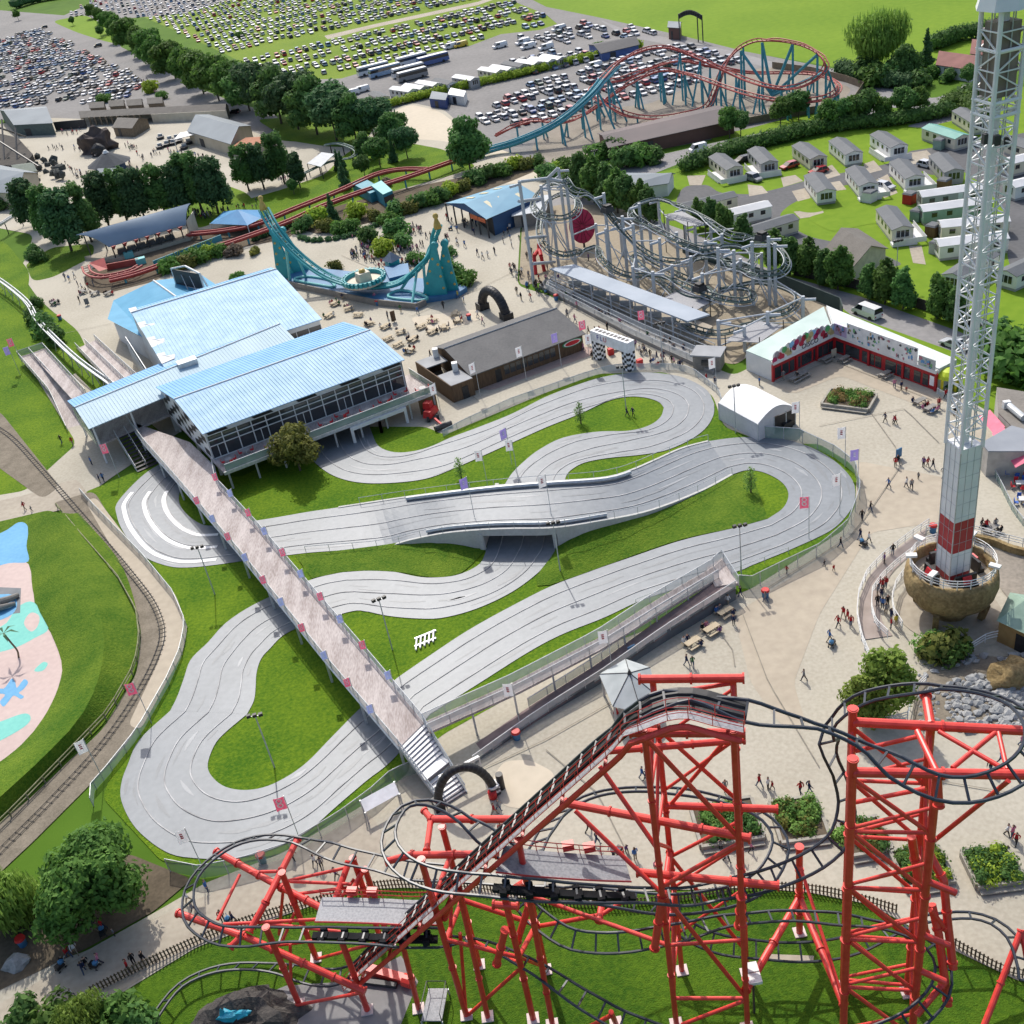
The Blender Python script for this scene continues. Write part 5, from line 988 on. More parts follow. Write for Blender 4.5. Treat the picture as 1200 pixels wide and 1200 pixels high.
tag(MB().cone(G(578,935),.42,.42,.9,12).obj('helmet_model',rbm,None,True),'big red helmet model at the right foot of the stair arch','model');tag(MB().cone(G(588,924),.36,.36,2.0,14).obj('tyre_bollard',M_black),'black tyre column standing beside the stair arch','bollard')
gt=thing('entrance_gantry','white steel gantry bar with a small sign under the stair arch','gantry',G(545,935));p,q=G(520,932),G(566,908);setpar(MB().beam(p+V((0,0,2.5)),q+V((0,0,2.5)),.3).obj('crossbar',M_rail),gt)
for x in(p,q):setpar(MB().box(x,(.14,.14,2.5)).obj('post',M_rail),gt)
wp_=thing('slatted_rack','white bench like frame with two slats beside the lower hairpin fence','frame',G(447,945));a,b,c,d=G(422,938,2.2),G(462,916,2.2),G(468,930,1.6),G(428,952,1.6)
setpar(MB().add([a,b,c,d],[(0,1,2,3)]).obj('panel',M_whtx),wp_)
for x in(a,b,c,d):setpar(MB().box(on(x,0),(.14,.14,x.z)).obj('leg',M_galv),wp_)
sk=thing('pallet_stack','white slatted rack lying on the lawn beside the footbridge','rack',G(498,757))
for k in range(5):p=G(488+5*k,764-2.4*k);setpar(MB().beam(p+V((0,0,.3)),p+V((.15,2.1,.3)),.18).obj('slat',M_rail),sk)
for k in(0,1):setpar(MB().beam(G(486,758-k*9,.15),G(511,748-k*9,.15),.25).obj('runner',M_galv),sk)
cp_=[G(702,790,3.0),G(718,828,3.0),G(752,836,3.0),G(770,815,3.0),G(762,782,3.0),G(733,772,3.0)];pk=sum(cp_,V((0,0,0)))/6+V((0,0,1.7));cn_=thing('canopy','pale grey hexagonal canopy beside the lift hill','canopy',on(pk,0))
setpar(MB().add(cp_+[pk],[(i,(i+1)%6,6)for i in range(6)]).obj('roof',mat('grey_canvas',(.33,.36,.36),.6,(.42,.45,.45),scale=.6)),cn_);setpar(MB().cone(pk-V((0,0,.1)),.25,.05,.6,8).obj('finial',M_dark),cn_)
for p in cp_:setpar(MB().box(on(p*.5+on(pk,3)*.5 if False else p.lerp(on(pk,3),.08),0),(.22,.22,3)).obj('post',M_conc),cn_)
for i in range(6):setpar(MB().beam(cp_[i],pk,.08).obj('rib',M_dark),cn_)
tr=thing('tractor','red tractor with a front brush parked beside the clubhouse','tractor',G(508,492));p=G(506,490);setpar(MB().box(p+V((0,0,.7)),(1.4,2.8,1.0),-.5,0,.8).box(p+V((-.2,.6,1.6)),(1.3,1.3,1.0),-.5,0,.85).obj('body',rbm),tr)
for dx,dy,r_ in((-1.0,.9,.75),(.8,1.2,.75),(-.5,-1.1,.5),(1.0,-.8,.5)):setpar(MB().tube([p+V((dx-.2,dy,r_)),p+V((dx+.2,dy,r_))],r_,12).obj('wheel',M_black),tr)
setpar(MB().beam(p+V((.5,-1.4,.6)),p+V((1.6,-4.0,.6)),.3).obj('arm',rbm),tr);setpar(MB().tube([p+V((.4,-4.6,.5)),p+V((3.0,-3.6,.5))],.45,10).obj('brush',M_dark),tr)
cf=thing('cafe_building','flat roofed cafe with pink awnings at the right edge','building',G(1190,500));M_frf=mat('flat_felt_roof',(.17,.155,.135),.85,(.24,.22,.195),scale=.3,fine=3)
HC=3.6
for pts,m in(([(1168,455),(1260,470),(1260,520),(1185,500),(1170,485)],M_frf),([(1150,520),(1185,500),(1260,520),(1260,560),(1200,530),(1158,530)],mat('grey_flat_roof',(.22,.24,.27),.8,(.28,.3,.33),scale=.3))):
 o=MB().prism([on(G(x,y,HC),0)for x,y in pts],HC).obj('wall',mat('cafe_wall',(.4,.38,.35),.7));setpar(o,cf);o=MB().prism([G(x,y,HC+.01)for x,y in pts],.18).obj('roof',m);setpar(o,cf)
M_awn=mat('pink_awning',(.62,.1,.18),.6,(.7,.14,.23),scale=1)
for a,b in(((1160,480),(1178,500)),((1176,500),(1205,540))):p,q=G(*a,3.2),G(*b,3.2);d=V((-(q-p).y,(q-p).x,0)).normalized()*1.4;d=-d if d.x>0 else d;setpar(MB().quad(p,q,q+d-V((0,0,.8)),p+d-V((0,0,.8))).obj('awning',M_awn),cf)
setpar(MB().tube([G(1182,475,4.3),G(1200,490,4.3)],.45,10).obj('roof_duct',M_galv),cf);setpar(MB().box(G(1179,478,3.8),(.9,.6,1.0)).obj('roof_unit',M_rail),cf)
fence('terrace_fence','thin glass fence round the cafe terrace at the right edge',GP([(1152,540),(1164,556),(1176,580),(1186,600),(1205,625)]),1.1,1.5,M_glassg,M_galv)
P_chair=chair_proto();P_chb=P_chair.copy();bl_=mat('blue_plastic',(.03,.1,.4),.5,(.05,.14,.48),scale=3)
bs=MB().box((0,0,.43),(.5,.5,.06));P_cb=thing('cafe_chair','chair','chair');lchild(MB().box((0,0,.43),(.5,.5,.06)),'seat',bl_,P_cb);lchild(MB().box((0,.24,.49),(.5,.05,.5)),'backrest',bl_,P_cb)
for i in(-1,1):
 for j in(-1,1):lchild(MB().box((i*.2,j*.2,0),(.05,.05,.43)),'leg',M_galv,P_cb)
bpy.data.objects.remove(P_chb)
sq=thing('terrace_table','table','table');lchild(MB().box((0,0,.7),(1.8,.9,.06)),'tabletop',M_rail,sq)
for i in(-1,1):lchild(MB().box((i*.7,0,0),(.1,.6,.7)),'leg',M_galv,sq)
for i,(x,y)in enumerate(((1180,543),(1192,556),(1199,571),(1203,590),(1186,532))):
 p=G(x,y);dup(sq,p,-.3,'white terrace table %s from the back of the cafe terrace'%nth[i],'cafe terrace tables')
 for k,(dx,dy,a)in enumerate(((-.5,.85,0),(.5,.85,0),(-.5,-.85,PI),(.5,-.85,PI),(-1.3,0,PI/2))):dup((P_chair,P_cb)[(i+k)%2],p+V((dx,dy,0)),a-.3,'%s chair at the %s terrace table, %s'%(('red','blue')[(i+k)%2],nth[i],('far left side','far right side','near left side','near right side','left end')[k]),'cafe terrace chairs')
drop(sq);drop(P_chair);drop(P_cb);drop(P_table)
# swinging disc ride
M_teal=mat('teal_paint',(.015,.24,.27),.5,(.025,.31,.34),scale=.5,spec=.4);M_lteal=mat('pale_teal_paint',(.12,.42,.42),.5,(.16,.48,.48),scale=.5);M_gold=mat('gold_paint',(.4,.28,.06),.45,(.5,.36,.1),scale=1);M_bluep=mat('blue_plinth',(.04,.14,.28),.6,(.06,.19,.35),scale=.4);M_stonew=mat('grey_stone_wall',(.17,.16,.145),.85,(.26,.245,.22),scale=1.2,fine=5);M_cream=mat('cream_deck',(.5,.45,.35),.6,(.58,.53,.42),scale=.6)
dr_=thing('disc_ride','teal half pipe ride with a round swinging seat disc between two towers','ride',G(427,336))
def dp(mb,name,m,sm=False):o=mb.obj(name,m,None,sm);setpar(o,dr_);return o
dp(MB().prism(GP([(340,334),(392,346),(440,356),(488,361),(498,356),(536,350),(548,342),(530,334),(470,330),(400,322),(362,318),(340,322)]),1.0).obj('x',M_bluep)and MB().prism(GP([(340,334),(392,346),(440,356),(488,361),(498,356),(536,350),(548,342),(530,334),(470,330),(400,322),(362,318),(340,322)]),1.02),'plinth',M_bluep)
bpy.data.objects.remove(bpy.data.objects['x'])
dp(MB().wall(GP([(338,336),(392,348),(440,358),(489,363),(500,358)]),1.3,0,.3),'plinth_wall',M_stonew)
def blade(b0,b1,topx,h,w):
 b0,b1,t=V(b0),V(b1),V(topx);d=(b1-b0).normalized();n_=V((-d.y,d.x,0))*.35;k=9;L,R_=[],[]
 for i in range(k+1):
  f=i/k;c=b0.lerp(b1,.5).lerp(t,f**1.15);c.z=h*f;wid=(b1-b0).length/2*(1-f)+w;L.append(c-d*wid);R_.append(c+d*wid)
 o_=L+R_[::-1];m=len(o_);return MB().add([p-n_ for p in o_]+[p+n_ for p in o_],[tuple(range(m)),tuple(range(m,2*m))[::-1]]+[(i,(i+1)%m,m+(i+1)%m,m+i)for i in range(m)]),(L,R_)
HL,HR=13.5,13.2
lt,rt=G(317,262,0),G(516,350,0)
lT=G(318,266,HL);rT=G(512,276,HR)
for b0,b1,ax_,ay in(((327,327),(345,325),320,272),((343,325),(364,320),331,270),((497,352),(524,350),509,288),((513,347),(537,345),521,285)):
 h=HT((G(*b0)+G(*b1))/2,ay);tp_=G(ax_,ay,h)
 mb,(L,R_)=blade(G(*b0),G(*b1),on(tp_,0),h,.35);o=dp(mb,'tower_panel',M_teal)
 for i in range(1,8):
  for e,sg in((L,1),(R_,-1)):
   if(i+(sg>0))%2:continue
   c=e[i]+(R_[i]-L[i]).normalized()*.45*sg;setpar(MB().blob(c+V((0,-.38,0)),(.3,.15,.3),0,1,0).obj('stud',M_gold),o)
 dp(MB().tube([L[-1].lerp(R_[-1],.5)+V((-.1,-.4,0)),L[-1].lerp(R_[-1],.5)+V((.1,.4,0))],.75,12),'roundel',M_teal)
tr_=[(309,245,15.2),(322,268,12.2),(343,293,8.2),(371,316,4.6),(397,329,2.6),(427,335,2.0),(460,333,2.5),(480,322,4.0),(497,305,7.2),(507,284,10.4),(513,266,13.6)]
mb,path=track(tr_,gauge=1.9,r=.28,tie=1.6,spine=.3,tier=.09);dp(mb,'track',M_teal)
mb,_=track(tr_,gauge=.7,r=.14,tie=1.6);mb.v=[(x,y,z+.15)for x,y,z in mb.v];dp(mb,'drive_rail',M_lteal)
for k,foot in((.17,(341,333)),(.8,(484,361)),(.84,(500,346)),(.24,(360,330)),(.75,(470,346))):p=path[int(len(path)*k)];dp(MB().tube([on(G(*foot),.9),p-V((0,0,.4))],.28,8),'strut',M_lteal)
for q in([(345,328,1.2),(375,334,1.2),(392,336,1.2),(385,328,1.2),(360,324,1.2)],[(455,348,1.2),(490,352,1.2),(500,348,1.2),(470,340,1.2)]):dp(MB().tube(spline(GP(q),4,True),.3,8,closed=True),'base_ring',M_lteal)
for px,py,z,H_ in((309,246,15.2,2.6),(513,268,13.4,2.8)):
 p=G(px,py,z);o=MB().lathe(p,[(.0,0),(.8,.1),(.65,.9),(.45,1.5),(.3,1.9),(.5,2.2),(.55,2.6),(.3,2.9),(0,3.0)],10);dp(o,'gilded_finial',M_gold,True)
dc=G(427,330,3.0);ax=(G(450,326,3.2)-G(404,334,3.2));rad=ax.length/2*1.12
disc=dp(MB().lathe(dc,[(0,-.3),(rad*.6,-.35),(rad*.93,-.1),(rad,.15),(rad*.97,.35),(rad*.8,.3),(0,.35)],36),'disc',M_cream,True)
setpar(MB().lathe(dc,[(rad*.82,.32),(rad*.84,1.1),(rad*.9,1.15),(rad*.93,.33)],36).obj('seat_ring',M_teal),disc)
for i in range(30):a=2*PI*i/30;setpar(MB().box(dc+V((rad*.97*math.cos(a),rad*.97*math.sin(a),.35)),(.35,.5,.8),a).obj('seat',M_teal if i%3 else M_lteal),disc)
setpar(MB().box(dc+V((0,0,.3)),(2.6,2.2,1.7),.5,0,.9).obj('hub_house',M_cream),disc);setpar(MB().blob(dc+V((0,0,2.2)),(.7,.7,.5),0,2,.05).obj('hub_dome',M_gold,None,True),disc)
kb=thing('ride_kiosk','small teal kiosk with a pointed slate roof behind the seat disc','kiosk',G(462,318));setpar(MB().box(G(462,318),(2.4,2.4,2.6),.4).obj('wall',M_teal),kb);setpar(MB().cone(on(G(462,318),2.6),2.1,.1,1.6,4).obj('roof',mat('slate_blue',(.12,.15,.2),.6)),kb)
dp(MB().prism(GP([(452,322),(480,318),(482,330),(458,336)]),1.8),'loading_deck',M_bluep)
# pale grey spinning coaster
M_sil=mat('silver_steel',(.42,.45,.48),.5,(.46,.49,.52),scale=.5,fine=4,spec=.45);M_dkg=mat('green_rail',(.045,.08,.075),.5,(.07,.11,.1),scale=1)
wc=thing('spinning_coaster','pale grey coaster with looping dark green rails on a forest of posts','roller coaster',G(770,330))
def sp_(mb,name,m):o=mb.obj(name,m);setpar(o,wc);return o
cols=[((626,335),212),((655,313),208),((646,310),217),((675,312),213),((666,292),197),((717,323),226),((755,313),238),((774,272),232),((736,328),253),((748,337),262),((765,312),262),((784,284),254),((777,337),279),((796,323),272),((804,289),242),((834,293),257),((816,298),264),((848,327),274),((867,290),266),((829,333),282),((807,325),290),((844,357),290),((862,358),293),((883,358),283),((902,358),277),((909,358),285),((869,352),303),((900,398),365),((941,379),347),((873,412),382),((843,407),375),((716,332),268),((702,300),262),((730,300),262),((812,345),300),((790,350),310),((825,365),320),((768,360),318),((745,352),312),((893,330),296)]
ct=[]
for b,t in cols:
 p=G(*b);h=min(21,HT(p,t));ct.append((p,h));sp_(MB().tube([p,on(p,h)],.3,8),'column',M_sil)
 sp_(MB().tube([on(p,h-.6),on(p,h-.6)+V((rnd.choice((-1,1))*1.9,-.7,0))],.24,6),'arm',M_sil)
for i in range(len(ct)):
 p,h=ct[i];q=sorted(range(len(ct)),key=lambda j:(ct[j][0]-p).length if j!=i else 1e9)[:2]
 for j in q:
  if j<i and(ct[j][0]-p).length<14:
   hh=min(h,ct[j][1]);sp_(MB().tube([on(p,hh*.95),on(ct[j][0],hh*.95)],.13,6),'tie_beam',M_sil);sp_(MB().tube([on(p,.2),on(ct[j][0],hh*.6)],.11,6),'brace',M_sil)
for a,b in(((608,213),(642,209)),((642,209),(664,213)),((608,236),(633,233)),((616,279),(640,277)),((625,309),(650,307)),((654,197),(642,209))):
 za=HT(on(ct[0][0],0),a[1])if a[0]<640 else HT(ct[1][0],a[1]);sp_(MB().tube([G(*a,za),G(*b,HT(ct[1][0]if b[0]<660 else ct[3][0],b[1]))],.3,8),'beam',M_sil)
WT=[[(662,208,17.5),(672,222,16),(688,226,15.5),(704,238,14),(720,258,11.5),(736,276,8.8),(752,291,6.8),(772,302,5.6),(800,306,5.4),(825,300,6),(845,303,6),(862,311,6),(876,311,6),(883,303,6.2),(879,293,6.5),(863,287,6.8),(842,288,7.2),(822,291,7.5),(800,284,8.2),(775,271,9.2),(756,261,9.8),(743,254,10.2),(739,244,10.5),(750,237,10.6),(772,232,10.4),(797,240,9.8),(820,250,9.2),(838,263,8.8),(855,274,8.5),(877,277,8.4),(900,281,8.2),(916,292,8),(923,306,7.6),(914,318,7.2),(892,321,7),(870,314,6.4),(845,308,5)],[(664,213,17),(648,214,15.5),(632,222,14),(624,238,13),(632,250,12.5),(650,255,12),(664,254,11.8),(676,246,11.5),(676,232,11.4),(660,226,11),(640,236,10),(632,262,8),(634,280,6.5),(645,293,5.5),(664,298,5),(684,292,4.6),(700,288,4.5),(703,300,4.4),(712,310,4.2),(726,319,3.8),(745,323,3.8),(765,320,4.2),(785,325,4.2),(805,335,4),(826,343,3.8),(850,350,3.6),(872,352,3.6),(882,348,3.5),(880,339,3.4),(862,336,3.3),(845,339,3.2)],[(845,339,3.2),(880,330,3.2),(905,332,3),(928,340,2.8),(936,350,2.6),(925,363,2.6),(905,369,2.8),(885,376,2.6),(862,386,2.4),(842,390,2.2),(818,386,2),(795,375,1.8)],[(740,300,3),(756,316,3),(778,332,2.8),(800,348,2.6),(826,352,2.6),(838,344,2.6),(822,332,2.6),(796,322,2.8),(770,308,3),(748,296,3.2),(740,300,3)],]
for w_ in WT:mb,_=track(w_,gauge=1.0,r=.12,tie=2.0,bank='auto',spine=.17,n=5);sp_(mb,'track',M_dkg);mb,_=track(w_,gauge=1.5,r=.09,tie=3.0,bank='auto',n=5);mb.v=[(x,y,z-.35)for x,y,z in mb.v];sp_(mb,'track_flange',M_sil)
for q in([(778,252),(800,248),(826,262),(806,266)],[(776,350),(800,338),(832,355),(812,366)],[(850,400),(885,376),(918,382),(890,402)]):
 sp_(MB().prism(GP(q,2.6 if q[0][1]>300 else 7.5),.1),'maintenance_deck',M_grate)
 for x,y in q:p=G(x,y,2.6 if q[0][1]>300 else 7.5);sp_(MB().box(on(p,0),(.14,.14,p.z+1)),'post',M_dark)
wh=thing('striped_wheel','big crimson striped round sign board inside the spinning coaster','sign',G(682,295));c=G(682,265,4.5)
setpar(MB().add([c+V((2.6*math.cos(2*PI*i/28),.5*math.sin(2*PI*i/28),3.4*math.sin(2*PI*i/28)))for i in range(28)],[tuple(range(28))]).obj('board',mat('crimson_board',(.4,.015,.07),.5)),wh);sp2=MB()
for i in range(14):a=2*PI*i/14;sp2.beam(c+V((.3*math.cos(a),-.08,.4*math.sin(a))),c+V((2.5*math.cos(a),.48*math.sin(a)-.08,3.3*math.sin(a))),.09)
setpar(sp2.obj('stripe',mat('dark_crimson',(.16,.005,.03),.5)),wh);setpar(MB().box(on(c,0),(.4,.4,3)).obj('post',M_dark),wh)
stn=thing('coaster_station','long flat pale roofed station shed in front of the spinning coaster','shed',G(740,380));q=GP([(644,316),(806,378),(832,370),(673,311)],4.3)
setpar(MB().prism(q,.25).obj('roof',mat('pale_roof_sheet',(.27,.32,.38),.6,(.33,.38,.44),scale=.2)),stn)
for e0,e1,n in((q[0],q[1],7),(q[3],q[2],7)):
 for i in range(n):p=e0.lerp(e1,(i+.3)/n);setpar(MB().box(on(p,0),(.22,.22,4.3)).obj('post',M_sil),stn)
setpar(MB().prism(GP([(640,330),(660,322),(836,388),(812,406)]),.9).obj('platform',M_path),stn)
for k in range(9):p=q[0].lerp(q[1],.1+k*.1)+V((1.2,2.2,0));setpar(MB().wall([on(p,.9),on(p,.9)+V((2.2,-.9,0))],1.1,0,.08).obj('gate',M_galv),stn)
qt=thing('queue_terrace','mesh fenced queue terrace of grey pens in front of the station','terrace',G(700,390));setpar(MB().prism(GP([(632,338),(640,330),(812,408),(842,428),(836,440),(740,396)]),.7).obj('deck',mat('queue_concrete',(.2,.2,.19),.85,(.29,.28,.27),scale=.3)),qt)
for k in range(5):fence('queue_rail','galvanised queue rail on the station terrace, %s row back from the plaza'%nth[k],GP([(640+2*k,339-2.2*k),(742+4*k,393-4*k),(826+3*k,430-5*k)],.7),1.1,4.0,M_mesh if k in(0,2)else None,M_galv,cat='railing',r=.05)
kio=thing('ticket_kiosk','small grey kiosk with a pale flat roof at the end of the queue terrace','kiosk',G(832,428));setpar(MB().box(G(831,430),(4.2,3.0,2.6),-.5).obj('wall',M_stonew),kio);setpar(MB().box(on(G(831,430),2.6),(4.8,3.6,.2),-.5).obj('roof',MATS['pale_felt_roof']),kio);setpar(MB().box(on(G(831,430),1.2)+V((-.7,-1.6,0)),(1.6,.4,.8),-.5).obj('window',M_glass),kio)
gf=thing('green_hoarding','dark green hoarding fence along the road behind the spinning coaster','fence',G(940,350));setpar(MB().wall(GP([(800,296),(860,318),(925,340),(984,364),(987,374)]),2.3,0,.12).obj('panel',mat('dark_green_panel',(.025,.05,.05),.7,(.04,.07,.065),scale=.5)),gf)
for i,(x,y,z)in enumerate(((820,340,4.1),(712,248,13),(893,280,8.6))):t=thing('coaster_car','dark four seat coaster car on the %s rails of the spinning coaster'%('lower','upper left','upper right')[i],'coaster car',G(x,y,z));setpar(MB().box(G(x,y,z),(2.0,1.8,.9),.5,0,.8).obj('body',M_dark),t);setpar(MB().box(G(x,y,z)+V((0,0,.8)),(1.2,1.2,.5),.5).obj('seat',M_black),t)
fr_=thing('fighter_figure','tall red painted figure frame at the left entrance of the spinning coaster','figure',G(630,322))
for a,b,r in(((626,300,3),(628,322,0),.35),((634,300,3),(638,318,0),.35),((626,300,3),(632,292,3.6),.4),((634,300,3),(632,292,3.6),.4),((632,292,3.6),(632,286,4.4),.45)):setpar(MB().tube([G(*a),G(*b)],r,8).obj('limb',rbm),fr_)
# red and teal launch coaster at the back
M_rail2=mat('faded_red_rail',(.32,.05,.045),.55,(.4,.075,.06),scale=.5);M_tsup=mat('teal_support',(.05,.26,.33),.55,(.08,.33,.4),scale=.5)
lc=thing('launch_coaster','red railed coaster on teal posts with a tilted horseshoe loop at the back','roller coaster',G(800,120))
def lp_(mb,name,m):o=mb.obj(name,m);setpar(o,lc);return o
LT=[[(540,183,2.0),(575,172,2.2),(605,163,3.2),(640,148,5.2),(665,132,7.4),(690,110,10.4),(705,92,12.2),(722,74,13.6),(742,62,14.2),(765,55,14.4),(790,56,13.8),(820,68,11.6),(850,82,9.2),(880,95,7.4),(910,102,6.6),(935,101,7.2),(955,92,8.6),(967,80,10.4),(967,70,12),(955,58,13.5),(935,50,14.6),(910,46,15),(885,47,14.4),(865,56,12.8),(852,70,10.6),(845,86,8),(838,105,4.8),(828,125,1.5),(800,134,1),(770,138,1.0),(735,134,2.2),(712,122,4.4),(696,112,6),(692,102,7),(702,96,7.8),(730,92,8.4),(770,76,9.8),(800,70,10),(840,78,7.6),(880,84,5.6),(920,84,5.2),(955,86,5),(978,94,4.8),(983,104,4.8),(968,114,4.8),(940,118,4.8),(905,116,5),(870,108,6),(835,96,7.4),(800,84,8.8),(772,82,9.2),(740,96,7.6),(715,112,5.2),(690,130,3.6),(660,142,4.4),(625,140,5.2),(600,148,4.2),(580,158,2.5)]]
mb,pth=track(LT[0],gauge=1.5,r=.16,tie=2.0,bank='auto',spine=.22,n=6,tier=.08);mb,_=track(LT[0][6:],gauge=1.5,r=.16,tie=2.0,bank='auto',spine=.24,n=6,tier=.08);lp_(mb,'track',M_rail2);mb,_=track(LT[0][:7],gauge=1.5,r=.18,tie=2.0,spine=.3,n=6,tier=.08);lp_(mb,'track',M_tsup)
mb,p2=track(LT[0][:8],gauge=2.2,r=.28,tie=3,n=5,spine=.4,tier=.1);mb.v=[(x,y,z-.75)for x,y,z in mb.v];lp_(mb,'launch_girder',M_tsup)
acc=0
for i,p in enumerate(pth[:-4]):
 acc+=1
 if acc>=9 and p.z>1.6 and p.z<13.5:
  acc=0;f=frames([pth[max(0,i-1)],p,pth[i+1]])[1];lp_(MB().tube([on(p,0),p-V((0,0,.6))],.26,6),'support',M_tsup)
  if p.z>4:lp_(MB().tube([on(p+f[2]*(p.z*.35),0),p-V((0,0,.8))],.26,6),'support',M_tsup)
hubp=G(905,112,.4)
for x,y,z in((868,58,12.4),(893,48,14.4),(929,50,14.4),(958,62,13),(968,82,10)):lp_(MB().tube([hubp,G(x,y,z)-V((0,0,.4))],.4,8),'horseshoe_spoke',M_tsup);p=on(G(x,y,z),0);lp_(MB().tube([p,G(x,y,z)-V((0,0,.4))],.3,6),'support',M_tsup)
R1=[(128,328,1.6),(160,320,1.6),(200,306,1.7),(250,290,1.8),(300,273,2),(340,258,2.2),(380,240,2.4),(430,222,2.6),(480,206,2.6),(540,185,2.2)]
R2=[(220,274,1.6),(260,270,1.8),(300,262,2),(345,244,2.2),(400,222,2.4),(440,204,2.6),(470,198,2.6),(500,198,2.6)]
for q in(R1,R2):
 mb,pp=track(q,gauge=1.6,r=.26,tie=2,spine=.3,n=4,tier=.1);lp_(mb,'track',M_rail2)
 for p in pp[4::9]:lp_(MB().tube([on(p,0),p-V((0,0,.4))],.25,6),'support',M_tsup);
mb,_=track([(100,312,1.8),(104,320,1.8),(120,324,1.8),(150,318,1.7),(164,311,1.7)],gauge=1.5,r=.25,tie=1.6,n=4);lp_(mb,'track',M_rail2)
gw=thing('ride_name_wall','teal girder wall with lime lettering along the coaster run','sign',G(230,300));a,b=G(182,315),G(262,286);setpar(MB().wall([on(a,.5),on(b,.9)],1.4,0,.2).obj('panel',M_tsup),gw)
xd=(b-a).normalized();text('VELOCITY',2.2,mat('lime_print',(.35,.5,.12),.5),a.lerp(b,.58)+V((xd.y,-xd.x,0))*.16+V((0,0,1.35)),xd,(0,0,1),gw)
for i,(x,y)in enumerate(((152,302),(166,309))):tag(MB().box(G(x,y),(2.2,1.6,1.4),.3).obj('control_box',M_lteal),'pale teal control box by the %s side of the curved roof station'%('far','near')[i],'control box')
cs_=thing('curved_roof_station','long blue grey curved roof over the red and teal coaster station','station',G(165,300));f0,f1_,k0,k1=G(127,289,4.0),G(218,263,4.0),G(89,275,6.4),G(225,237,7.2);k1=G(223,238,6.6);n=10;vs=[]
for i in range(n+1):
 f=i/n
 for(p,q)in((f0,k0),(f1_,k1)):c=p.lerp(q,f);c.z=p.z+(q.z-p.z)*math.sin(f*PI/2)**.8+.35*math.sin(f*PI);vs.append(c)
vs2=[v-V((0,0,.18))for v in vs];m=len(vs)
setpar(MB().add(vs+vs2,[(2*i,2*i+1,2*i+3,2*i+2)for i in range(n)]+[(m+2*i,m+2*i+2,m+2*i+3,m+2*i+1)for i in range(n)]+[(2*i,2*i+2,m+2*i+2,m+2*i)for i in range(n)]+[(2*i+1,m+2*i+1,m+2*i+3,2*i+3)for i in range(n)]+[(0,m,m+1,1)]).obj('roof',mat('blue_grey_sheet',(.17,.235,.31),.62,(.22,.29,.37),scale=.15),None,True),cs_)
for i in range(7):
 for e0,e1 in((f0,f1_),(k0,k1)):p=e0.lerp(e1,(i+.4)/7);p=p.lerp(k0.lerp(k1,(i+.4)/7),.06);setpar(MB().tube([on(p,0),p],.16,6).obj('post',M_dark),cs_)
 p=f0.lerp(f1_,(i+.4)/7);setpar(MB().cone(p-V((0,0,1.0)),.1,.7,.9,4).obj('bracket',M_rail2),cs_)
setpar(MB().prism([on(p,0)for p in(f0,f1_,k1,k0)],.9).obj('platform',M_path),cs_);setpar(MB().wall([on(f1_.lerp(k1,.1),0),on(k1,0)],4.5,0,.2).obj('end_wall',M_cream),cs_)
for e in((126,300,1.0),(150,292,1.0),(185,283,1.0)):pass
tn=thing('coaster_train','dark coaster train standing under the curved roof','train',G(180,290));
for i in range(6):p=f0.lerp(f1_,.2+.11*i).lerp(k0.lerp(k1,.2+.11*i),.25);setpar(MB().box(on(p,1.2),(2.4,1.5,1.0),.3,0,.8).obj('car',M_dark),tn)
ra_=thing('red_ramp','faded red plated slope at the left end of the curved roof station','ramp',G(112,300));setpar(MB().add(GP([(104,308,2.2),(122,302,3.2),(126,315,1.8),(116,318,1.6)]),[(0,1,2,3)]).obj('plate',M_rail2),ra_);setpar(MB().wall(GP([(126,317),(164,310)]),1.5,0,.3).obj('side_wall',M_rail2),ra_)
bt=thing('blue_canopy','bright blue tent canopy beside the coaster run','canopy',G(275,258));q=GP([(246,262),(290,264),(306,256),(304,246),(262,248)],2.4);pk=sum(q,V((0,0,0)))/5+V((0,0,2.0));setpar(MB().add(q+[pk],[(i,(i+1)%5,5)for i in range(5)]).obj('roof',mat('blue_canvas',(.03,.2,.42),.6,(.05,.25,.48),scale=.4)),bt)
for p in q:setpar(MB().box(on(p,0),(.2,.2,2.4)).obj('post',M_rail),bt)
bc=thing('teal_cabin','teal maintenance cabin with a flat roof under the red coaster track','cabin',G(445,238));q=GP([(438,232),(452,243),(463,238),(450,226)]);q0=GP([(415,226),(436,238),(450,232),(430,220)]);setpar(MB().prism(q,3.0).obj('wall',mat('teal_panel',(.05,.25,.32),.6)),bc);setpar(MB().prism([p+V((0,0,3))for p in q],.15).obj('roof',M_lteal),bc);setpar(MB().prism(q0,2.4).obj('annex',MATS['teal_panel']),bc);setpar(MB().wall([q[1]+V((.1,-.1,1)),q[2]+V((.1,-.1,1))],1.4,0,.1).obj('window',M_glass),bc)
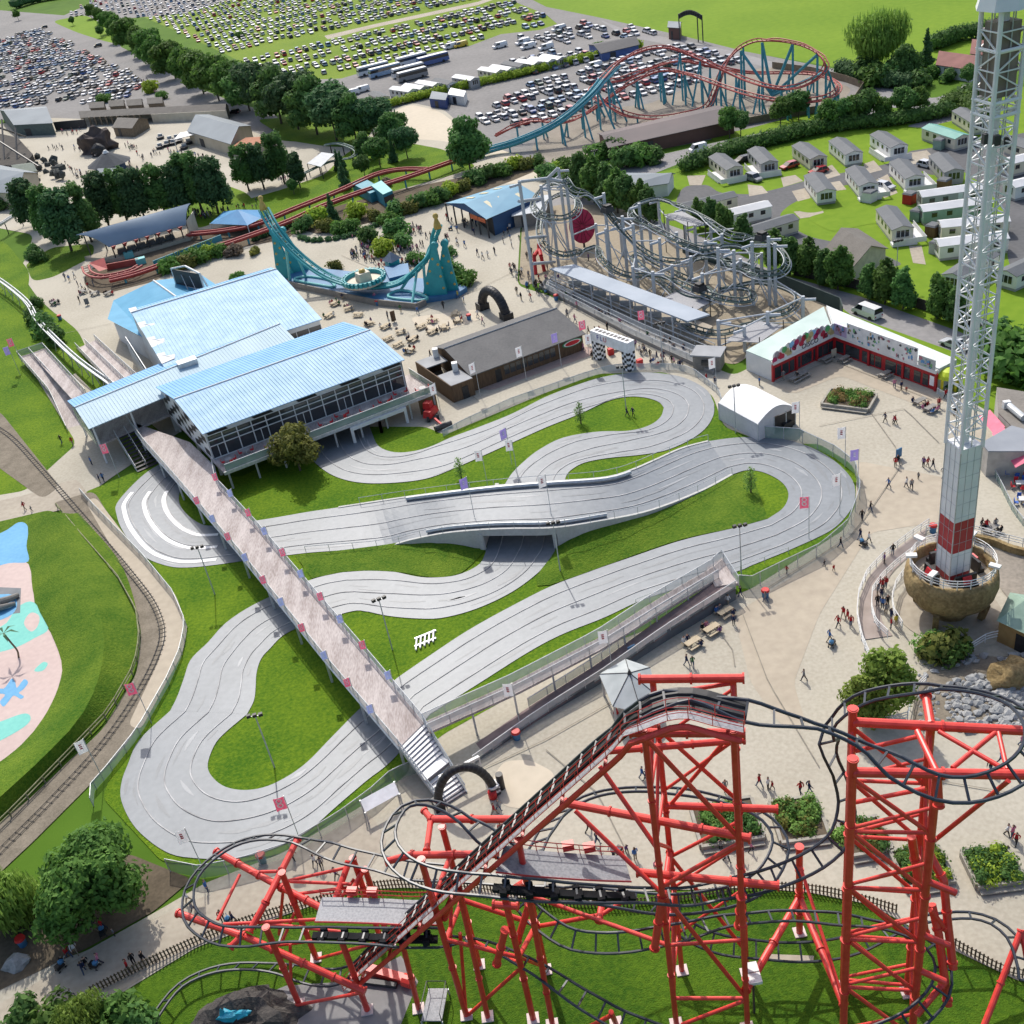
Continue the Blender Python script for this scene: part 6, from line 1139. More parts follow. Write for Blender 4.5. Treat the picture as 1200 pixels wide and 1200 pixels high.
# other buildings of the park
def shed(name,label,corners,he,hr,wall,roof,cat='building',over=.4,ridge_along=0,door=True,slab=None):
 a,b,c,d=[V(p)for p in corners];t=thing(name,label,cat,(a+c)/2);u,v=(b-a).normalized(),(d-a).normalized();up=lambda p,z:V((p.x,p.y,z));m0,m1=(a+d)/2,(b+c)/2
 w=MB();w.add([up(a,0),up(b,0),up(c,0),up(d,0),up(a,he),up(b,he),up(c,he),up(d,he),up(m0,hr-.1),up(m1,hr-.1)],[(0,1,5,4),(2,3,7,6),(1,2,6,9,5),(3,0,4,8,7)]);setpar(w.obj('wall',wall),t)
 r=MB();k=(hr-he)/max(.1,(d-a).length/2)*over
 for e0,e1,sg in((a,b,-1),(c,d,1)):
  p=[up(e0+v*sg*over-u*over*(1 if e0 in(a,d)else-1),he-k),up(e1+v*sg*over+u*over*(1 if e1 in(b,c)else-1),he-k)];m=(m1+u*over,m0-u*over)if sg<0 else(m0-u*over,m1+u*over);q=p+[up(m[0],hr),up(m[1],hr)];q2=[x-V((0,0,.14))for x in q]
  r.add(q+q2,((0,1,2,3),(7,6,5,4),(0,4,5,1),(1,5,6,2),(2,6,7,3),(3,7,4,0)))
 setpar(r.obj('roof',roof),t)
 if door:n_=V((u.y,-u.x,0));n_=n_ if n_.dot(a-d)>0 else-n_;o=MB().box(up(a.lerp(b,.3)+n_*.04,0.02),(min(3,(b-a).length*.15),.1,min(2.6,he*.8)),math.atan2(u.y,u.x)).obj('door',M_dark);setpar(o,t)
 return t
M_sl=mat('slate_sheet_roof',(.16,.19,.215),.7,(.21,.245,.27),scale=.1);M_beige=mat('beige_render',(.42,.37,.28),.8,(.5,.44,.34),scale=.3);M_brn=mat('brown_sheet',(.1,.05,.042),.7,(.145,.075,.06),scale=.2);M_shing=mat('brown_shingle',(.12,.11,.095),.85,(.18,.165,.145),scale=.5,fine=4);M_blw=mat('navy_cladding',(.02,.06,.15),.6,(.03,.09,.2),scale=.3)
gc=[G(x,y,4.0)for x,y in((220,153),(270,168),(328,156),(244,134))];a,b,c,d=[on(p,0)for p in gc]
shed('grey_hall','big beige hall with a slate grey pitched roof beside the entrance plaza',(a,b,b+(d-a),d),4.0,6.4,M_beige,M_sl)
an=thing('tiled_annex','low annex with an orange tiled roof against the grey hall','annex',G(290,172));q=GP([(271,172),(288,162),(320,160),(300,172)],3.0);setpar(MB().prism(q,.2).obj('roof',mat('orange_tile',(.32,.12,.06),.8,(.4,.17,.09),scale=.5,fine=4)),an);setpar(MB().prism([on(p,0)for p in q],3.0).obj('wall',M_beige),an)
ec=GP([(96,146),(150,142),(258,138),(258,128),(152,131),(95,134)])
ev=thing('entrance_colonnade','long shingle roofed colonnade with dark timber posts at the park entrance','colonnade',G(170,140));L0,L1_,K0,K1=G(98,148),G(268,140),G(96,142),G(270,134)
setpar(MB().add([on(L0,3.0),on(L1_,3.0),on(L1_.lerp(K1,.5),4.4),on(L0.lerp(K0,.5),4.4),on(K0,3.0),on(K1,3.0)],[(0,1,2,3),(3,2,5,4)]).obj('roof',M_shing),ev)
for i in range(11):p=L0.lerp(L1_,.02+i*.04);setpar(MB().box(p,(.5,.5,3.0)).obj('post',M_wood),ev)
setpar(MB().wall([L0.lerp(L1_,.5),L1_],3.0,0,.3).obj('wall',M_cream),ev);setpar(MB().wall([K0,K1],3.0,0,.3).obj('back_wall',M_beige),ev)
shed('ticket_hut','shingle roofed timber hut in front of the entrance colonnade',GP([(136,160),(158,161),(176,150),(152,149)]),3.2,4.8,M_wood,M_shing);shed('harbour_house','grey shed with a pale roof and a dark gabled front by the left plaza',GP([(22,160),(66,158),(58,138),(5,142)]),4.2,6.5,mat('sea_green_timber',(.1,.13,.12),.8),M_sl)
for i,(x,y)in enumerate(((116,131),(139,129),(160,128),(184,126))):shed('market_stall','small pitched roof stall behind the colonnade, %s from the left'%nth[i],[G(x-8,y+3),G(x+8,y+2),G(x+9,y-3),G(x-7,y-2)],2.4,3.6,M_wood,M_shing,'stall',door=False)
dkf=thing('dark_gate','arched dark timber gate beside the entrance colonnade','gate',G(84,152));setpar(MB().wall(GP([(66,153),(76,152),(88,151),(102,150)]),3.0,0,.3).obj('panel',M_dark),dkf)
shed('low_house','low white house with a slate roof at the left edge behind the trees',GP([(-30,244),(28,246),(50,222),(-20,206)]),5,8,M_beige,M_sl)
shed('green_shed','small green roofed shed by the left plaza',GP([(22,212),(46,210),(40,200),(18,203)]),2.6,3.6,M_beige,mat('moss_roof',(.14,.17,.14),.8))
sh=thing('pirate_ship','dark timber ship hull with tangled masts on the left plaza','ship',G(15,185));setpar(MB().prism(GP([(-20,200),(30,206),(42,190),(24,170),(-20,160)]),2.6,0,0).obj('hull',mat('ship_timber',(.02,.017,.015),.9,(.045,.038,.03),scale=.6)),sh)
for a,b in(((5,190,2),(2,140,12)),((20,190,2),(18,150,10)),((-2,165,9),(45,195,2.5)),((0,150,10),(30,160,3))):setpar(MB().tube([G(*a),G(*b)],.3,6).obj('mast',M_dark),sh)
rr=random.Random(8);mb=MB()
for i in range(46):mb.blob(G(rr.uniform(-5,75),rr.uniform(182,212),rr.uniform(.3,1.8)),rr.uniform(.6,1.6),0,1,.4,i)
tag(mb.obj('rockwork',mat('mossy_rock',(.035,.04,.035),.9,(.1,.11,.1),scale=.5),None),'dark mossy rockwork heaped beside the ship','rocks',kind='stuff')
rk=thing('rock_grotto','dark rock grotto with an arched mouth on the entrance plaza','grotto',G(116,178));setpar(MB().blob(G(114,172,1.5),(5.5,3.6,5.6),0,3,.4,12).obj('rock',mat('brown_rock',(.05,.038,.035),.9,(.11,.085,.075),scale=.4)),rk);setpar(MB().blob(G(116,178,1.2),(2.6,1.6,2.8),0,2,.1,2).obj('mouth',M_black),rk)
cz=thing('round_kiosk','round kiosk with a slate blue conical roof on the entrance plaza','kiosk',G(131,202));setpar(MB().cone(G(131,200),4.6,4.6,2.4,12).obj('wall',M_blw),cz);setpar(MB().cone(on(G(131,200),2.4),6.6,.9,3.0,12).obj('roof',mat('slate_cone',(.05,.058,.068),.85)),cz);setpar(MB().cone(on(G(131,200),5.4),1.0,.4,.8,10).obj('finial',M_rail),cz)
shed('round_hut','dark hut beside the conical kiosk',GP([(118,214),(142,213),(146,205),(122,206)]),2.2,3.2,M_blw,M_sl)
wt=thing('white_awning','white awning over ride machinery in front of the grey hall','awning',G(216,165));q=GP([(204,164),(228,158),(233,152),(211,156)],3.2);setpar(MB().prism(q,.15).obj('roof',M_rail),wt)
for p in q:setpar(MB().box(on(p,0),(.25,.25,3.2)).obj('post',M_galv),wt)
rr=random.Random(2)
for i in range(9):p=G(186+i*4.2+rr.uniform(-2,2),166+rr.uniform(-4,9));t=thing('ride_car','dark spinning ride car in front of the grey hall, %s from the left'%nth[i],'ride car',p,'spinning ride cars');setpar(MB().cone(p,1.1,1.4,.9,10).obj('tub',M_dark),t);setpar(MB().box(p+V((0,.7,.8)),(1.4,.4,.8)).obj('seat_back',M_galv),t)
sf=thing('shelter','white mono pitch shelter roof on posts in the tree garden','shelter',G(375,190));q=[G(360,192,3.2),G(376,196,3.2),G(392,181,4.0),G(377,179,4.0)];setpar(MB().prism(q,.15).obj('roof',mat('pale_grey_sheet',(.4,.43,.45),.6)),sf)
for p in q:setpar(MB().box(on(p,0),(.2,.2,p.z)).obj('post',M_dark),sf)
gr_=thing('garden_ride_track','curved raised green track beam in the tree garden','ride track',G(400,180));mb,pp=track([(352,205,2),(385,190,2.4),(410,185,2.6),(418,178,2.8),(410,172,3),(395,168,3),(380,170,2.8)],gauge=1.0,r=.18,tie=2);setpar(mb.obj('track',mat('sage_rail',(.13,.19,.17),.6)),gr_)
for p in pp[2::6]:setpar(MB().tube([on(p,0),p],.18,6).obj('post',M_dark),gr_)
EH=4.2;h0,h1,h2=G(570,257,EH),G(633,230,EH),G(522,238,EH);h3=G(586,218,EH)
bh=thing('dodgem_hall','navy hall with a pale blue pitched roof and open posts at its front','building',on(h0.lerp(h3,.5),0));m0,m1=(h0+h2)/2,(h1+h3)/2
m0.z=m1.z=EH+1.7
setpar(MB().add([h0,h1,m1,m0,h2,h3],[(0,1,2,3),(3,2,5,4)]).obj('roof',mat('steel_blue_sheet',(.1,.26,.38),.6,(.14,.32,.44),scale=.2,spec=.3)),bh);u=(h1-h0).normalized();sk_=MB()
for k in(.25,.5,.75):
 for e0,e1 in((h0,m0),):
  p=e0.lerp(h1 if e0 is h0 else h3,k);q=m0.lerp(m1,k);a,b=p.lerp(q,.35)+V((0,0,.05)),p.lerp(q,.75)+V((0,0,.05));sk_.quad(a,a+u*1.0,b+u*1.0,b)
 p,q=h2.lerp(h3,k),m0.lerp(m1,k);a,b=p.lerp(q,.3)+V((0,0,.05)),p.lerp(q,.7)+V((0,0,.05));sk_.quad(b,b+u*1.0,a+u*1.0,a)
setpar(sk_.obj('rooflight',mat('cream_rooflight',(.5,.46,.3),.5)),bh);dn=lambda p,k,q:on(p.lerp(q,k),0)
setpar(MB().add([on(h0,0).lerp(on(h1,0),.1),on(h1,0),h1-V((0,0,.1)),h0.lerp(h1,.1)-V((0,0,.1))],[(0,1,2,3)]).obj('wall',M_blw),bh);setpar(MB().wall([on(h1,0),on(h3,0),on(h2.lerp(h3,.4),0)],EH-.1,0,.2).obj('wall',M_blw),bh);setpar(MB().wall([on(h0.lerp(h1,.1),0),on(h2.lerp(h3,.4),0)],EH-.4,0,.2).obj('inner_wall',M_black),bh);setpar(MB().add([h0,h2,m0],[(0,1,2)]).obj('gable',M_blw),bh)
for k in range(6):p=h0.lerp(h2,k/5);setpar(MB().box(on(p,0),(.35,.35,EH)).obj('post',M_dark),bh)
sgn=thing('hall_sign','orange sign board over the open corner of the blue roofed hall','sign',on(h0,3));setpar(MB().wall([h0.lerp(h2,.05)-V((0,0,1.0))+V((.1,-.3,0)),h0.lerp(h2,.38)-V((0,0,1.0))+V((-.1,-.3,0))],.9,0,.1).obj('board',mat('orange_board',(.5,.1,.03),.5)),sgn)
shed('grey_store','plain grey store beside the blue roofed hall',GP([(604,268),(640,262),(646,244),(610,248)]),3.0,3.4,M_stonew,MATS['pale_grey_sheet'])
bsd=[G(x,y,3.4)for x,y in((714,172),(860,140),(838,124),(702,156))];shed('brown_shed','long low shed with maroon walls in front of the back coaster',[on(p,0)for p in bsd],3.4,4.6,M_brn,mat('maroon_grey_roof',(.09,.075,.078),.7,(.13,.1,.1),scale=.08))
wb=[G(x,y,3.0)for x,y in((756,216),(782,214),(789,204),(724,202))];shed('white_bungalow','white bungalow with a grey roof beside the tall hedge trees',[on(wb[0],0)-V((9,0,0)),on(wb[1],0),on(wb[2],0),on(wb[3],0)],3.0,4.2,M_wallw,M_sl)
bl2=[on(G(x,y,2.6),0)for x,y in((705,62),(748,52),(742,43),(690,52))];shed('blue_lodge','blue timber lodge with a dark roof in the back car park',bl2,2.6,3.8,mat('lodge_blue',(.08,.13,.32),.7),mat('dark_roof',(.07,.07,.075),.8))
gt2=thing('field_gateway','arched black metal gateway with lettering frame by the field','gateway',G(800,47));a,b=G(797,48),G(824,50);pts=[a.lerp(b,i/10)+V((0,0,7+1.5*math.sin(PI*i/10)))for i in range(11)];setpar(MB().tube(pts,.2,5).obj('top_rail',M_dark),gt2);setpar(MB().tube([p+V((0,0,1.2))for p in pts],.2,5).obj('top_rail',M_dark),gt2)
for p in(a,b,a.lerp(b,.8)):setpar(MB().tube([p,p+V((0,0,8.5))],.2,5).obj('post',M_dark),gt2)
tk=MB()
for i in range(10):p=pts[i].lerp(pts[i+1],.5);tk.box(p,(.9,.2,1.2))
setpar(tk.obj('lettering',M_dark),gt2);shed('timber_hut','small maroon hut beside the field gateway',[G(784,46),G(797,47),G(799,41),G(786,40)],4,5,M_brn,M_sl)
shed('field_house','white house with a red brown roof beyond the hedge, nearer of the two',[on(G(x,y,3),0)for x,y in((1098,76),(1140,82),(1148,68),(1104,62))],3.2,5.0,M_wallw,mat('red_tile',(.19,.075,.065),.8,(.26,.11,.095),scale=.3));shed('field_house','white house with a red brown roof beyond the hedge, farther of the two',[on(G(x,y,3),0)for x,y in((1138,64),(1165,66),(1168,54),(1142,50))],3.4,5.4,M_wallw,MATS['red_tile'])
bgl=[on(G(x,y,3.0),0)for x,y in((968,292),(1000,310),(1038,290),(1005,268))];shed('bungalow','cream bungalow with a wide brown grey roof behind the poplars',(bgl[1],bgl[0],bgl[3],bgl[2]),3.0,5.0,mat('cream_render',(.48,.44,.33),.8),M_shing)
for(pts,lb,m)in(([(505,126),(524,128),(527,120),(508,117)],'blue shipping container by the hedge of the back car park',mat('container_blue',(.03,.06,.2),.6)),([(526,121),(545,124),(548,117),(530,113)],'white site cabin beside the blue container',M_rail)):
 t=thing('site_container',lb,'container',G(*pts[0]));setpar(MB().prism(GP(pts),2.6).obj('body',m),t);setpar(MB().prism([p+V((0,0,2.6))for p in GP(pts)],.12).obj('roof',M_rail if m is M_rail else M_sl),t);p=GP(pts);setpar(MB().wall([p[0].lerp(p[1],.3)+V((0,-.08,.1)),p[0].lerp(p[1],.5)+V((0,-.08,.1))],2.1,0,.06).obj('door',M_dark),t)
mr=thing('monorail_track','narrow grey raised rail running diagonally over the left lawn','ride track',G(50,375));mb,pp=track([(-30,312,3.2),(0,328,3.2),(30,352,3.2),(42,372,3.2),(58,390,3.2),(90,420,3.2),(134,452,3.3)],gauge=.9,r=.14,tie=1.2,spine=.2,n=4,tier=.08);setpar(mb.obj('track',M_galv),mr)
for p in pp[3::7]:
 for sx in(-1,1):setpar(MB().tube([on(p,0)+V((sx*.8,-sx*.4,0)),p-V((0,0,.4))],.1,5).obj('leg',M_galv),mr)
mr2=thing('monorail_track','pale curved raised rail at the left edge by the path','ride track',G(10,258));mb,pp=track([(-20,272,3.4),(0,262,3.4),(22,250,3.4),(60,245,3.4)],gauge=.9,r=.16,tie=1.2,spine=.2,n=4,tier=.08);setpar(mb.obj('track',M_galv),mr2)
for p in pp[2::7]:setpar(MB().tube([on(p,0),p-V((0,0,.4))],.14,5).obj('leg',M_dark),mr2)
mrl=thing('miniature_railway','narrow gauge miniature railway track curving down the left side','railway track',G(170,700));ctr=[(-30,488),(10,510),(50,552),(88,595),(120,632),(150,668),(178,705),(190,738),(184,768),(160,815),(120,872),(60,938),(0,998),(-40,1040)];pth=resample(spline(GP(ctr,.12),6),150);fr=frames(pth)
for sg in(-.32,.32):setpar(MB().tube([p+s*sg+V((0,0,.1))for p,t,s,u in fr],.045,4).obj('rail',M_dark),mrl)
sl_=MB()
for p,t,s,u in fr:sl_.beam(p-s*.5,p+s*.5,.13,.05)
setpar(sl_.obj('sleeper_row',mat('sleeper_timber',(.1,.085,.065),.9,(.17,.15,.12),scale=1)),mrl)
fence('rail_fence','mossy two rail timber fence beside the miniature railway',GP([(68,596),(98,632),(140,680),(162,720),(166,752),(160,785),(130,838),(80,890),(20,952),(-30,1000)]),1.0,2.4,None,mat('mossy_timber',(.16,.17,.08),.9,(.3,.29,.17),scale=1),rails=2,r=.06)
sfig=thing('crocodile_fountain','grey stone crocodile on a square blue and slate mat of the splash pad','statue',G(5,705));setpar(MB().prism(GP([(-25,712),(0,722),(24,719),(25,690),(-20,688)]),.12).obj('mat',M_wallg),sfig)
setpar(MB().tube(spline(GP([(-25,704,.6),(-5,706,.8),(10,702,.7),(21,697,.4)]),4),.75,10,r2=.3).obj('body',M_stonew),sfig);setpar(MB().tube(spline(GP([(-20,716,.6),(0,712,.7),(18,707,.4)]),4),.55,10,r2=.25).obj('tail',M_stonew),sfig)
plm=thing('palm_shower','thin bent palm tree shower post on the pink splash pad','shower',G(22,770));top=G(4,742,4.0);setpar(MB().tube(spline([G(22,771),G(20,762,1.4),G(12,752,2.8),top],4),.12,6).obj('stem',M_wood),plm)
for i in range(6):a=i*PI/3;setpar(MB().add([top,top+V((1.0*math.cos(a),1.0*math.sin(a),.25))+V((-.2*math.sin(a),.2*math.cos(a),0)),top+V((1.9*math.cos(a),1.9*math.sin(a),-.3)),top+V((1.0*math.cos(a),1.0*math.sin(a),.25))-V((-.2*math.sin(a),.2*math.cos(a),0))],[(0,1,2,3)]).obj('frond',mat('frond_green',(.04,.12,.05),.7)),plm)
pk_m=mat('picket_timber',(.1,.075,.05),.85,(.17,.13,.09),scale=1)
def picket(label,pts):
 pts=resample(spline(GP(pts),4),60);root=thing('picket_fence',label,'fence',pts[0]);mb=MB();L=sum((b-a).length for a,b in zip(pts,pts[1:]));q=resample(pts,int(L/.3))
 for p in q:mb.box(p,(.13,.05,1.15))
 for z in(.35,.9):mb.tube([p+V((0,.04,z))for p in pts],.05,4)
 setpar(mb.obj('paling',pk_m),root)
picket('brown picket fence curving between the coaster lawn and the lower path',[(110,1165),(160,1140),(235,1105),(300,1080),(380,1058),(440,1042),(520,1040),(600,1050),(640,1062)]);picket('brown picket fence between the coaster lawn and the plaza planters',[(640,1062),(720,1064),(800,1056),(880,1044),(950,1046),(1010,1058),(1050,1070)]);picket('brown picket fence at the lower right of the coaster lawn',[(1110,1105),(1140,1122),(1180,1142),(1230,1150)])
for q,lb in(([(1110,310),(1060,300),(1000,282),(950,262)],'dark timber fence behind the poplar row'),):f=thing('timber_fence',lb,'fence',G(1000,330));setpar(MB().wall(GP([(930,322),(1000,338),(1060,356),(1120,376),(1200,402)]),1.8,0,.1).obj('panel',mat('dark_fence_timber',(.045,.038,.034),.9,(.075,.065,.056),scale=1)),f)
f=thing('timber_fence','brown timber fence round the back coaster yard','fence',G(980,110));setpar(MB().wall(GP([(905,80),(950,86),(990,96),(1012,104),(1000,122),(960,132),(900,142),(866,148)]),1.8,0,.1).obj('panel',M_wood),f)
# trees, hedges, shrubs
def leafm(name,a,b,rv=.18):return mat(name,a,.75,b,scale=.35,fine=2.2,spec=.25,trans=.4,rndv=rv,thr=(.35,.65))
LF={'dark':leafm('leaf_dark',(0.0654,0.149,0.0417),(0.134,0.267,0.0654)),'mid':leafm('leaf_mid',(0.068,0.152,0.03),(0.145,0.265,0.052)),'deep':leafm('leaf_deep',(0.0475,0.113,0.0475),(0.101,0.197,0.0714)),'lime':leafm('leaf_lime',(0.228,0.342,0.0274),(0.435,0.572,0.0684)),'willow':leafm('leaf_willow',(0.137,0.228,0.0411),(0.274,0.411,0.0799)),'olive':leafm('leaf_olive',(0.114,0.137,0.032),(0.252,0.252,0.0572)),'pale':leafm('leaf_pale',(0.114,0.228,0.0457),(0.274,0.435,0.103)),'rust':leafm('leaf_rust',(0.205,0.17,0.0572),(0.365,0.228,0.0913)),'purple':leafm('leaf_purple',(0.114,0.0913,0.0799),(0.205,0.161,0.114)),'fresh':leafm('leaf_fresh',(.16,.24,.04),(.3,.4,.07))}
M_bark2=mat('tree_bark',(.06,.048,.036),.9,(.11,.09,.07),scale=3)
def leafcards(mb,clumps,n,size,rg,droop=0.0,inner=.55):
 tot=sum(c[1][0]*c[1][1]+c[1][1]*c[1][2]for c in clumps)
 for c,r in clumps:
  k=int(n*(r[0]*r[1]+r[1]*r[2])/tot);c=V(c)
  for _ in range(k):
   while True:
    d=V((rg.gauss(0,1),rg.gauss(0,1),rg.gauss(0,1)))
    if d.length>.01:break
   d.normalize();f=inner+(1.06-inner)*rg.random()**.6;f*=1+.35*noise.noise(d*2.3+c*1.3)
   p=c+V((d.x*r[0],d.y*r[1],d.z*r[2]))*f
   if droop:p.z-=droop*rg.random()*(1-max(0,d.z))
   nrm=(d+V((rg.uniform(-.7,.7),rg.uniform(-.7,.7),rg.uniform(-.5,.9)))).normalized();x=nrm.orthogonal().normalized();a=rg.uniform(0,6.28);y=nrm.cross(x);s=size*rg.uniform(.6,1.35)
   u,w=(x*math.cos(a)+y*math.sin(a))*s,(y*math.cos(a)-x*math.sin(a))*s*.62
   if droop and rg.random()<.8:u,w=V((0,0,-1))*s*1.7+u*.3,w*.5
   q=len(mb.v);mb.v.extend((tuple(p-u),tuple(p+w*.9),tuple(p+u),tuple(p-w)));mb.f.append((q,q+1,q+2,q+3));mb.m.append(0)
def cluster(shape,h,r,rg):
 cl=[]
 if shape=='round':
  for i in range(15):
   a=rg.uniform(0,6.28);rr_=r*rg.uniform(.25,.72);z=h*rg.uniform(.36,.84);k=r*rg.uniform(.3,.52)*(1.15-abs(z/h-.55));cl.append(((rr_*math.cos(a),rr_*math.sin(a),z),(k,k,k*.8)))
  cl.append(((0,0,h*.6),(r*.6,r*.6,h*.28)));cl.append(((0,0,h*.86),(r*.4,r*.4,h*.13)))
 elif shape=='tall':
  for i in range(16):
   z=h*rg.uniform(.2,.93);env=r*math.sin(PI*min(1,(z/h)*.85+.12))**.7;a=rg.uniform(0,6.28);k=env*rg.uniform(.38,.6);cl.append(((env*.5*math.cos(a),env*.5*math.sin(a),z),(k,k,k*1.25)))
  cl.append(((0,0,h*.5),(r*.6,r*.6,h*.36)))
 elif shape=='fan':
  for i in range(9):
   a=rg.uniform(0,6.28);rr_=r*rg.uniform(.2,.75)
   for k in range(3):z=h*(.3+.25*k)+rg.uniform(0,h*.1);q=r*rg.uniform(.26,.4)*(1.1-.22*k);cl.append(((rr_*math.cos(a)*(1-.1*k)+.05*z,rr_*math.sin(a)*(1-.1*k),z),(q,q,q*1.3)))
  cl.append(((0,0,h*.5),(r*.6,r*.6,h*.28)))
 elif shape=='bush':
  for i in range(11):
   a=rg.uniform(0,6.28);rr_=r*rg.uniform(.1,.68);k=r*rg.uniform(.34,.55);cl.append(((rr_*math.cos(a),rr_*math.sin(a),h*rg.uniform(.25,.68)),(k,k,min(k,h*.42))))
 elif shape=='cone':
  for i in range(13):z=h*(.08+.86*i/12);env=r*(1-.92*z/h);a=rg.uniform(0,6.28);cl.append(((env*.25*math.cos(a),env*.25*math.sin(a),z),(env*.85,env*.85,h*.075)))
 return cl
TREES={}
def tree_proto(key,shape,leaf,h,r,n,size,droop=0.0,trunk=True,seed=1):
 rg=random.Random(seed);cl=cluster(shape,h,r,rg);root=thing('tree' if trunk else 'shrub','x','tree' if trunk else 'shrub');mb=MB();leafcards(mb,cl,n,size,rg,droop)
 if key!='sap':
  for i,(c,q)in enumerate(cl):mb.blob(c,tuple(k*.42 for k in q),0,1,.3,seed+i)
 lchild(mb,'crown',LF[leaf],root)
 t=MB()
 if trunk:
  b=max(.12,h*.022);t.tube(spline([(0,0,-.1),(.05*h*.2,0,h*.2),(.02*h,.02*h,h*.45),(0,0,h*.8)],3),b,7,r2=b*.25)
  for i in range(6):
   c=cl[rg.randrange(len(cl))][0];z0=h*rg.uniform(.22,.5);t.tube(spline([(0,0,z0),(c[0]*.45,c[1]*.45,(z0+c[2])/2),c],3),b*.45,5,r2=b*.12)
  lchild(t,'trunk',M_bark2,root)
 else:
  for i in range(4):c=cl[i][0];t.tube([(0,0,0),(c[0]*.7,c[1]*.7,c[2])],.05,4)
  lchild(t,'stem',M_bark2,root)
 TREES[key]=(root,h,r);return root
for k,a in{'ave1':('round','mid',11,5.2,5200,.5),'ave2':('round','mid',11,5.2,5200,.5),'dk1':('round','dark',12,5.6,5600,.5),'dk2':('round','deep',12,5.6,5600,.5),'fan1':('fan','deep',15,5.0,6000,.45),'fan2':('fan','dark',15,5.0,6000,.45),'pop1':('tall','mid',8,2.2,4200,.3),'pop2':('tall','dark',8,2.2,4200,.3),'rnd1':('round','dark',7.5,2.9,3800,.32),'rnd2':('round','mid',7.5,2.9,3800,.32),'con1':('cone','deep',10,2.6,1800,.4)}.items():tree_proto(k,*a,seed=len(k)*7+ord(k[-1])+ord(k[0]))
for k,a in{'b_dark':('bush','dark',2.4,2.2,900,.3),'b_mid':('bush','mid',2.4,2.2,900,.3),'b_lime':('bush','lime',2.4,2.2,900,.3),'b_olive':('bush','olive',2.4,2.2,900,.3),'b_purple':('bush','purple',2.0,2.0,800,.28),'b_pale':('bush','pale',2.4,2.2,900,.28)}.items():tree_proto(k,*a,trunk=False,seed=ord(k[2]))
tree_proto('fresh','tall','fresh',8,2.6,5200,.22,seed=9)
tree_proto('sap','tall','pale',4.2,1.0,420,.13,seed=3)
tree_proto('big','round','mid',8.6,5.4,15000,.3,seed=21);tree_proto('willow','round','willow',7,3.6,9000,.3,1.6,seed=5);tree_proto('birch','tall','pale',6.0,2.6,5200,.2,seed=9);tree_proto('autumn','round','olive',6.6,3.2,5200,.24,seed=13);tree_proto('willowbig','round','willow',14,8,9000,.5,1.2,seed=4)
TN={'ave':('bushy green','tree'),'dk':('dense dark','tree'),'fan':('tall feathery dark','tree'),'pop':('slim pointed','poplar'),'rnd':('small round headed','tree'),'con':('dark conical','conifer')}
def put(key,x,y,h=None,label='',group=None,name=None,w=1.0):
 r,h0,r0=TREES[key];k=(h or h0)/h0*rnd.uniform(.94,1.06);o=dup(r,G(x,y),rnd.uniform(0,6.28),label,group,(k*w*rnd.uniform(.94,1.06),k*w*rnd.uniform(.94,1.06),k))
 if name:o.name=name
 return o
def row(keys,pts,label,group,name='tree'):
 for i,(x,y,*h)in enumerate(pts):put(keys[i%len(keys)],x,y,h[0]if h else None,label%(nth[i]if i<20 else '%dth'%(i+1)),group,name)
row(['ave1','ave2'],[(108,22,8),(118,29,9),(130,38,10),(143,49,13),(155,58,13.5),(167,66,14),(179,75,14),(192,83,14.5),(206,92,15),(222,101,15),(239,110,15.5),(257,118,16),(274,124,16)],'bushy green tree of the avenue beside the gravel car park, %s from its far end','avenue trees by the car park')
row(['dk1','dk2'],[(293,130,16),(310,137,16.5),(330,145,17),(350,152,17),(372,158,17),(395,165,17),(418,168,15),(440,166,12),(462,172,9),(478,186,9),(430,188,8)],'dense dark tree in the belt behind the launch coaster, %s from the left','dark belt trees')
row(['fan1','fan2'],[(40,268,14),(62,282,15),(84,294,16),(108,284,16),(128,266,15),(150,262,15),(172,262,14),(196,256,14),(218,252,15),(238,250,15.5),(256,250,15),(292,224,12),(310,222,13),(334,216,13.5),(352,220,10)],'tall feathery dark tree behind the curved roof station, %s from the left','feathery trees behind the station')
put('dk1',551,200,14,'big lone dark tree at the foot of the launch coaster slope',None,'tree',.95)
row(['pop2','pop1'],[(683,232,10),(697,238,10.5),(712,243,10),(724,250,10.5),(737,254,9.5),(750,256,9),(762,262,8)],'dense dark poplar behind the striped wheel board, %s from the left','dense poplars behind the spinning coaster','poplar_tree')
row(['pop1','pop2'],[(820,268,6.5),(834,272,7),(848,280,7.5),(872,292,7),(908,316,8),(926,322,7.5),(947,326,8),(965,334,7),(982,340,8.5),(1018,350,6.5),(1037,356,8),(1058,363,7.5),(1098,374,8),(1120,382,7)],'slim green poplar along the road behind the arcade, %s from the left','roadside poplars','poplar_tree')
row(['rnd2','rnd1'],[(855,162,8),(868,160,6.5),(915,148,7),(936,141,7.5),(969,153,7.5),(987,150,7),(1001,148,7.5),(1014,146,8),(1033,144,6.5),(1058,141,8),(1077,136,7)],'small round headed tree on the verge of the park drive, %s from the left','verge trees')
put('willowbig',1028,88,15,'huge pale willow at the edge of the meadow',None,'willow_tree');put('dk1',1060,96,9,'broad dark tree in front of the huge willow',None,'tree');put('con1',1085,78,10,'dark conical conifer left of the red roofed houses',None,'conifer_tree');put('rust' if 'rust' in TREES else 'rnd1',1134,102,5.5,'small tree on the turning circle near the red roofed houses',None,'tree')
put('rnd2',22,24,7,'lone small tree in the far left corner of the car park',None,'tree');put('rnd1',86,30,5,'thin dark tree on the green verge of the car park, left one',None,'tree');put('rnd1',119,44,6,'thin dark tree on the green verge of the car park, right one',None,'tree')
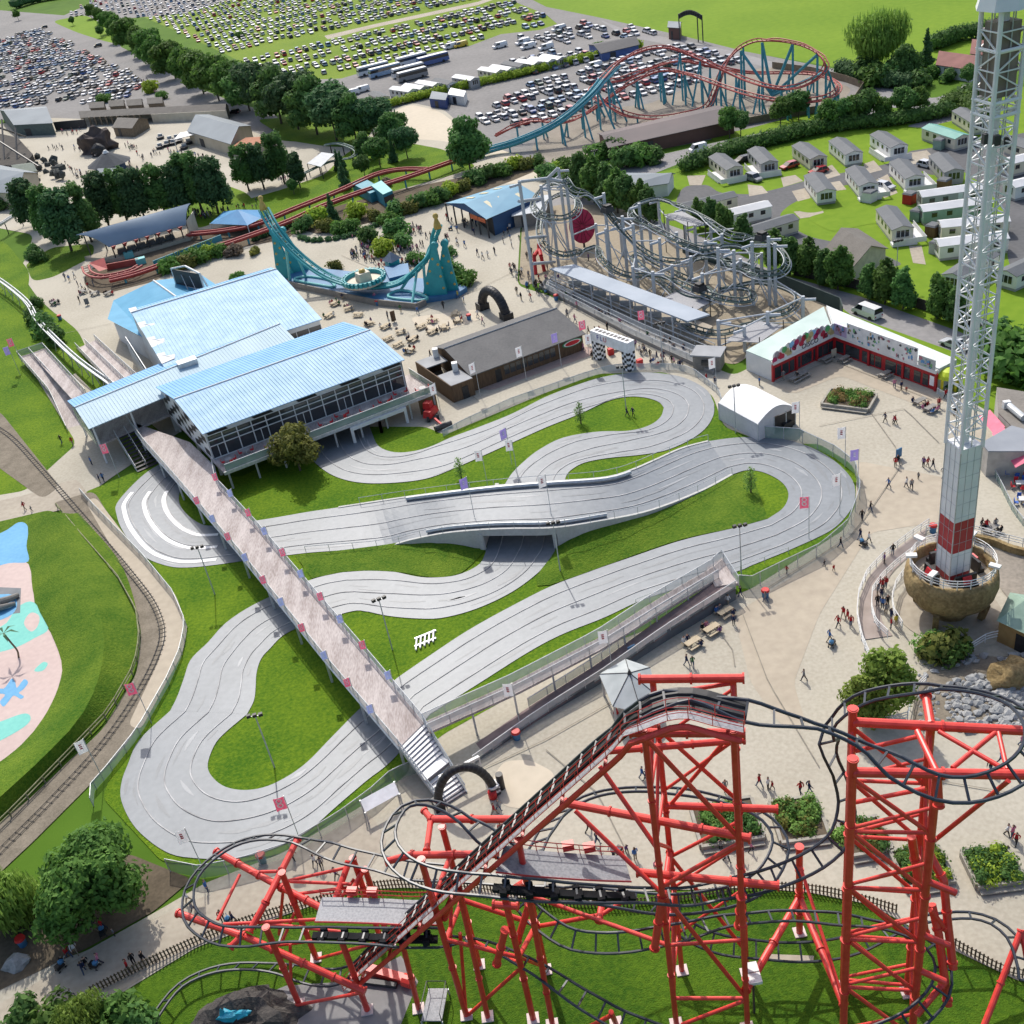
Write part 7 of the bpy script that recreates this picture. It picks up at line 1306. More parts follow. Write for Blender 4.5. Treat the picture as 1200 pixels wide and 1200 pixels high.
row(['con1','rnd1'],[(404,208,7),(446,196,8),(462,190,7),(428,208,6),(398,200,6),(345,228,4),(405,222,7),(430,150,8),(410,150,8),(470,160,7),(392,262,7)],'conifer or small tree of the tree garden, %s in the row','tree garden conifers')
for(x,y,c,k,lb)in[(452,218,'b_purple',1,''),(372,262,'b_lime',1.5,''),(358,270,'b_dark',1.4,''),(384,272,'b_olive',1.3,''),(400,274,'b_mid',1.3,''),(412,270,'b_mid',1.1,''),(422,256,'b_lime',1.6,''),(440,260,'b_olive',1.3,''),(456,262,'b_mid',1.2,''),(466,254,'b_dark',1.4,''),(478,250,'b_olive',1.3,''),(492,244,'b_dark',1.4,''),(505,240,'b_mid',1.4,''),(518,236,'b_dark',1.5,''),(530,230,'b_lime',1.4,''),(542,224,'b_olive',1.2,''),(556,216,'b_dark',1.4,''),(572,210,'b_dark',1.4,''),(588,206,'b_mid',1.3,''),(602,200,'b_lime',1.4,''),(616,198,'b_olive',1.3,''),(630,194,'b_dark',1.2,''),(434,284,'b_dark',1.5,''),(458,284,'b_mid',.9,''),(464,278,'b_dark',1.6,''),(474,290,'b_dark',1.3,''),(453,298,'b_lime',1.3,''),(487,308,'b_mid',.9,''),(394,316,'b_olive',.9,''),(526,302,'b_dark',.9,''),(533,328,'b_dark',1.5,''),(545,334,'b_mid',1.2,''),(502,350,'b_dark',.6,''),(280,332,'b_mid',1.0,''),(200,318,'b_mid',1.4,''),(218,314,'b_olive',1.4,''),(232,308,'b_mid',1.5,''),(248,302,'b_lime',1.2,''),(256,300,'b_mid',1.2,''),(275,300,'b_purple',1.3,''),(300,298,'b_olive',.8,''),(40,300,'b_dark',1.2,''),(44,308,'b_dark',1.2,''),(46,360,'b_dark',1.0,''),(40,378,'b_dark',1.3,''),(52,390,'b_dark',1.6,''),(64,402,'b_dark',1.6,''),(672,222,'b_dark',1.6,''),(700,186,'b_mid',1.6,''),(718,184,'b_dark',1.8,''),(735,196,'b_dark',1.9,''),(748,192,'b_mid',1.9,''),(766,190,'b_dark',1.5,''),(640,210,'b_dark',1.4,''),(652,204,'b_lime',1.2,''),(660,200,'b_mid',1.4,''),(180,108,'b_lime',1.7,''),(122,120,'b_mid',1.4,''),(190,116,'b_mid',1.2,''),(22,238,'b_mid',1.4,''),(5,246,'b_dark',1.4,''),(282,44,'b_mid',1.1,''),(703,58,'b_mid',1.1,''),(1185,432,'b_mid',2.6,''),(1172,424,'b_dark',2.2,''),(1205,440,'b_mid',2.6,''),(1100,768,'b_olive',1.3,''),(1090,762,'b_pale',1.0,''),(1112,770,'b_mid',1.0,''),(1180,420,'b_lime',1.3,''),(30,1196,'b_dark',1.0,''),(70,1208,'b_mid',1.1,''),(140,1204,'b_mid',1.2,''),(165,1210,'b_dark',1.0,''),(985,985,'b_pale',.6,''),(1110,95,'b_dark',1.2,''),(1095,90,'b_mid',1.3,''),(1078,104,'b_dark',1.8,''),(1125,118,'b_mid',1.3,''),(1135,126,'b_dark',2.2,''),(1045,100,'b_dark',2.4,''),(1015,94,'b_dark',2.2,''),(1030,100,'b_mid',2.4,'')]:
 put(c,x,y,TREES[c][1]*k,lb,'garden shrubs','shrub')
put('big',128,1068,8.6,'large spreading green tree at the lower left beside the kart hairpin',None,'tree');put('willow',15,1085,7,'drooping yellow green willow at the left edge by the lower path',None,'willow_tree');put('willow',104,1216,4.4,'yellow green weeping shrub at the bottom edge of the lower path',None,'willow_tree');put('fresh',1036,846,9.0,'pale green tree behind the right red tower',None,'tree');put('fresh',1010,848,6.5,'smaller pale green tree left of the pair behind the right red tower',None,'tree');put('autumn',352,552,7.8,'olive tinted round tree in front of the clubhouse balcony',None,'tree')
for x,y,lb in((541,562,'above the kart bridge'),(681,497,'on the upper infield lawn'),(880,578,'inside the right hairpin')):put('sap',x,y,4.2,'thin young sapling %s'%lb,None,'sapling')
def hedge(label,pts,h,w,leaf,n,z0=0):
 pts=resample(spline(GP(pts),4),40);root=thing('hedge',label,'hedge',pts[0]);mb=MB();rg=random.Random(len(label));L=sum((b-a).length for a,b in zip(pts,pts[1:]));q=resample(pts,int(L/1.6));cl=[((p.x+rg.uniform(-.2,.2),p.y+rg.uniform(-.2,.2),h*.5),(w*.62,w*.62,h*rg.uniform(.5,.58)))for p in q]
 leafcards(mb,cl,n,.36,rg,0,.7)
 for i,(c,r_)in enumerate(cl):mb.blob(c,tuple(k*.82 for k in r_),0,1,.2,i)
 setpar(mb.obj('foliage',LF[leaf]),root);setpar(MB().tube([p+V((0,0,.2))for p in pts],.12,4).obj('stem',M_bark2),root)
hedge('long thick dark hedge along the top of the caravan park',[(806,200),(850,184),(900,170),(960,156),(1010,150),(1060,145),(1110,136)],3.4,3.6,'dark',9000);hedge('clipped hedge with a bright top across the middle of the car park',[(440,130),(480,120),(520,110),(560,101),(610,90),(660,78),(720,64),(750,56)],2.6,2.4,'lime',7000)
hedge('dark hedge at the edge of the meadow under the willow',[(985,88),(1010,96),(1040,102),(1066,104)],4.2,4.0,'deep',3000);hedge('round clipped hedge beside the turning circle',[(1112,130),(1126,126),(1140,134),(1150,146)],4.2,4.4,'mid',3000);hedge('dark hedge beyond the meadow near the right edge',[(1095,58),(1125,48),(1150,44),(1165,40)],4.5,4.0,'dark',3000);hedge('dark hedge mass in the far left corner behind the car park',[(20,10),(40,4),(60,0),(80,-3)],7,8,'deep',3000)
hedge('dark shrub border under the coaster run and disc ride',[(300,282),(340,266),(352,262)],1.4,1.6,'deep',900);hedge('low dark planting along the left side of the disc ride',[(352,280),(372,284),(420,276),(440,266)],1.0,1.2,'deep',1200)
_sh=[o for o in COL.objects if o.get('group')=='garden shrubs']
SHN={'leaf_lime':'bright yellow green','leaf_dark':'dark green','leaf_mid':'mid green','leaf_olive':'olive green','leaf_purple':'purplish brown','leaf_pale':'pale green'}
for k,(r,h,q)in TREES.items():drop(r)
# planters with plants
def planter(x,y,w,d,rz,label,kinds,seats=True,hgt=.75):
 p=G(x,y);t=thing('planter',label,'planter',p);
 bx=MB();cs,sn=math.cos(rz),math.sin(rz);at=lambda a,b,z:p+V((a*cs-b*sn,a*sn+b*cs,z))
 for a,b,l,ww in((0,-d/2,w,.3),(0,d/2,w,.3),(-w/2,0,.3,d-.3),(w/2,0,.3,d-.3)):bx.box(at(a,b,0),(l,ww,hgt),rz)
 setpar(bx.obj('box',mat('grey_timber',(.27,.25,.21),.8,(.36,.34,.29),scale=2)),t);setpar(MB().prism([at(a*w/2*.95,b*d/2*.95,.1)for a,b in((-1,-1),(1,-1),(1,1),(-1,1))],hgt-.25).obj('soil',M_soil),t)
 rg=random.Random(int(x));
 for j,kd in enumerate(kinds):
  mb=MB();cl=[(at(rg.uniform(-.4,.4)*w,rg.uniform(-.4,.4)*d,hgt+rg.uniform(0,.25)),(rg.uniform(.45,.85),)*2+(rg.uniform(.35,.85),))for _ in range(17)];leafcards(mb,cl,1500,.14,rg,0,.3)
  for i,(c,r_)in enumerate(cl):mb.blob(c,tuple(k*.6 for k in r_),0,1,.3,i)
  setpar(mb.obj('foliage',LF[kd]),t)
 if seats:
  for b in(-d/2-.35,):setpar(MB().box(at(0,b,.25),(w*.96,.5,.12),rz).obj('bench_seat',M_wood if False else mat('grey_timber',(.27,.25,.21),.8,(.36,.34,.29),scale=2)),t)
planter(995,472,6.6,4.6,-.62,'low diamond planter of red and green plants in front of the arcade',['mid','pale','rust']);planter(936,965,4.2,4.6,-.05,'planter with a tall leafy shrub behind the red columns',['mid','pale','olive']);planter(852,968,5.6,4.6,-.02,'planter with low green plants inside the ring of dark track',['mid','dark','pale'])
planter(1013,985,3.6,3.6,.0,'planter half hidden behind the left leg of the right red tower',['olive','dark']);planter(1080,1020,4.0,3.8,-.02,'planter behind the right leg of the right red tower',['lime','dark','mid']);planter(1162,1020,3.8,3.6,-.05,'square planter of bright green plants at the lower right',['lime','mid','dark'])
# vehicles
M_car=objcol('car_paint',.3,.03,.5,.6);M_cgl=mat('car_glass',(.015,.02,.025),.08,spec=.8);M_tyre=MATS['black_plastic'];M_lamp=mat('lamp_glass',(.5,.45,.4),.2);M_tl=mat('tail_lamp',(.4,.02,.02),.3)
CARC={'white':(.72,.72,.72),'silver':(.5,.52,.55),'grey':(.2,.21,.23),'black':(.02,.02,.024),'blue':(.04,.1,.3),'pale blue':(.2,.33,.5),'red':(.42,.03,.035),'dark green':(.04,.1,.07)}
CW=['white']*8+['silver']*7+['grey']*3+['black']*3+['blue']*2+['pale blue']*2+['red']*2+['dark green']
def carbody(L=4.3,W=1.78,kind='hatchback'):
 H0,H1,HB=.28,{'suv':1.0,'van':1.15}.get(kind,.86),{'suv':1.72,'van':2.0}.get(kind,1.46);x0,x1=-L/2,L/2
 a,b,c,d={'hatchback':(.22,.42,.86,.98),'saloon':(.26,.44,.72,.86),'suv':(.2,.36,.9,.99),'van':(.1,.24,.97,.995)}[kind];X=lambda f:x0+L*f;body,gl=MB(),MB();w=W/2
 pr=[(x0+.05,H0),(x0,.55),(x0+.06,H1-.18),(X(a),H1),(X(d),H1),(x1-.03,H1-.1),(x1,.55),(x1-.05,H0)];n=len(pr)
 vs=[(x,-w*(.93 if i in(0,n-1,2,5)else 1),z)for i,(x,z)in enumerate(pr)]+[(x,w*(.93 if i in(0,n-1,2,5)else 1),z)for i,(x,z)in enumerate(pr)]
 body.add(vs,[tuple(range(n)),tuple(range(n,2*n))[::-1]]+[(i,n+i,n+(i+1)%n,(i+1)%n)for i in range(n)])
 k=w*.8;lo,hi=[(X(a),-w*.95),(X(d),-w*.95),(X(d),w*.95),(X(a),w*.95)],[(X(b),-k),(X(c),-k),(X(c),k),(X(b),k)]
 gl.add([(x,y,H1)for x,y in lo]+[(x,y,HB-.05)for x,y in hi],[(0,1,5,4),(1,2,6,5),(2,3,7,6),(3,0,4,7)])
 body.add([(x+.02*(1 if x<0 else-1),y,HB-.05)for x,y in hi]+[(x*.97,y*.94,HB)for x,y in hi],[(0,1,5,4),(1,2,6,5),(2,3,7,6),(3,0,4,7),(4,5,6,7)])
 for f in(b+.02,(b+c)/2,c-.03):
  for s in(-1,1):xl=X(a)+(X(d)-X(a))*((f-b)/(c-b));body.beam((xl,s*w*.96,H1),(X(f),s*(k+.01),HB-.04),.09,.05)
 if kind=='van':body.add([(X(.45),-w*1.0,H1),(X(.99),-w,H1),(X(.97),-k-.02,HB-.1),(X(.45),-k-.02,HB-.1)],[(0,1,2,3)]);body.add([(X(.45),w,H1),(X(.99),w,H1),(X(.97),k+.02,HB-.1),(X(.45),k+.02,HB-.1)],[(3,2,1,0)])
 wh=[MB().tube([(sx*L*.3,sy*w*.97-.1,.32),(sx*L*.3,sy*w*.97+.1,.32)],.33,10)for sx in(-1,1)for sy in(-1,1)]
 lm=[(MB().box((x0+.03,s*w*.7,.58),(.08,.34,.16)),M_lamp)for s in(-1,1)]+[(MB().box((x1-.03,s*w*.75,.62),(.08,.26,.2)),M_tl)for s in(-1,1)]
 return body,gl,wh,lm
def join(kind,L=4.3,W=1.78):
 b,g,wh,lm=carbody(L,W,kind);m=MB().add(b.v,b.f,0);m.add(g.v,g.f,1)
 for q in wh:m.add(q.v,q.f,2)
 for q,mm in lm:m.add(q.v,q.f,3 if mm is M_lamp else 4)
 return m
CM=[M_car,M_cgl,M_tyre,M_lamp,M_tl]
def car_mesh(k,L=4.3):o=join(k,L).obj('parked_car',CM);me=o.data;bpy.data.objects.remove(o);return me
CMESH={'hatchback':car_mesh('hatchback',4.0),'saloon':car_mesh('saloon',4.5),'estate':car_mesh('hatchback',4.6),'suv':car_mesh('suv',4.6)}
def inside(x,y,P_):
 c=False
 for(a,b),(d,e)in zip(P_,P_[1:]+P_[:1]):
  if(b>y)!=(e>y)and x<(d-a)*(y-b)/(e-b)+a:c=not c
 return c
cars=[]
def lot(poly_,p0,p1,lane,gap,pitch,lotname,miss=.08,nose=0.0):
 o=G(*p0);u=(G(*p1)-o).normalized();v=V((-u.y,u.x,0));pts=[G(*p)for p in poly_];S=[(p-o).dot(u)for p in pts];T_=[(p-o).dot(v)for p in pts];t=min(T_);r=0
 while t<max(T_):
  for k in(0,1):
   tt=t+k*gap;s=min(S);i=0;r+=1;line=[]
   while s<max(S):
    p=o+u*(s+rnd.uniform(-.15,.15))+v*(tt+rnd.uniform(-.3,.3));x,y=PX(p);s+=pitch
    if not inside(x,y,poly_)or rnd.random()<miss:continue
    line.append((p,math.atan2(v.y,v.x)+(0 if k else PI)+nose+rnd.gauss(0,.03)+(PI if rnd.random()<.3 else 0)))
   for i,(p,a)in enumerate(line):cars.append((p,a,lotname,r,i,len(line)))
  t+=lane
lot([(-8,50),(46,34),(66,44),(96,58),(128,74),(150,84),(170,100),(166,108),(140,118),(100,122),(40,126),(-8,126)],(0,80),(83,67),18,5.2,3.0,'gravel car park',.14)
lot([(72,22),(110,0),(150,-12),(400,-30),(588,-2),(634,18),(650,27),(630,33),(584,38),(548,52),(500,61),(440,74),(402,84),(330,92),(270,66),(225,46),(170,22),(130,14)],(380,43),(560,4),20,5.0,3.1,'grass car park',.16)
lot([(628,97),(680,84),(760,62),(790,52),(840,62),(870,74),(830,92),(780,110),(740,118),(700,128),(650,140),(600,150),(560,148),(560,138),(590,118)],(622,97),(770,62),15.0,5.0,2.8,'coaster yard',.1)
lot([(612,62),(600,48),(640,36),(690,26),(760,36),(790,44),(760,48),(690,46)],(622,97),(770,62),12.0,5.0,4.2,'upper car park',.35)
lot([(590,74),(640,64),(690,60),(750,52),(756,58),(690,74),(620,92)],(622,97),(770,62),13.0,5.0,3.6,'hedge side car park',.3)
cars=[c for c in cars if not(c[2]=='grass car park' and abs((PX(c[0])[1])-(44-(PX(c[0])[0]-380)*.217))<2.6)]
cars.sort(key=lambda c:c[0].length);KN=list(CMESH)
rank={}
for c in cars:rank.setdefault(c[2],set()).add(c[3])
rr=random.Random(17);far={};ORD=lambda i:nth[i]if i<20 else '%d%s'%(i+1,{1:'st',2:'nd',3:'rd'}.get((i+1)%10,'th'))
for j,(p,a,ln,r,i,n)in enumerate(cars):
 col=rr.choice(CW);kd=rr.choice(KN)
 if j<285:
  o=bpy.data.objects.new('parked_car',CMESH[kd]);COL.objects.link(o);o.location=p;o.rotation_euler.z=a;o.color=(*CARC[col],1);rk_=sorted(rank[ln]).index(r)
  tag(o,'%s %s, %s from left in row %d from front of %s'%(col,kd,ORD(i),rk_+1,ln),'car','cars in the '+ln)
 else:far.setdefault(col,[]).append((p,a,kd))
fm_={}
LOW={}
for k in CMESH:b,g,wh,lm=carbody(4.3,1.78,'hatchback' if k=='estate' else k);LOW[k]=(b,g,wh)
big=MB();cm_=[mat('far_'+c.replace(' ','_'),v,.3,spec=.5)for c,v in CARC.items()]+[M_cgl,M_tyre]
for ci,col in enumerate(CARC):
 for p,a,kd in far.get(col,[]):
  b,g,wh=LOW[kd];cs,sn=math.cos(a),math.sin(a);tf=lambda v:(p.x+v[0]*cs-v[1]*sn,p.y+v[0]*sn+v[1]*cs,v[2])
  big.add([tf(v)for v in b.v[:32]],[f for f in b.f if max(f)<32],ci);big.add([tf(v)for v in g.v],g.f,len(CARC))
tag(big.obj('parked_cars',cm_),'hundreds of parked cars filling the far rows of the car parks','cars',kind='stuff')
def vehicle(name,kind,px,py,ang,col,label,L=4.3,W=1.78,cat='car',at=None):
 p=at or G(px,py);t=thing(name,label,cat,p,None,ang);b,g,wh,lm=carbody(L,W,kind);o=lchild(b,'body',M_car,t);o.color=(*CARC[col],1);lchild(g,'windows',M_cgl,t)
 for q in wh:lchild(q,'wheel',M_tyre,t)
 for q,m in lm:lchild(q,'lamp',m,t)
 return t
ra=math.atan2((G(1120,400)-G(1000,355)).y,(G(1120,400)-G(1000,355)).x)
vehicle('van','van',1016,370,ra,'white','white passenger van driving on the road behind the arcade',5.1,1.95,'van');vehicle('parked_car','saloon',1118,407,ra,'silver','silver saloon on the road behind the drop tower',4.6)
for x,y,a,c,k,lb in((883,212,2.0,'grey','suv','grey car on the brick drive beside the first caravan'),(925,197,.3,'red','hatchback','red hatchback beside the second caravan'),(959,203,.25,'red','hatchback','long red hatchback between two caravan rows'),(1037,221,2.1,'silver','hatchback','silver car on the drive between two middle caravans'),(1086,196,2.0,'silver','hatchback','pale car beside the caravan with a timber deck'),(1139,170,2.0,'white','suv','white car at the end of the teal roofed caravan'),(870,190,.3,'black','hatchback','black car behind the first caravan'),(818,178,.2,'white','van','white car half hidden by the long hedge')):vehicle('parked_car',k,x,y,a,c,lb)
for x,y,a,c,k,lb in((115,55,.3,'black','suv','dark car driving past the green verge of the car park'),(52,33,.3,'black','hatchback','black car leaving the gravel car park'),(275,133,-.5,'black','hatchback','black car parked behind the grey hall')):vehicle('parked_car',k,x,y,a,c,lb)
ba=math.atan2((G(525,68)-G(470,82)).y,(G(525,68)-G(470,82)).x)
for x,y,L,c,lb in((438,86,12,'white','white coach at the left of the coach row'),(452,88,12,'pale blue','pale blue coach second in the coach row'),(483,75,12,'white','white coach at the back of the coach row'),(508,75,12,'blue','bright blue coach at the right of the coach row'),(479,88,12,'white','white coach with dark windows in front of the row'),(484,93,11,'grey','grey and white bus nearest in the coach row')):
 p=G(x,y);t=thing('coach',lb,'coach',p,'coaches',ba);o=lchild(MB().box((0,0,.4),(L,2.5,2.7),0,0,.96),'body',M_car,t);o.color=(*CARC[c],1);lchild(MB().box((0,0,1.75),(L*.985,2.53,.95),0,0,.975),'windows',M_cgl,t);o=lchild(MB().box((0,0,3.1),(L*.95,2.3,.12)),'roof',M_car,t);o.color=(*CARC['white'],1)
 for sx in(-.33,.3):
  for sy in(-1,1):lchild(MB().tube([(sx*L,sy*1.2-.12,.5),(sx*L,sy*1.2+.12,.5)],.5,10),'wheel',M_tyre,t)
for x,y,c,lb in((540,55,'red','x'),(528,57,'white','small white van beside the yellow van'),(586,56,'white','white box van at the edge of the grass car park'),(613,52,'white','white box van right of the first one'),(619,57,'white','white van in front of the box vans'),(640,58,'white','white camper van by the upper cars'),(655,36,'white','white motorhome behind the upper cars'),(696,80,'white','white van behind the clipped hedge'),(412,112,'white','white minibus left of the far huts'),(424,108,'white','second white minibus left of the far huts')):
 t=vehicle('van','van',x,y,ba,c,lb if c!='red' else 'yellow minibus at the edge of the grass car park',5.6,2.1,'van');
 if c=='red':t.children[0].color=(.6,.42,.02,1)
# holiday caravans
M_cr={k:mat('caravan_'+k,a,.55,b,scale=.4)for k,a,b in(('cream',(.56,.52,.4),(.64,.6,.48)),('white',(.68,.67,.63),(.75,.74,.7)),('grey',(.33,.32,.31),(.4,.39,.38)),('green',(.2,.34,.24),(.26,.41,.3)))}
M_rf={'grey':mat('tile_grey_roof',(.085,.095,.105),.75,(.125,.135,.145),scale=.6,fine=6),'white':mat('pale_caravan_roof',(.5,.51,.52),.55,(.58,.59,.6),scale=.4),'teal':mat('teal_caravan_roof',(.08,.27,.23),.6,(.12,.33,.28),scale=.4)}
def caravan(f,b,L,W,wall,roof,label,deck=0,sk='grey',group='holiday caravans'):
 p,q=G(*f,3.3),G(*b,3.3);d=(q-p).normalized();n_=V((-d.y,d.x,0));c=on(p+d*L/2,0);t=thing('caravan',label,'caravan',c,group,math.atan2(d.y,d.x));e=L/2;w=W/2
 body=MB();s=[]
 for x in(-e,e):s+=[(x,-w,.5),(x,w,.5),(x,w,2.75),(x,0,3.25),(x,-w,2.75)]
 body.add(s,[(4,3,2,1,0),(5,6,7,8,9),(0,1,6,5),(1,2,7,6),(4,0,5,9)]);lchild(body,'wall',M_cr[wall],t);lchild(MB().box((0,0,0),(L*.98,W*.95,.5)),'skirt',M_cr[sk],t)
 r=MB()
 for sy in(-1,1):r.add([(-e-.15,sy*(w+.12),2.72),(e+.15,sy*(w+.12),2.72),(e+.15,0,3.34),(-e-.15,0,3.34),(-e-.15,sy*(w+.12),2.64),(e+.15,sy*(w+.12),2.64),(e+.15,0,3.26),(-e-.15,0,3.26)],[(0,1,2,3),(7,6,5,4),(0,4,5,1),(1,5,6,2),(3,2,6,7),(0,3,7,4)]if sy<0 else[(3,2,1,0),(4,5,6,7),(1,5,4,0),(2,6,5,1),(7,6,2,3),(4,7,3,0)])
 lchild(r,'roof',M_rf[roof],t)
 for sx in(-1,1):
  wd=lchild(MB().box((sx*e,0,1.15),(.06,W*.62,1.25)),'window',M_cgl,t)
  m=MB()
  for k in(-.31,-.1,.1,.31):m.box((sx*(e+.03),W*k,1.1),(.05,.09,1.35))
  m.parent=None;o=m.obj('frame',M_wallw);o.parent=wd
 for i in range(4):
  for sy in(-1,1):
   if i==2 and sy<0:continue
   lchild(MB().box((-e+L*(.16+.22*i),sy*w,1.4),(1.0,.06,.85)),'window',M_cgl,t)
 lchild(MB().box((-e+L*.62,-w,.6),(.85,.07,1.95)),'door',M_wallw,t)
 if deck:
  sy=1 if deck>0 else-1;dk=MB().box((-e-.9,0,.1),(1.8,W+.6,.45)).box((-e*.35,sy*(w+1.0),.1),(L*.6,1.9,.45));lchild(dk,'veranda',M_wallw,t)
  x0,y0=-e-1.75,sy*(w+1.9);lchild(MB().wall([(x0,-sy*(w+.2),.5),(x0,y0,.5),(L*.1,y0,.5)],.95,0,.06),'veranda_rail',M_wallw,t)
 return t
z3=lambda x,y:(800+x/3,y/3)
CV=[((183,583),(130,545),'cream','grey',1,'cream caravan with a white veranda at the left end of the back row'),((305,563),(265,523),'grey','grey',1,'grey fronted caravan with a pale veranda second in the back row'),((478,545),(425,507),'cream','grey',0,'cream caravan third from the left in the back row'),((603,530),(550,487),'white','grey',0,'white caravan beside a timber deck in the back row'),((762,505),(690,460),'white','grey',1,'long white caravan with a veranda under the hedge'),((655,640),(614,592),'white','grey',-1,'white caravan with a white side deck in the middle row'),((506,663),(466,612),'white','grey',0,'plain white caravan at the left of the middle row'),((818,614),(774,570),'white','grey',-1,'white caravan right of the silver car in the middle row'),((956,592),(910,545),'grey','grey',0,'grey beige caravan near the dark drive'),((775,793),(724,730),'cream','grey',-1,'large cream caravan with white stepped decks on the near lawn'),((834,672),(1015,647),'grey','white',0,'long grey caravan lying side on above the green one'),((838,722),(1015,698),'green','white',0,'long pale green caravan lying side on'),((905,776),(1010,766),'cream','white',0,'cream caravan below the green one'),((895,842),(1010,828),'white','white',0,'small white caravan nearest below the green one'),((178,672),(45,704),'cream','grey',0,'cream caravan with a grey roof behind the white coaster'),((298,705),(155,738),'white','white',0,'bright white caravan behind the roadside poplars'),((388,752),(228,800),'cream','grey',0,'cream caravan with a dark window end behind the poplars'),((985,472),(885,440),'cream','teal',0,'cream caravan with a teal roof under the hedge'),((1050,420),(1010,396),'cream','grey',0,'cream caravan right of the teal roofed one'),((950,960),(1010,920),'white','grey',0,'white caravan with a grey roof just left of the tower legs'),((1140,950),(1215,915),'white','grey',0,'white caravan with a grey roof right of the tower legs'),((1130,560),(1210,540),'cream','white',0,'cream caravan seen between the tower legs'),((1150,640),(1230,620),'white','white',0,'pale caravan at the right edge behind the tower'),((1160,480),(1220,500),'cream','grey',0,'cream caravan at the right edge below the hedge')]
for f,b,wl_,rf_,dk_,lb in CV:
 L=11.5 if wl_!='green' else 12.5;caravan(z3(*f),z3(*b),L,3.8,wl_,rf_,lb,dk_)
for i,(f,b)in enumerate((((150,335),(105,314)),((250,309),(178,299)),((291,300),(222,289)),((336,289),(267,277)),((389,284),(312,267)),((468,269),(378,254)),((558,242),(478,229)),((598,234),(518,221)),((640,222),(562,209)),((690,214),(617,202)),((740,204),(657,194)),((775,197),(697,184)))):
 caravan((400+f[0]/3,f[1]/3+.8),(400+b[0]/3,b[1]/3+.8),11,3.6,('cream','white','grey')[i%3],'white' if i%4 else 'grey','pale hut caravan along the far car park hedge, %s from the left'%nth[i],0,'grey','hut caravans by the car park hedge')
for x,y,c,lb in((1106,222,'brown_timber','brown timber store beside the grey beige caravan'),(1066,238,'arcade_red','red and blue playhouse beside the long grey caravan'),(1075,258,'sage_roof','green oil tank beside the pale green caravan'),(1093,276,'brown_timber','brown shed beside the cream caravan'),(1098,296,'wall_concrete','grey shed beside the small white caravan'),(1019,236,'white_cladding','white shed at the corner of a middle caravan'),(1101,174,'sage_roof','dark green bin store under the teal roofed caravan')):
 t=thing('garden_shed',lb,'shed',G(x,y));setpar(MB().box(G(x,y),(2.2,2.0,2.0),.6).obj('wall',MATS[c]),t);setpar(MB().box(on(G(x,y),2.0),(2.5,2.3,.25),.6,0,.8).obj('roof',M_rf['grey']),t)
# people
M_skin=mat('skin',(.45,.27,.19),.6,(.52,.33,.24));M_hair=mat('hair',(.03,.02,.014),.7,(.11,.07,.04),scale=6);M_shoe=M_black;M_shirt=objcol('shirt_cloth',.85,.1,.2)
M_pants=[mat('trousers_'+n_,c,.85)for n_,c in(('navy',(.02,.025,.05)),('black',(.012,.012,.014)),('jeans',(.05,.085,.16)),('beige',(.28,.23,.16)))]
def figure(pose,pm):
 st,sit={'stand':0,'walk':.26,'stride':-.22,'sit':0}[pose],pose=='sit';hz=.48 if sit else .92
 J={'hip':(0,0,hz),'ch':(0,0,hz+.28),'nk':(0,.0,hz+.52),'hd':(0,-.02,hz+.62),'top':(0,-.02,hz+.76)};E_=[('hip','ch'),('ch','nk'),('nk','hd'),('hd','top')];Rd={'hip':.14,'ch':.165,'nk':.06,'hd':.1,'top':.085}
 for s,n in((-1,'l'),(1,'r')):
  d=st*s;kn,an=((s*.12,-.42,hz+.02),(s*.12,-.45,.08))if sit else((s*.1,-d*.55-.02,hz*.52),(s*.1,-d*1.0+(.1 if d<0 else 0),.09))
  J.update({'h'+n:(s*.1,0,hz-.06),'k'+n:kn,'a'+n:an,'t'+n:(an[0],an[1]-.17,.05),'s'+n:(s*.2,0,hz+.46),'e'+n:(s*.26,d*.5+.03,hz+.2),'w'+n:(s*.24,d*.8-(.3 if sit else .08),hz-.03),'f'+n:(s*.23,d*.8-(.38 if sit else .12),hz-.1)})
  E_+=[('hip','h'+n),('h'+n,'k'+n),('k'+n,'a'+n),('a'+n,'t'+n),('nk','s'+n),('s'+n,'e'+n),('e'+n,'w'+n),('w'+n,'f'+n)];Rd.update({'h'+n:.1,'k'+n:.068,'a'+n:.05,'t'+n:.04,'s'+n:.075,'e'+n:.055,'w'+n:.04,'f'+n:.035})
 K=list(J);me=bpy.data.meshes.new('person');me.from_pydata([J[k]for k in K],[(K.index(a),K.index(b))for a,b in E_],[]);o=bpy.data.objects.new('person',me);COL.objects.link(o);m=o.modifiers.new('s','SKIN');m.use_smooth_shade=True
 if not me.skin_vertices:me.attributes.new('skin','FLOAT','POINT')
 for i,k in enumerate(K):sv=me.skin_vertices[0].data[i];sv.radius=(Rd[k],Rd[k]*(.72 if k in('ch','hip')else 1));sv.use_root=k=='hip'
 o.modifiers.new('u','SUBSURF').levels=1;bpy.context.view_layer.update();r=bpy.data.meshes.new_from_object(o.evaluated_get(bpy.context.evaluated_depsgraph_get()));bpy.data.objects.remove(o)
 r.materials.clear()
 for q in(M_shirt,pm,M_skin,M_hair,M_shoe):r.materials.append(q)
 for f in r.polygons:
  x,y,z=f.center;h=z-hz;f.use_smooth=True
  f.material_index=(3 if h>.7 or y>.02 else 2)if h>.52 else 2 if abs(x)>.17 and h<.03 and h>-.2 and not(sit and y<-.34 and abs(x)<.2)else 0 if h>-.02 else 4 if z<.1 else 1
 return r
FIG={(p,i):figure(p,m)for p in('stand','walk','stride','sit')for i,m in enumerate(M_pants)}
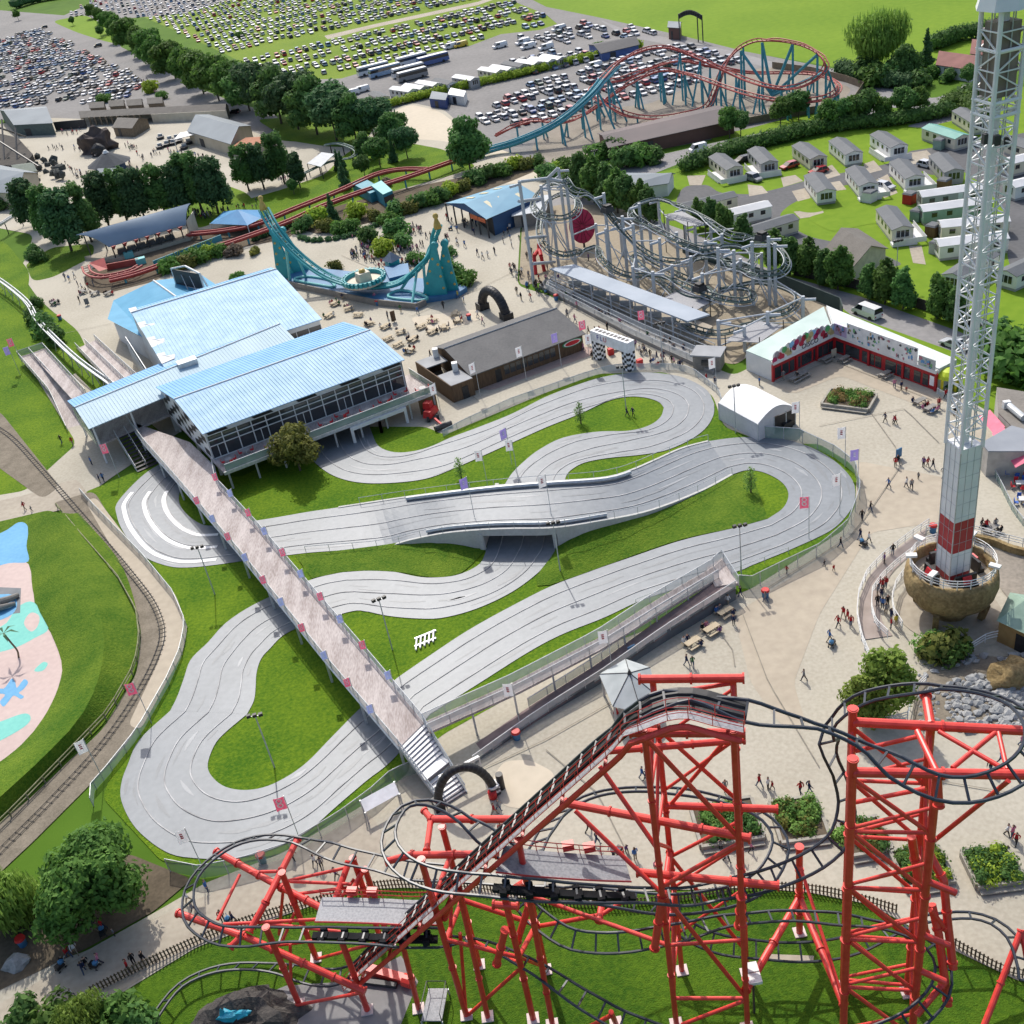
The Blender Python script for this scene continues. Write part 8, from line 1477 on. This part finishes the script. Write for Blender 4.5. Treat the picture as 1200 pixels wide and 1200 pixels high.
TOPS={'black':(.015,.015,.018),'navy':(.02,.03,.08),'grey':(.2,.2,.21),'white':(.68,.68,.66),'red':(.4,.02,.025),'pink':(.55,.2,.3),'blue':(.06,.16,.4),'purple':(.14,.07,.2),'green':(.05,.14,.06),'yellow':(.6,.48,.06)}
TW=['black']*7+['navy']*5+['grey']*4+['white']*3+['red']*3+['pink']*2+['blue']*2+['purple','green']
LMK=[('the drop tower bowl',1117,690),('the white marquee',890,500),('the red arcade',1000,425),('the diamond planter',995,472),('the timber bar',600,420),('the chequered arch',720,425),('the disc ride',427,340),('the clubhouse',340,480),('the black inflatable arch',580,366),('the blue roofed hall',575,255),('the spinning coaster',640,330),('the queue terrace',740,396),('the colonnade',170,142),('the grey hall',270,165),('the conical kiosk',131,205),('the rock grotto',116,180),('the curved roof station',165,300),('the left lawn path',45,330),('the event hall',180,420),('the entrance staircase',130,530),('the footbridge stairs',530,935),('the square right planter',1162,1020),('the leafy planter',936,965),('the ringed planter',852,968),('the access ramp',760,740),('the hairpin fence',960,650),('the cafe terrace',1180,570),('the yellow booth',1110,465),('the lower path',130,1090),('the picket fence',300,1080),('the ticket kiosk',831,430),('the gravel car park',160,90),('the upper infield lawn',735,483),('the red columns',800,930),('the big lower left tree',128,1040)]
PPL=[]
def person(x,y,pose='',k=1.0,z=0,top=None,face=None):PPL.append((x,y,pose or rnd.choice(('stand','walk','walk','stride')),k,z,top or rnd.choice(TW),rnd.uniform(0,6.28)if face is None else face))
for s in """1041 572;1052 545;1049 548;1062 572 w;1068 574;1076 562 .65;1087 548;1093 550;1082 548;1105 560;1008 633;1018 636 w;985 642;922 672 .7;977 670 .65;966 664 .6;942 798 g;982 735 r;993 728;997 735 r;988 724;972 752;977 755 .5;868 700;853 710 w;897 706;860 733;1037 495 n;1047 497 p .8;1049 498;1048 455;1056 458;1062 460 .6;918 445;934 446;890 452;876 425;1108 468 r;1100 478;1112 482 w;1118 488;890 922;900 925 w;905 925 .7;938 930 r;948 930 n;850 928 g;753 912 b;758 915;1180 980 w;1186 982;1190 990;1180 1000 .6;1160 905;1172 895;1197 875;700 990 n;718 1005 w;735 1000 .7;745 1008;770 1022;845 998;852 1010 w;868 1006;880 998 .8 p;805 780;812 782;690 975;585 950;580 955;588 978;596 980 n;262 1080;275 1082 n;222 1058 w;244 1045 b;228 1070;370 1015;378 1018;395 1030;345 1008;112 1092 n;122 1090 r;135 1097 .7;75 1130 .7;82 1122;90 1118 w;100 1140 n;104 1135;118 1130 p;158 1130;152 1138 r;170 1128;86 1168 .7;30 598;38 600 .7;118 566 n;122 564;73 520;86 522;108 545;77 328;82 330 b;88 326;92 336;97 340 w;104 338 r;110 335;165 350;172 348 n;94 355;735 488 n;742 488;467 272;474 268;486 275 r;500 280;512 270;524 282;536 272;545 290;556 275;560 300 n;566 304;572 302;580 298;590 268;598 270;604 318;612 322 w;620 326;625 330 r;632 330;618 340;606 345;611 352;622 352 r;630 345;640 330;646 335;544 355;537 350 y;520 362;490 368;470 366;455 374;480 398;505 420;560 258;568 256;576 262;530 262;524 258;590 285;600 290;650 340 n;664 350;676 352 p;665 372;674 378 p;640 338;690 392;700 395;712 388;726 402;735 404;745 408;756 415;762 420;770 422;776 424 r;790 428;800 430;560 372 w;566 380;440 352;402 352;395 356;690 405;684 412;828 448 r;838 452;706 412;735 425;664 300;672 304;680 300;690 306;700 310;648 345;655 330;1150 620;1156 622 r;1166 620;1010 610;1020 600""".split(';'):
 a=s.split();c={'w':'white','r':'red','n':'navy','p':'pink','g':'grey','b':'blue','y':'yellow'};top=None;k=1.0
 for q in a[2:]:
  if q in c:top=c[q]
  else:k=float(q)
 person(float(a[0]),float(a[1]),'',k*rnd.uniform(.95,1.04),0,top)
def crowd(x0,y0,x1,y1,n):
 for _ in range(int(n*1.5)):f=rnd.random();person(x0+(x1-x0)*f+rnd.gauss(0,3),y0+(y1-y0)*f+rnd.gauss(0,2),'',rnd.choice((1,1,1,.7)))
for a in((412,300,436,304,16),(440,312,500,312,22),(424,285,470,292,10),(225,250,250,258,14),(262,248,305,240,6),(160,95,185,110,12),(150,172,160,176,7),(68,156,110,160,8),(70,195,110,215,16),(60,172,75,176,5),(190,178,250,190,12),(290,200,330,210,10),(655,350,800,415,14),(620,300,640,318,6),(580,270,630,290,5),(410,275,440,300,12),(445,300,500,290,14),(470,262,560,300,10),(598,318,640,345,14),(565,256,585,268,8),(540,262,556,268,5),(225,255,268,250,14),(70,170,180,205,16),(150,190,200,176,8),(160,98,178,106,10),(690,390,800,432,12),(300,196,340,212,10)):crowd(*a)
for x,y,t in((1030,690,'red'),(1034,693,'red'),(1038,690,'red'),(1028,700,'grey'),(1033,703,'navy'),(1028,712,'black'),(1034,715,'blue'),(1040,712,'black'),(1038,722,'grey'),(1044,728,'navy'),(1050,735,'yellow'),(1044,738,'red'),(1036,662,'purple'),(1046,652,'black')):person(x,y,'stand',1,.15,t)
# picnic tables, bins, prams
M_pic=mat('picnic_timber',(.38,.31,.2),.8,(.5,.42,.3),scale=2,fine=9);M_picg=mat('grey_picnic_timber',(.2,.19,.17),.85,(.28,.27,.25),scale=2)
def table(m):
 t=thing('picnic_table','x','picnic table')
 lchild(MB().box((0,0,.72),(1.9,.78,.06)),'tabletop',m,t)
 for s in(-1,1):lchild(MB().box((0,s*.72,.43),(1.9,.28,.05)),'bench_seat',m,t)
 for s in(-1,1):q=MB().beam((s*.65,-.75,.0),(s*.65,-.15,.72),.1);q.beam((s*.65,.75,0),(s*.65,.15,.72),.1);q.beam((s*.65,-.8,.38),(s*.65,.8,.38),.09);lchild(q,'leg_frame',m,t)
 return t
PT={'tan':table(M_pic),'grey':table(M_picg)}
tabs=[(850,721,'tan',3),(834,741,'tan',3),(812,757,'tan',3),(932,447,'grey',0),(941,442,'grey',0),(968,424,'grey',0),(989,424,'grey',0),(1037,442,'grey',0),(1078,474,'grey',1),(1090,482,'grey',5),(1162,624,'grey',3),(393,358,'tan',3),(409,364,'tan',3),(420,371,'tan',0),(433,381,'tan',3),(452,385,'tan',2),(470,391,'tan',2),(455,399,'tan',0),(484,400,'tan',3),(467,406,'tan',0),(480,413,'tan',5),(494,385,'tan',1),(507,378,'tan',2),(521,386,'tan',2),(507,391,'tan',2),(537,378,'tan',2),(534,370,'tan',0),(386,372,'tan',2),(65,357,'grey',5),(112,346,'grey',2),(128,346,'grey',3),(98,344,'grey',3),(720,410,'tan',3),(700,418,'tan',3),(770,428,'grey',4)]
def lab(x,y):
 p=G(x,y);return min(LMK,key=lambda l:(G(l[1],l[2])-p).length)[0]
CNT={}
def uniq(base,x,y,items):
 items.append((base,x,y))
tl,bl_l=[],[]
for x,y,c,n in tabs:
 a=rnd.uniform(0,3.1)if y<420 else .5;o=dup(PT[c],G(x,y),a,None,'picnic tables');tl.append((o,'%s picnic table'%('grey' if c=='grey' else 'pale'),x,y));cs,sn=math.cos(a),math.sin(a)
 for i in range(n):
  s,u=(1,-1)[i%2],(-.5,.5,0,-.5,.5)[i];p=G(x,y)+V((u*cs-s*.85*-sn*-1 if 0 else u*cs-s*.85*sn,u*sn+s*.85*cs,0));q=PX(p);person(q[0],q[1],'sit',1,.0,None,a+(0 if s>0 else PI))
for o in PT.values():drop(o)
def bin_proto(m,nm):
 t=thing('litter_bin','x','bin');lchild(MB().cone((0,0,0),.36,.42,.95,12),'body',M_bluep if nm else M_black,t);lchild(MB().cone((0,0,.95),.5,.42,.22,12),'lid',m,t);return t
PB=bin_proto(rbm,1)
for x,y in((606,866),(897,700),(443,358),(550,375),(28,1108),(308,1010),(552,400),(71,375),(1093,624),(652,352)):tl.append((dup(PB,G(x,y),0,None,'red lidded bins'),'red lidded blue bin',x,y))
drop(PB)
for x,y,lb in((722,836,'red traffic cone by the access ramp wall'),):t=thing('traffic_cone',lb,'cone',G(x,y));setpar(MB().cone(G(x,y),.3,.06,.95,10).obj('cone',rbm),t);setpar(MB().box(G(x,y),(.7,.7,.06)).obj('base',rbm),t)
for x,y,lb in((103,358,'leaning dark menu board on the left path plaza'),(462,378,'tall brown totem sign among the picnic tables'),(741,770,'small blue sign on the ramp wall'),(757,852,'grey board on the plaza by the canopy'),(1053,538,'small blue menu board on the right plaza'),(977,420,'cream poster board by the arcade door')):p=G(x,y);t=thing('sign_board',lb,'sign',p);setpar(MB().box(p+V((0,0,.3)),(.9,.14,2.0 if 'totem' in lb else 1.3),.4).obj('board',{'b':M_bluep,'c':M_cream}.get(lb.split()[1][0]if 'small' in lb else lb[0],M_bark if 'brown' in lb else M_wallg)),t);setpar(MB().box(p,(.12,.3,.5),.4).obj('leg',M_dark),t)
bo_=MB().blob(G(20,1130),(1.3,1.0,.9),0,2,.3,3);tag(bo_.obj('boulder',M_st,None),'flat grey boulder beside the bin at the lower left','rock')
for x,y,lb in((884,1140,'on the coaster lawn between the two red towers'),):p=G(x,y+48);t=thing('twin_floodlight','white twin headed floodlight pole '+lb,'lamp',p);setpar(MB().tube([p,p+V((0,0,5))],.09,6).obj('pole',M_dark),t);[setpar(MB().box(p+V((0,s*.45,5)),(1.0,.8,.3)).obj('lamp_head',M_rail),t)for s in(-1,1)]
def pram(x,y,a):
 p=G(x,y);t=thing('pushchair','x','pushchair',p,'pushchairs',a);lchild(MB().box((0,0,.35),(.55,.8,.35),0,0,.9),'seat',M_black,t);lchild(MB().blob((0,.25,.75),(.3,.3,.3),0,1,.05),'hood',M_bluep,t);lchild(MB().tube([(0,.4,.6),(0,.75,1.0)],.04,5),'handle',M_galv,t)
 for sx in(-1,1):lchild(MB().tube([(sx*.25,-.3,.12),(sx*.3,-.3,.12)],.13,8),'wheel',M_black,t);lchild(MB().tube([(sx*.25,.35,.12),(sx*.3,.35,.12)],.13,8),'wheel',M_black,t)
 tl.append((t,'dark pushchair',x,y))
for x,y in((72,1136),(112,1134),(725,1000),(1012,640),(975,757),(618,335),(528,270),(640,345),(270,1085),(122,1096)):pram(x,y,rnd.uniform(0,6))
rr=random.Random(5);PO={'stand':'standing','walk':'walking','stride':'striding','sit':'seated'}
PPL.sort(key=lambda p:-p[1])
for x,y,pose,k,z,top,a in PPL[:298]:
 o=bpy.data.objects.new('person',FIG[(pose,rr.randrange(4))]);COL.objects.link(o);p=G(x,y);p.z=z;o.location=p;o.rotation_euler.z=a;o.scale=(k,k,k);o.color=(*TOPS[top],1);tag(o,'x','person','visitors');tl.append((o,'%s in %s top %s'%('child' if k<.85 else 'person',top,PO[pose]),x,y))
for o in _sh:q=o.location;x,y=PX(q);tl.append((o,SHN.get(o.children[0].data.materials[0].name,'green')+' round shrub',x,y))
G_={}
rest=MB();cl_=list(TOPS)
for x,y,pose,k,z,top,a in PPL[298:]:
 me=FIG[(pose,rr.randrange(4))];p=G(x,y);cs,sn=math.cos(a),math.sin(a);n0=len(rest.v)
 rest.v.extend((p.x+(v.co.x*cs-v.co.y*sn)*k,p.y+(v.co.x*sn+v.co.y*cs)*k,v.co.z*k)for v in me.vertices)
 rest.f.extend(tuple(i+n0 for i in f.vertices)for f in me.polygons);rest.m.extend((cl_.index(top)if f.material_index==0 else len(cl_)+f.material_index-1)for f in me.polygons)
if rest.v:tag(rest.obj('crowd',[mat('top_'+c,v,.85)for c,v in TOPS.items()]+[M_pants[0],M_skin,M_hair,M_shoe],None,True),'distant crowd of visitors on the plazas at the top left','crowd',kind='stuff')
print('PEOPLE',len(PPL))
for o,b,x,y in tl:l=lab(x,y);G_.setdefault((b,l),[]).append(((G(x,y)-G(*[t[1:]for t in LMK if t[0]==l][0])).length,o))
for(b,l),q in G_.items():
 q.sort(key=lambda t:t[0])
 for i,(d,o)in enumerate(q):o['label']='%s %s %s'%(b,('near' if len(q)==1 else 'closest to' if i==0 else nth[i]+' closest to'),l)
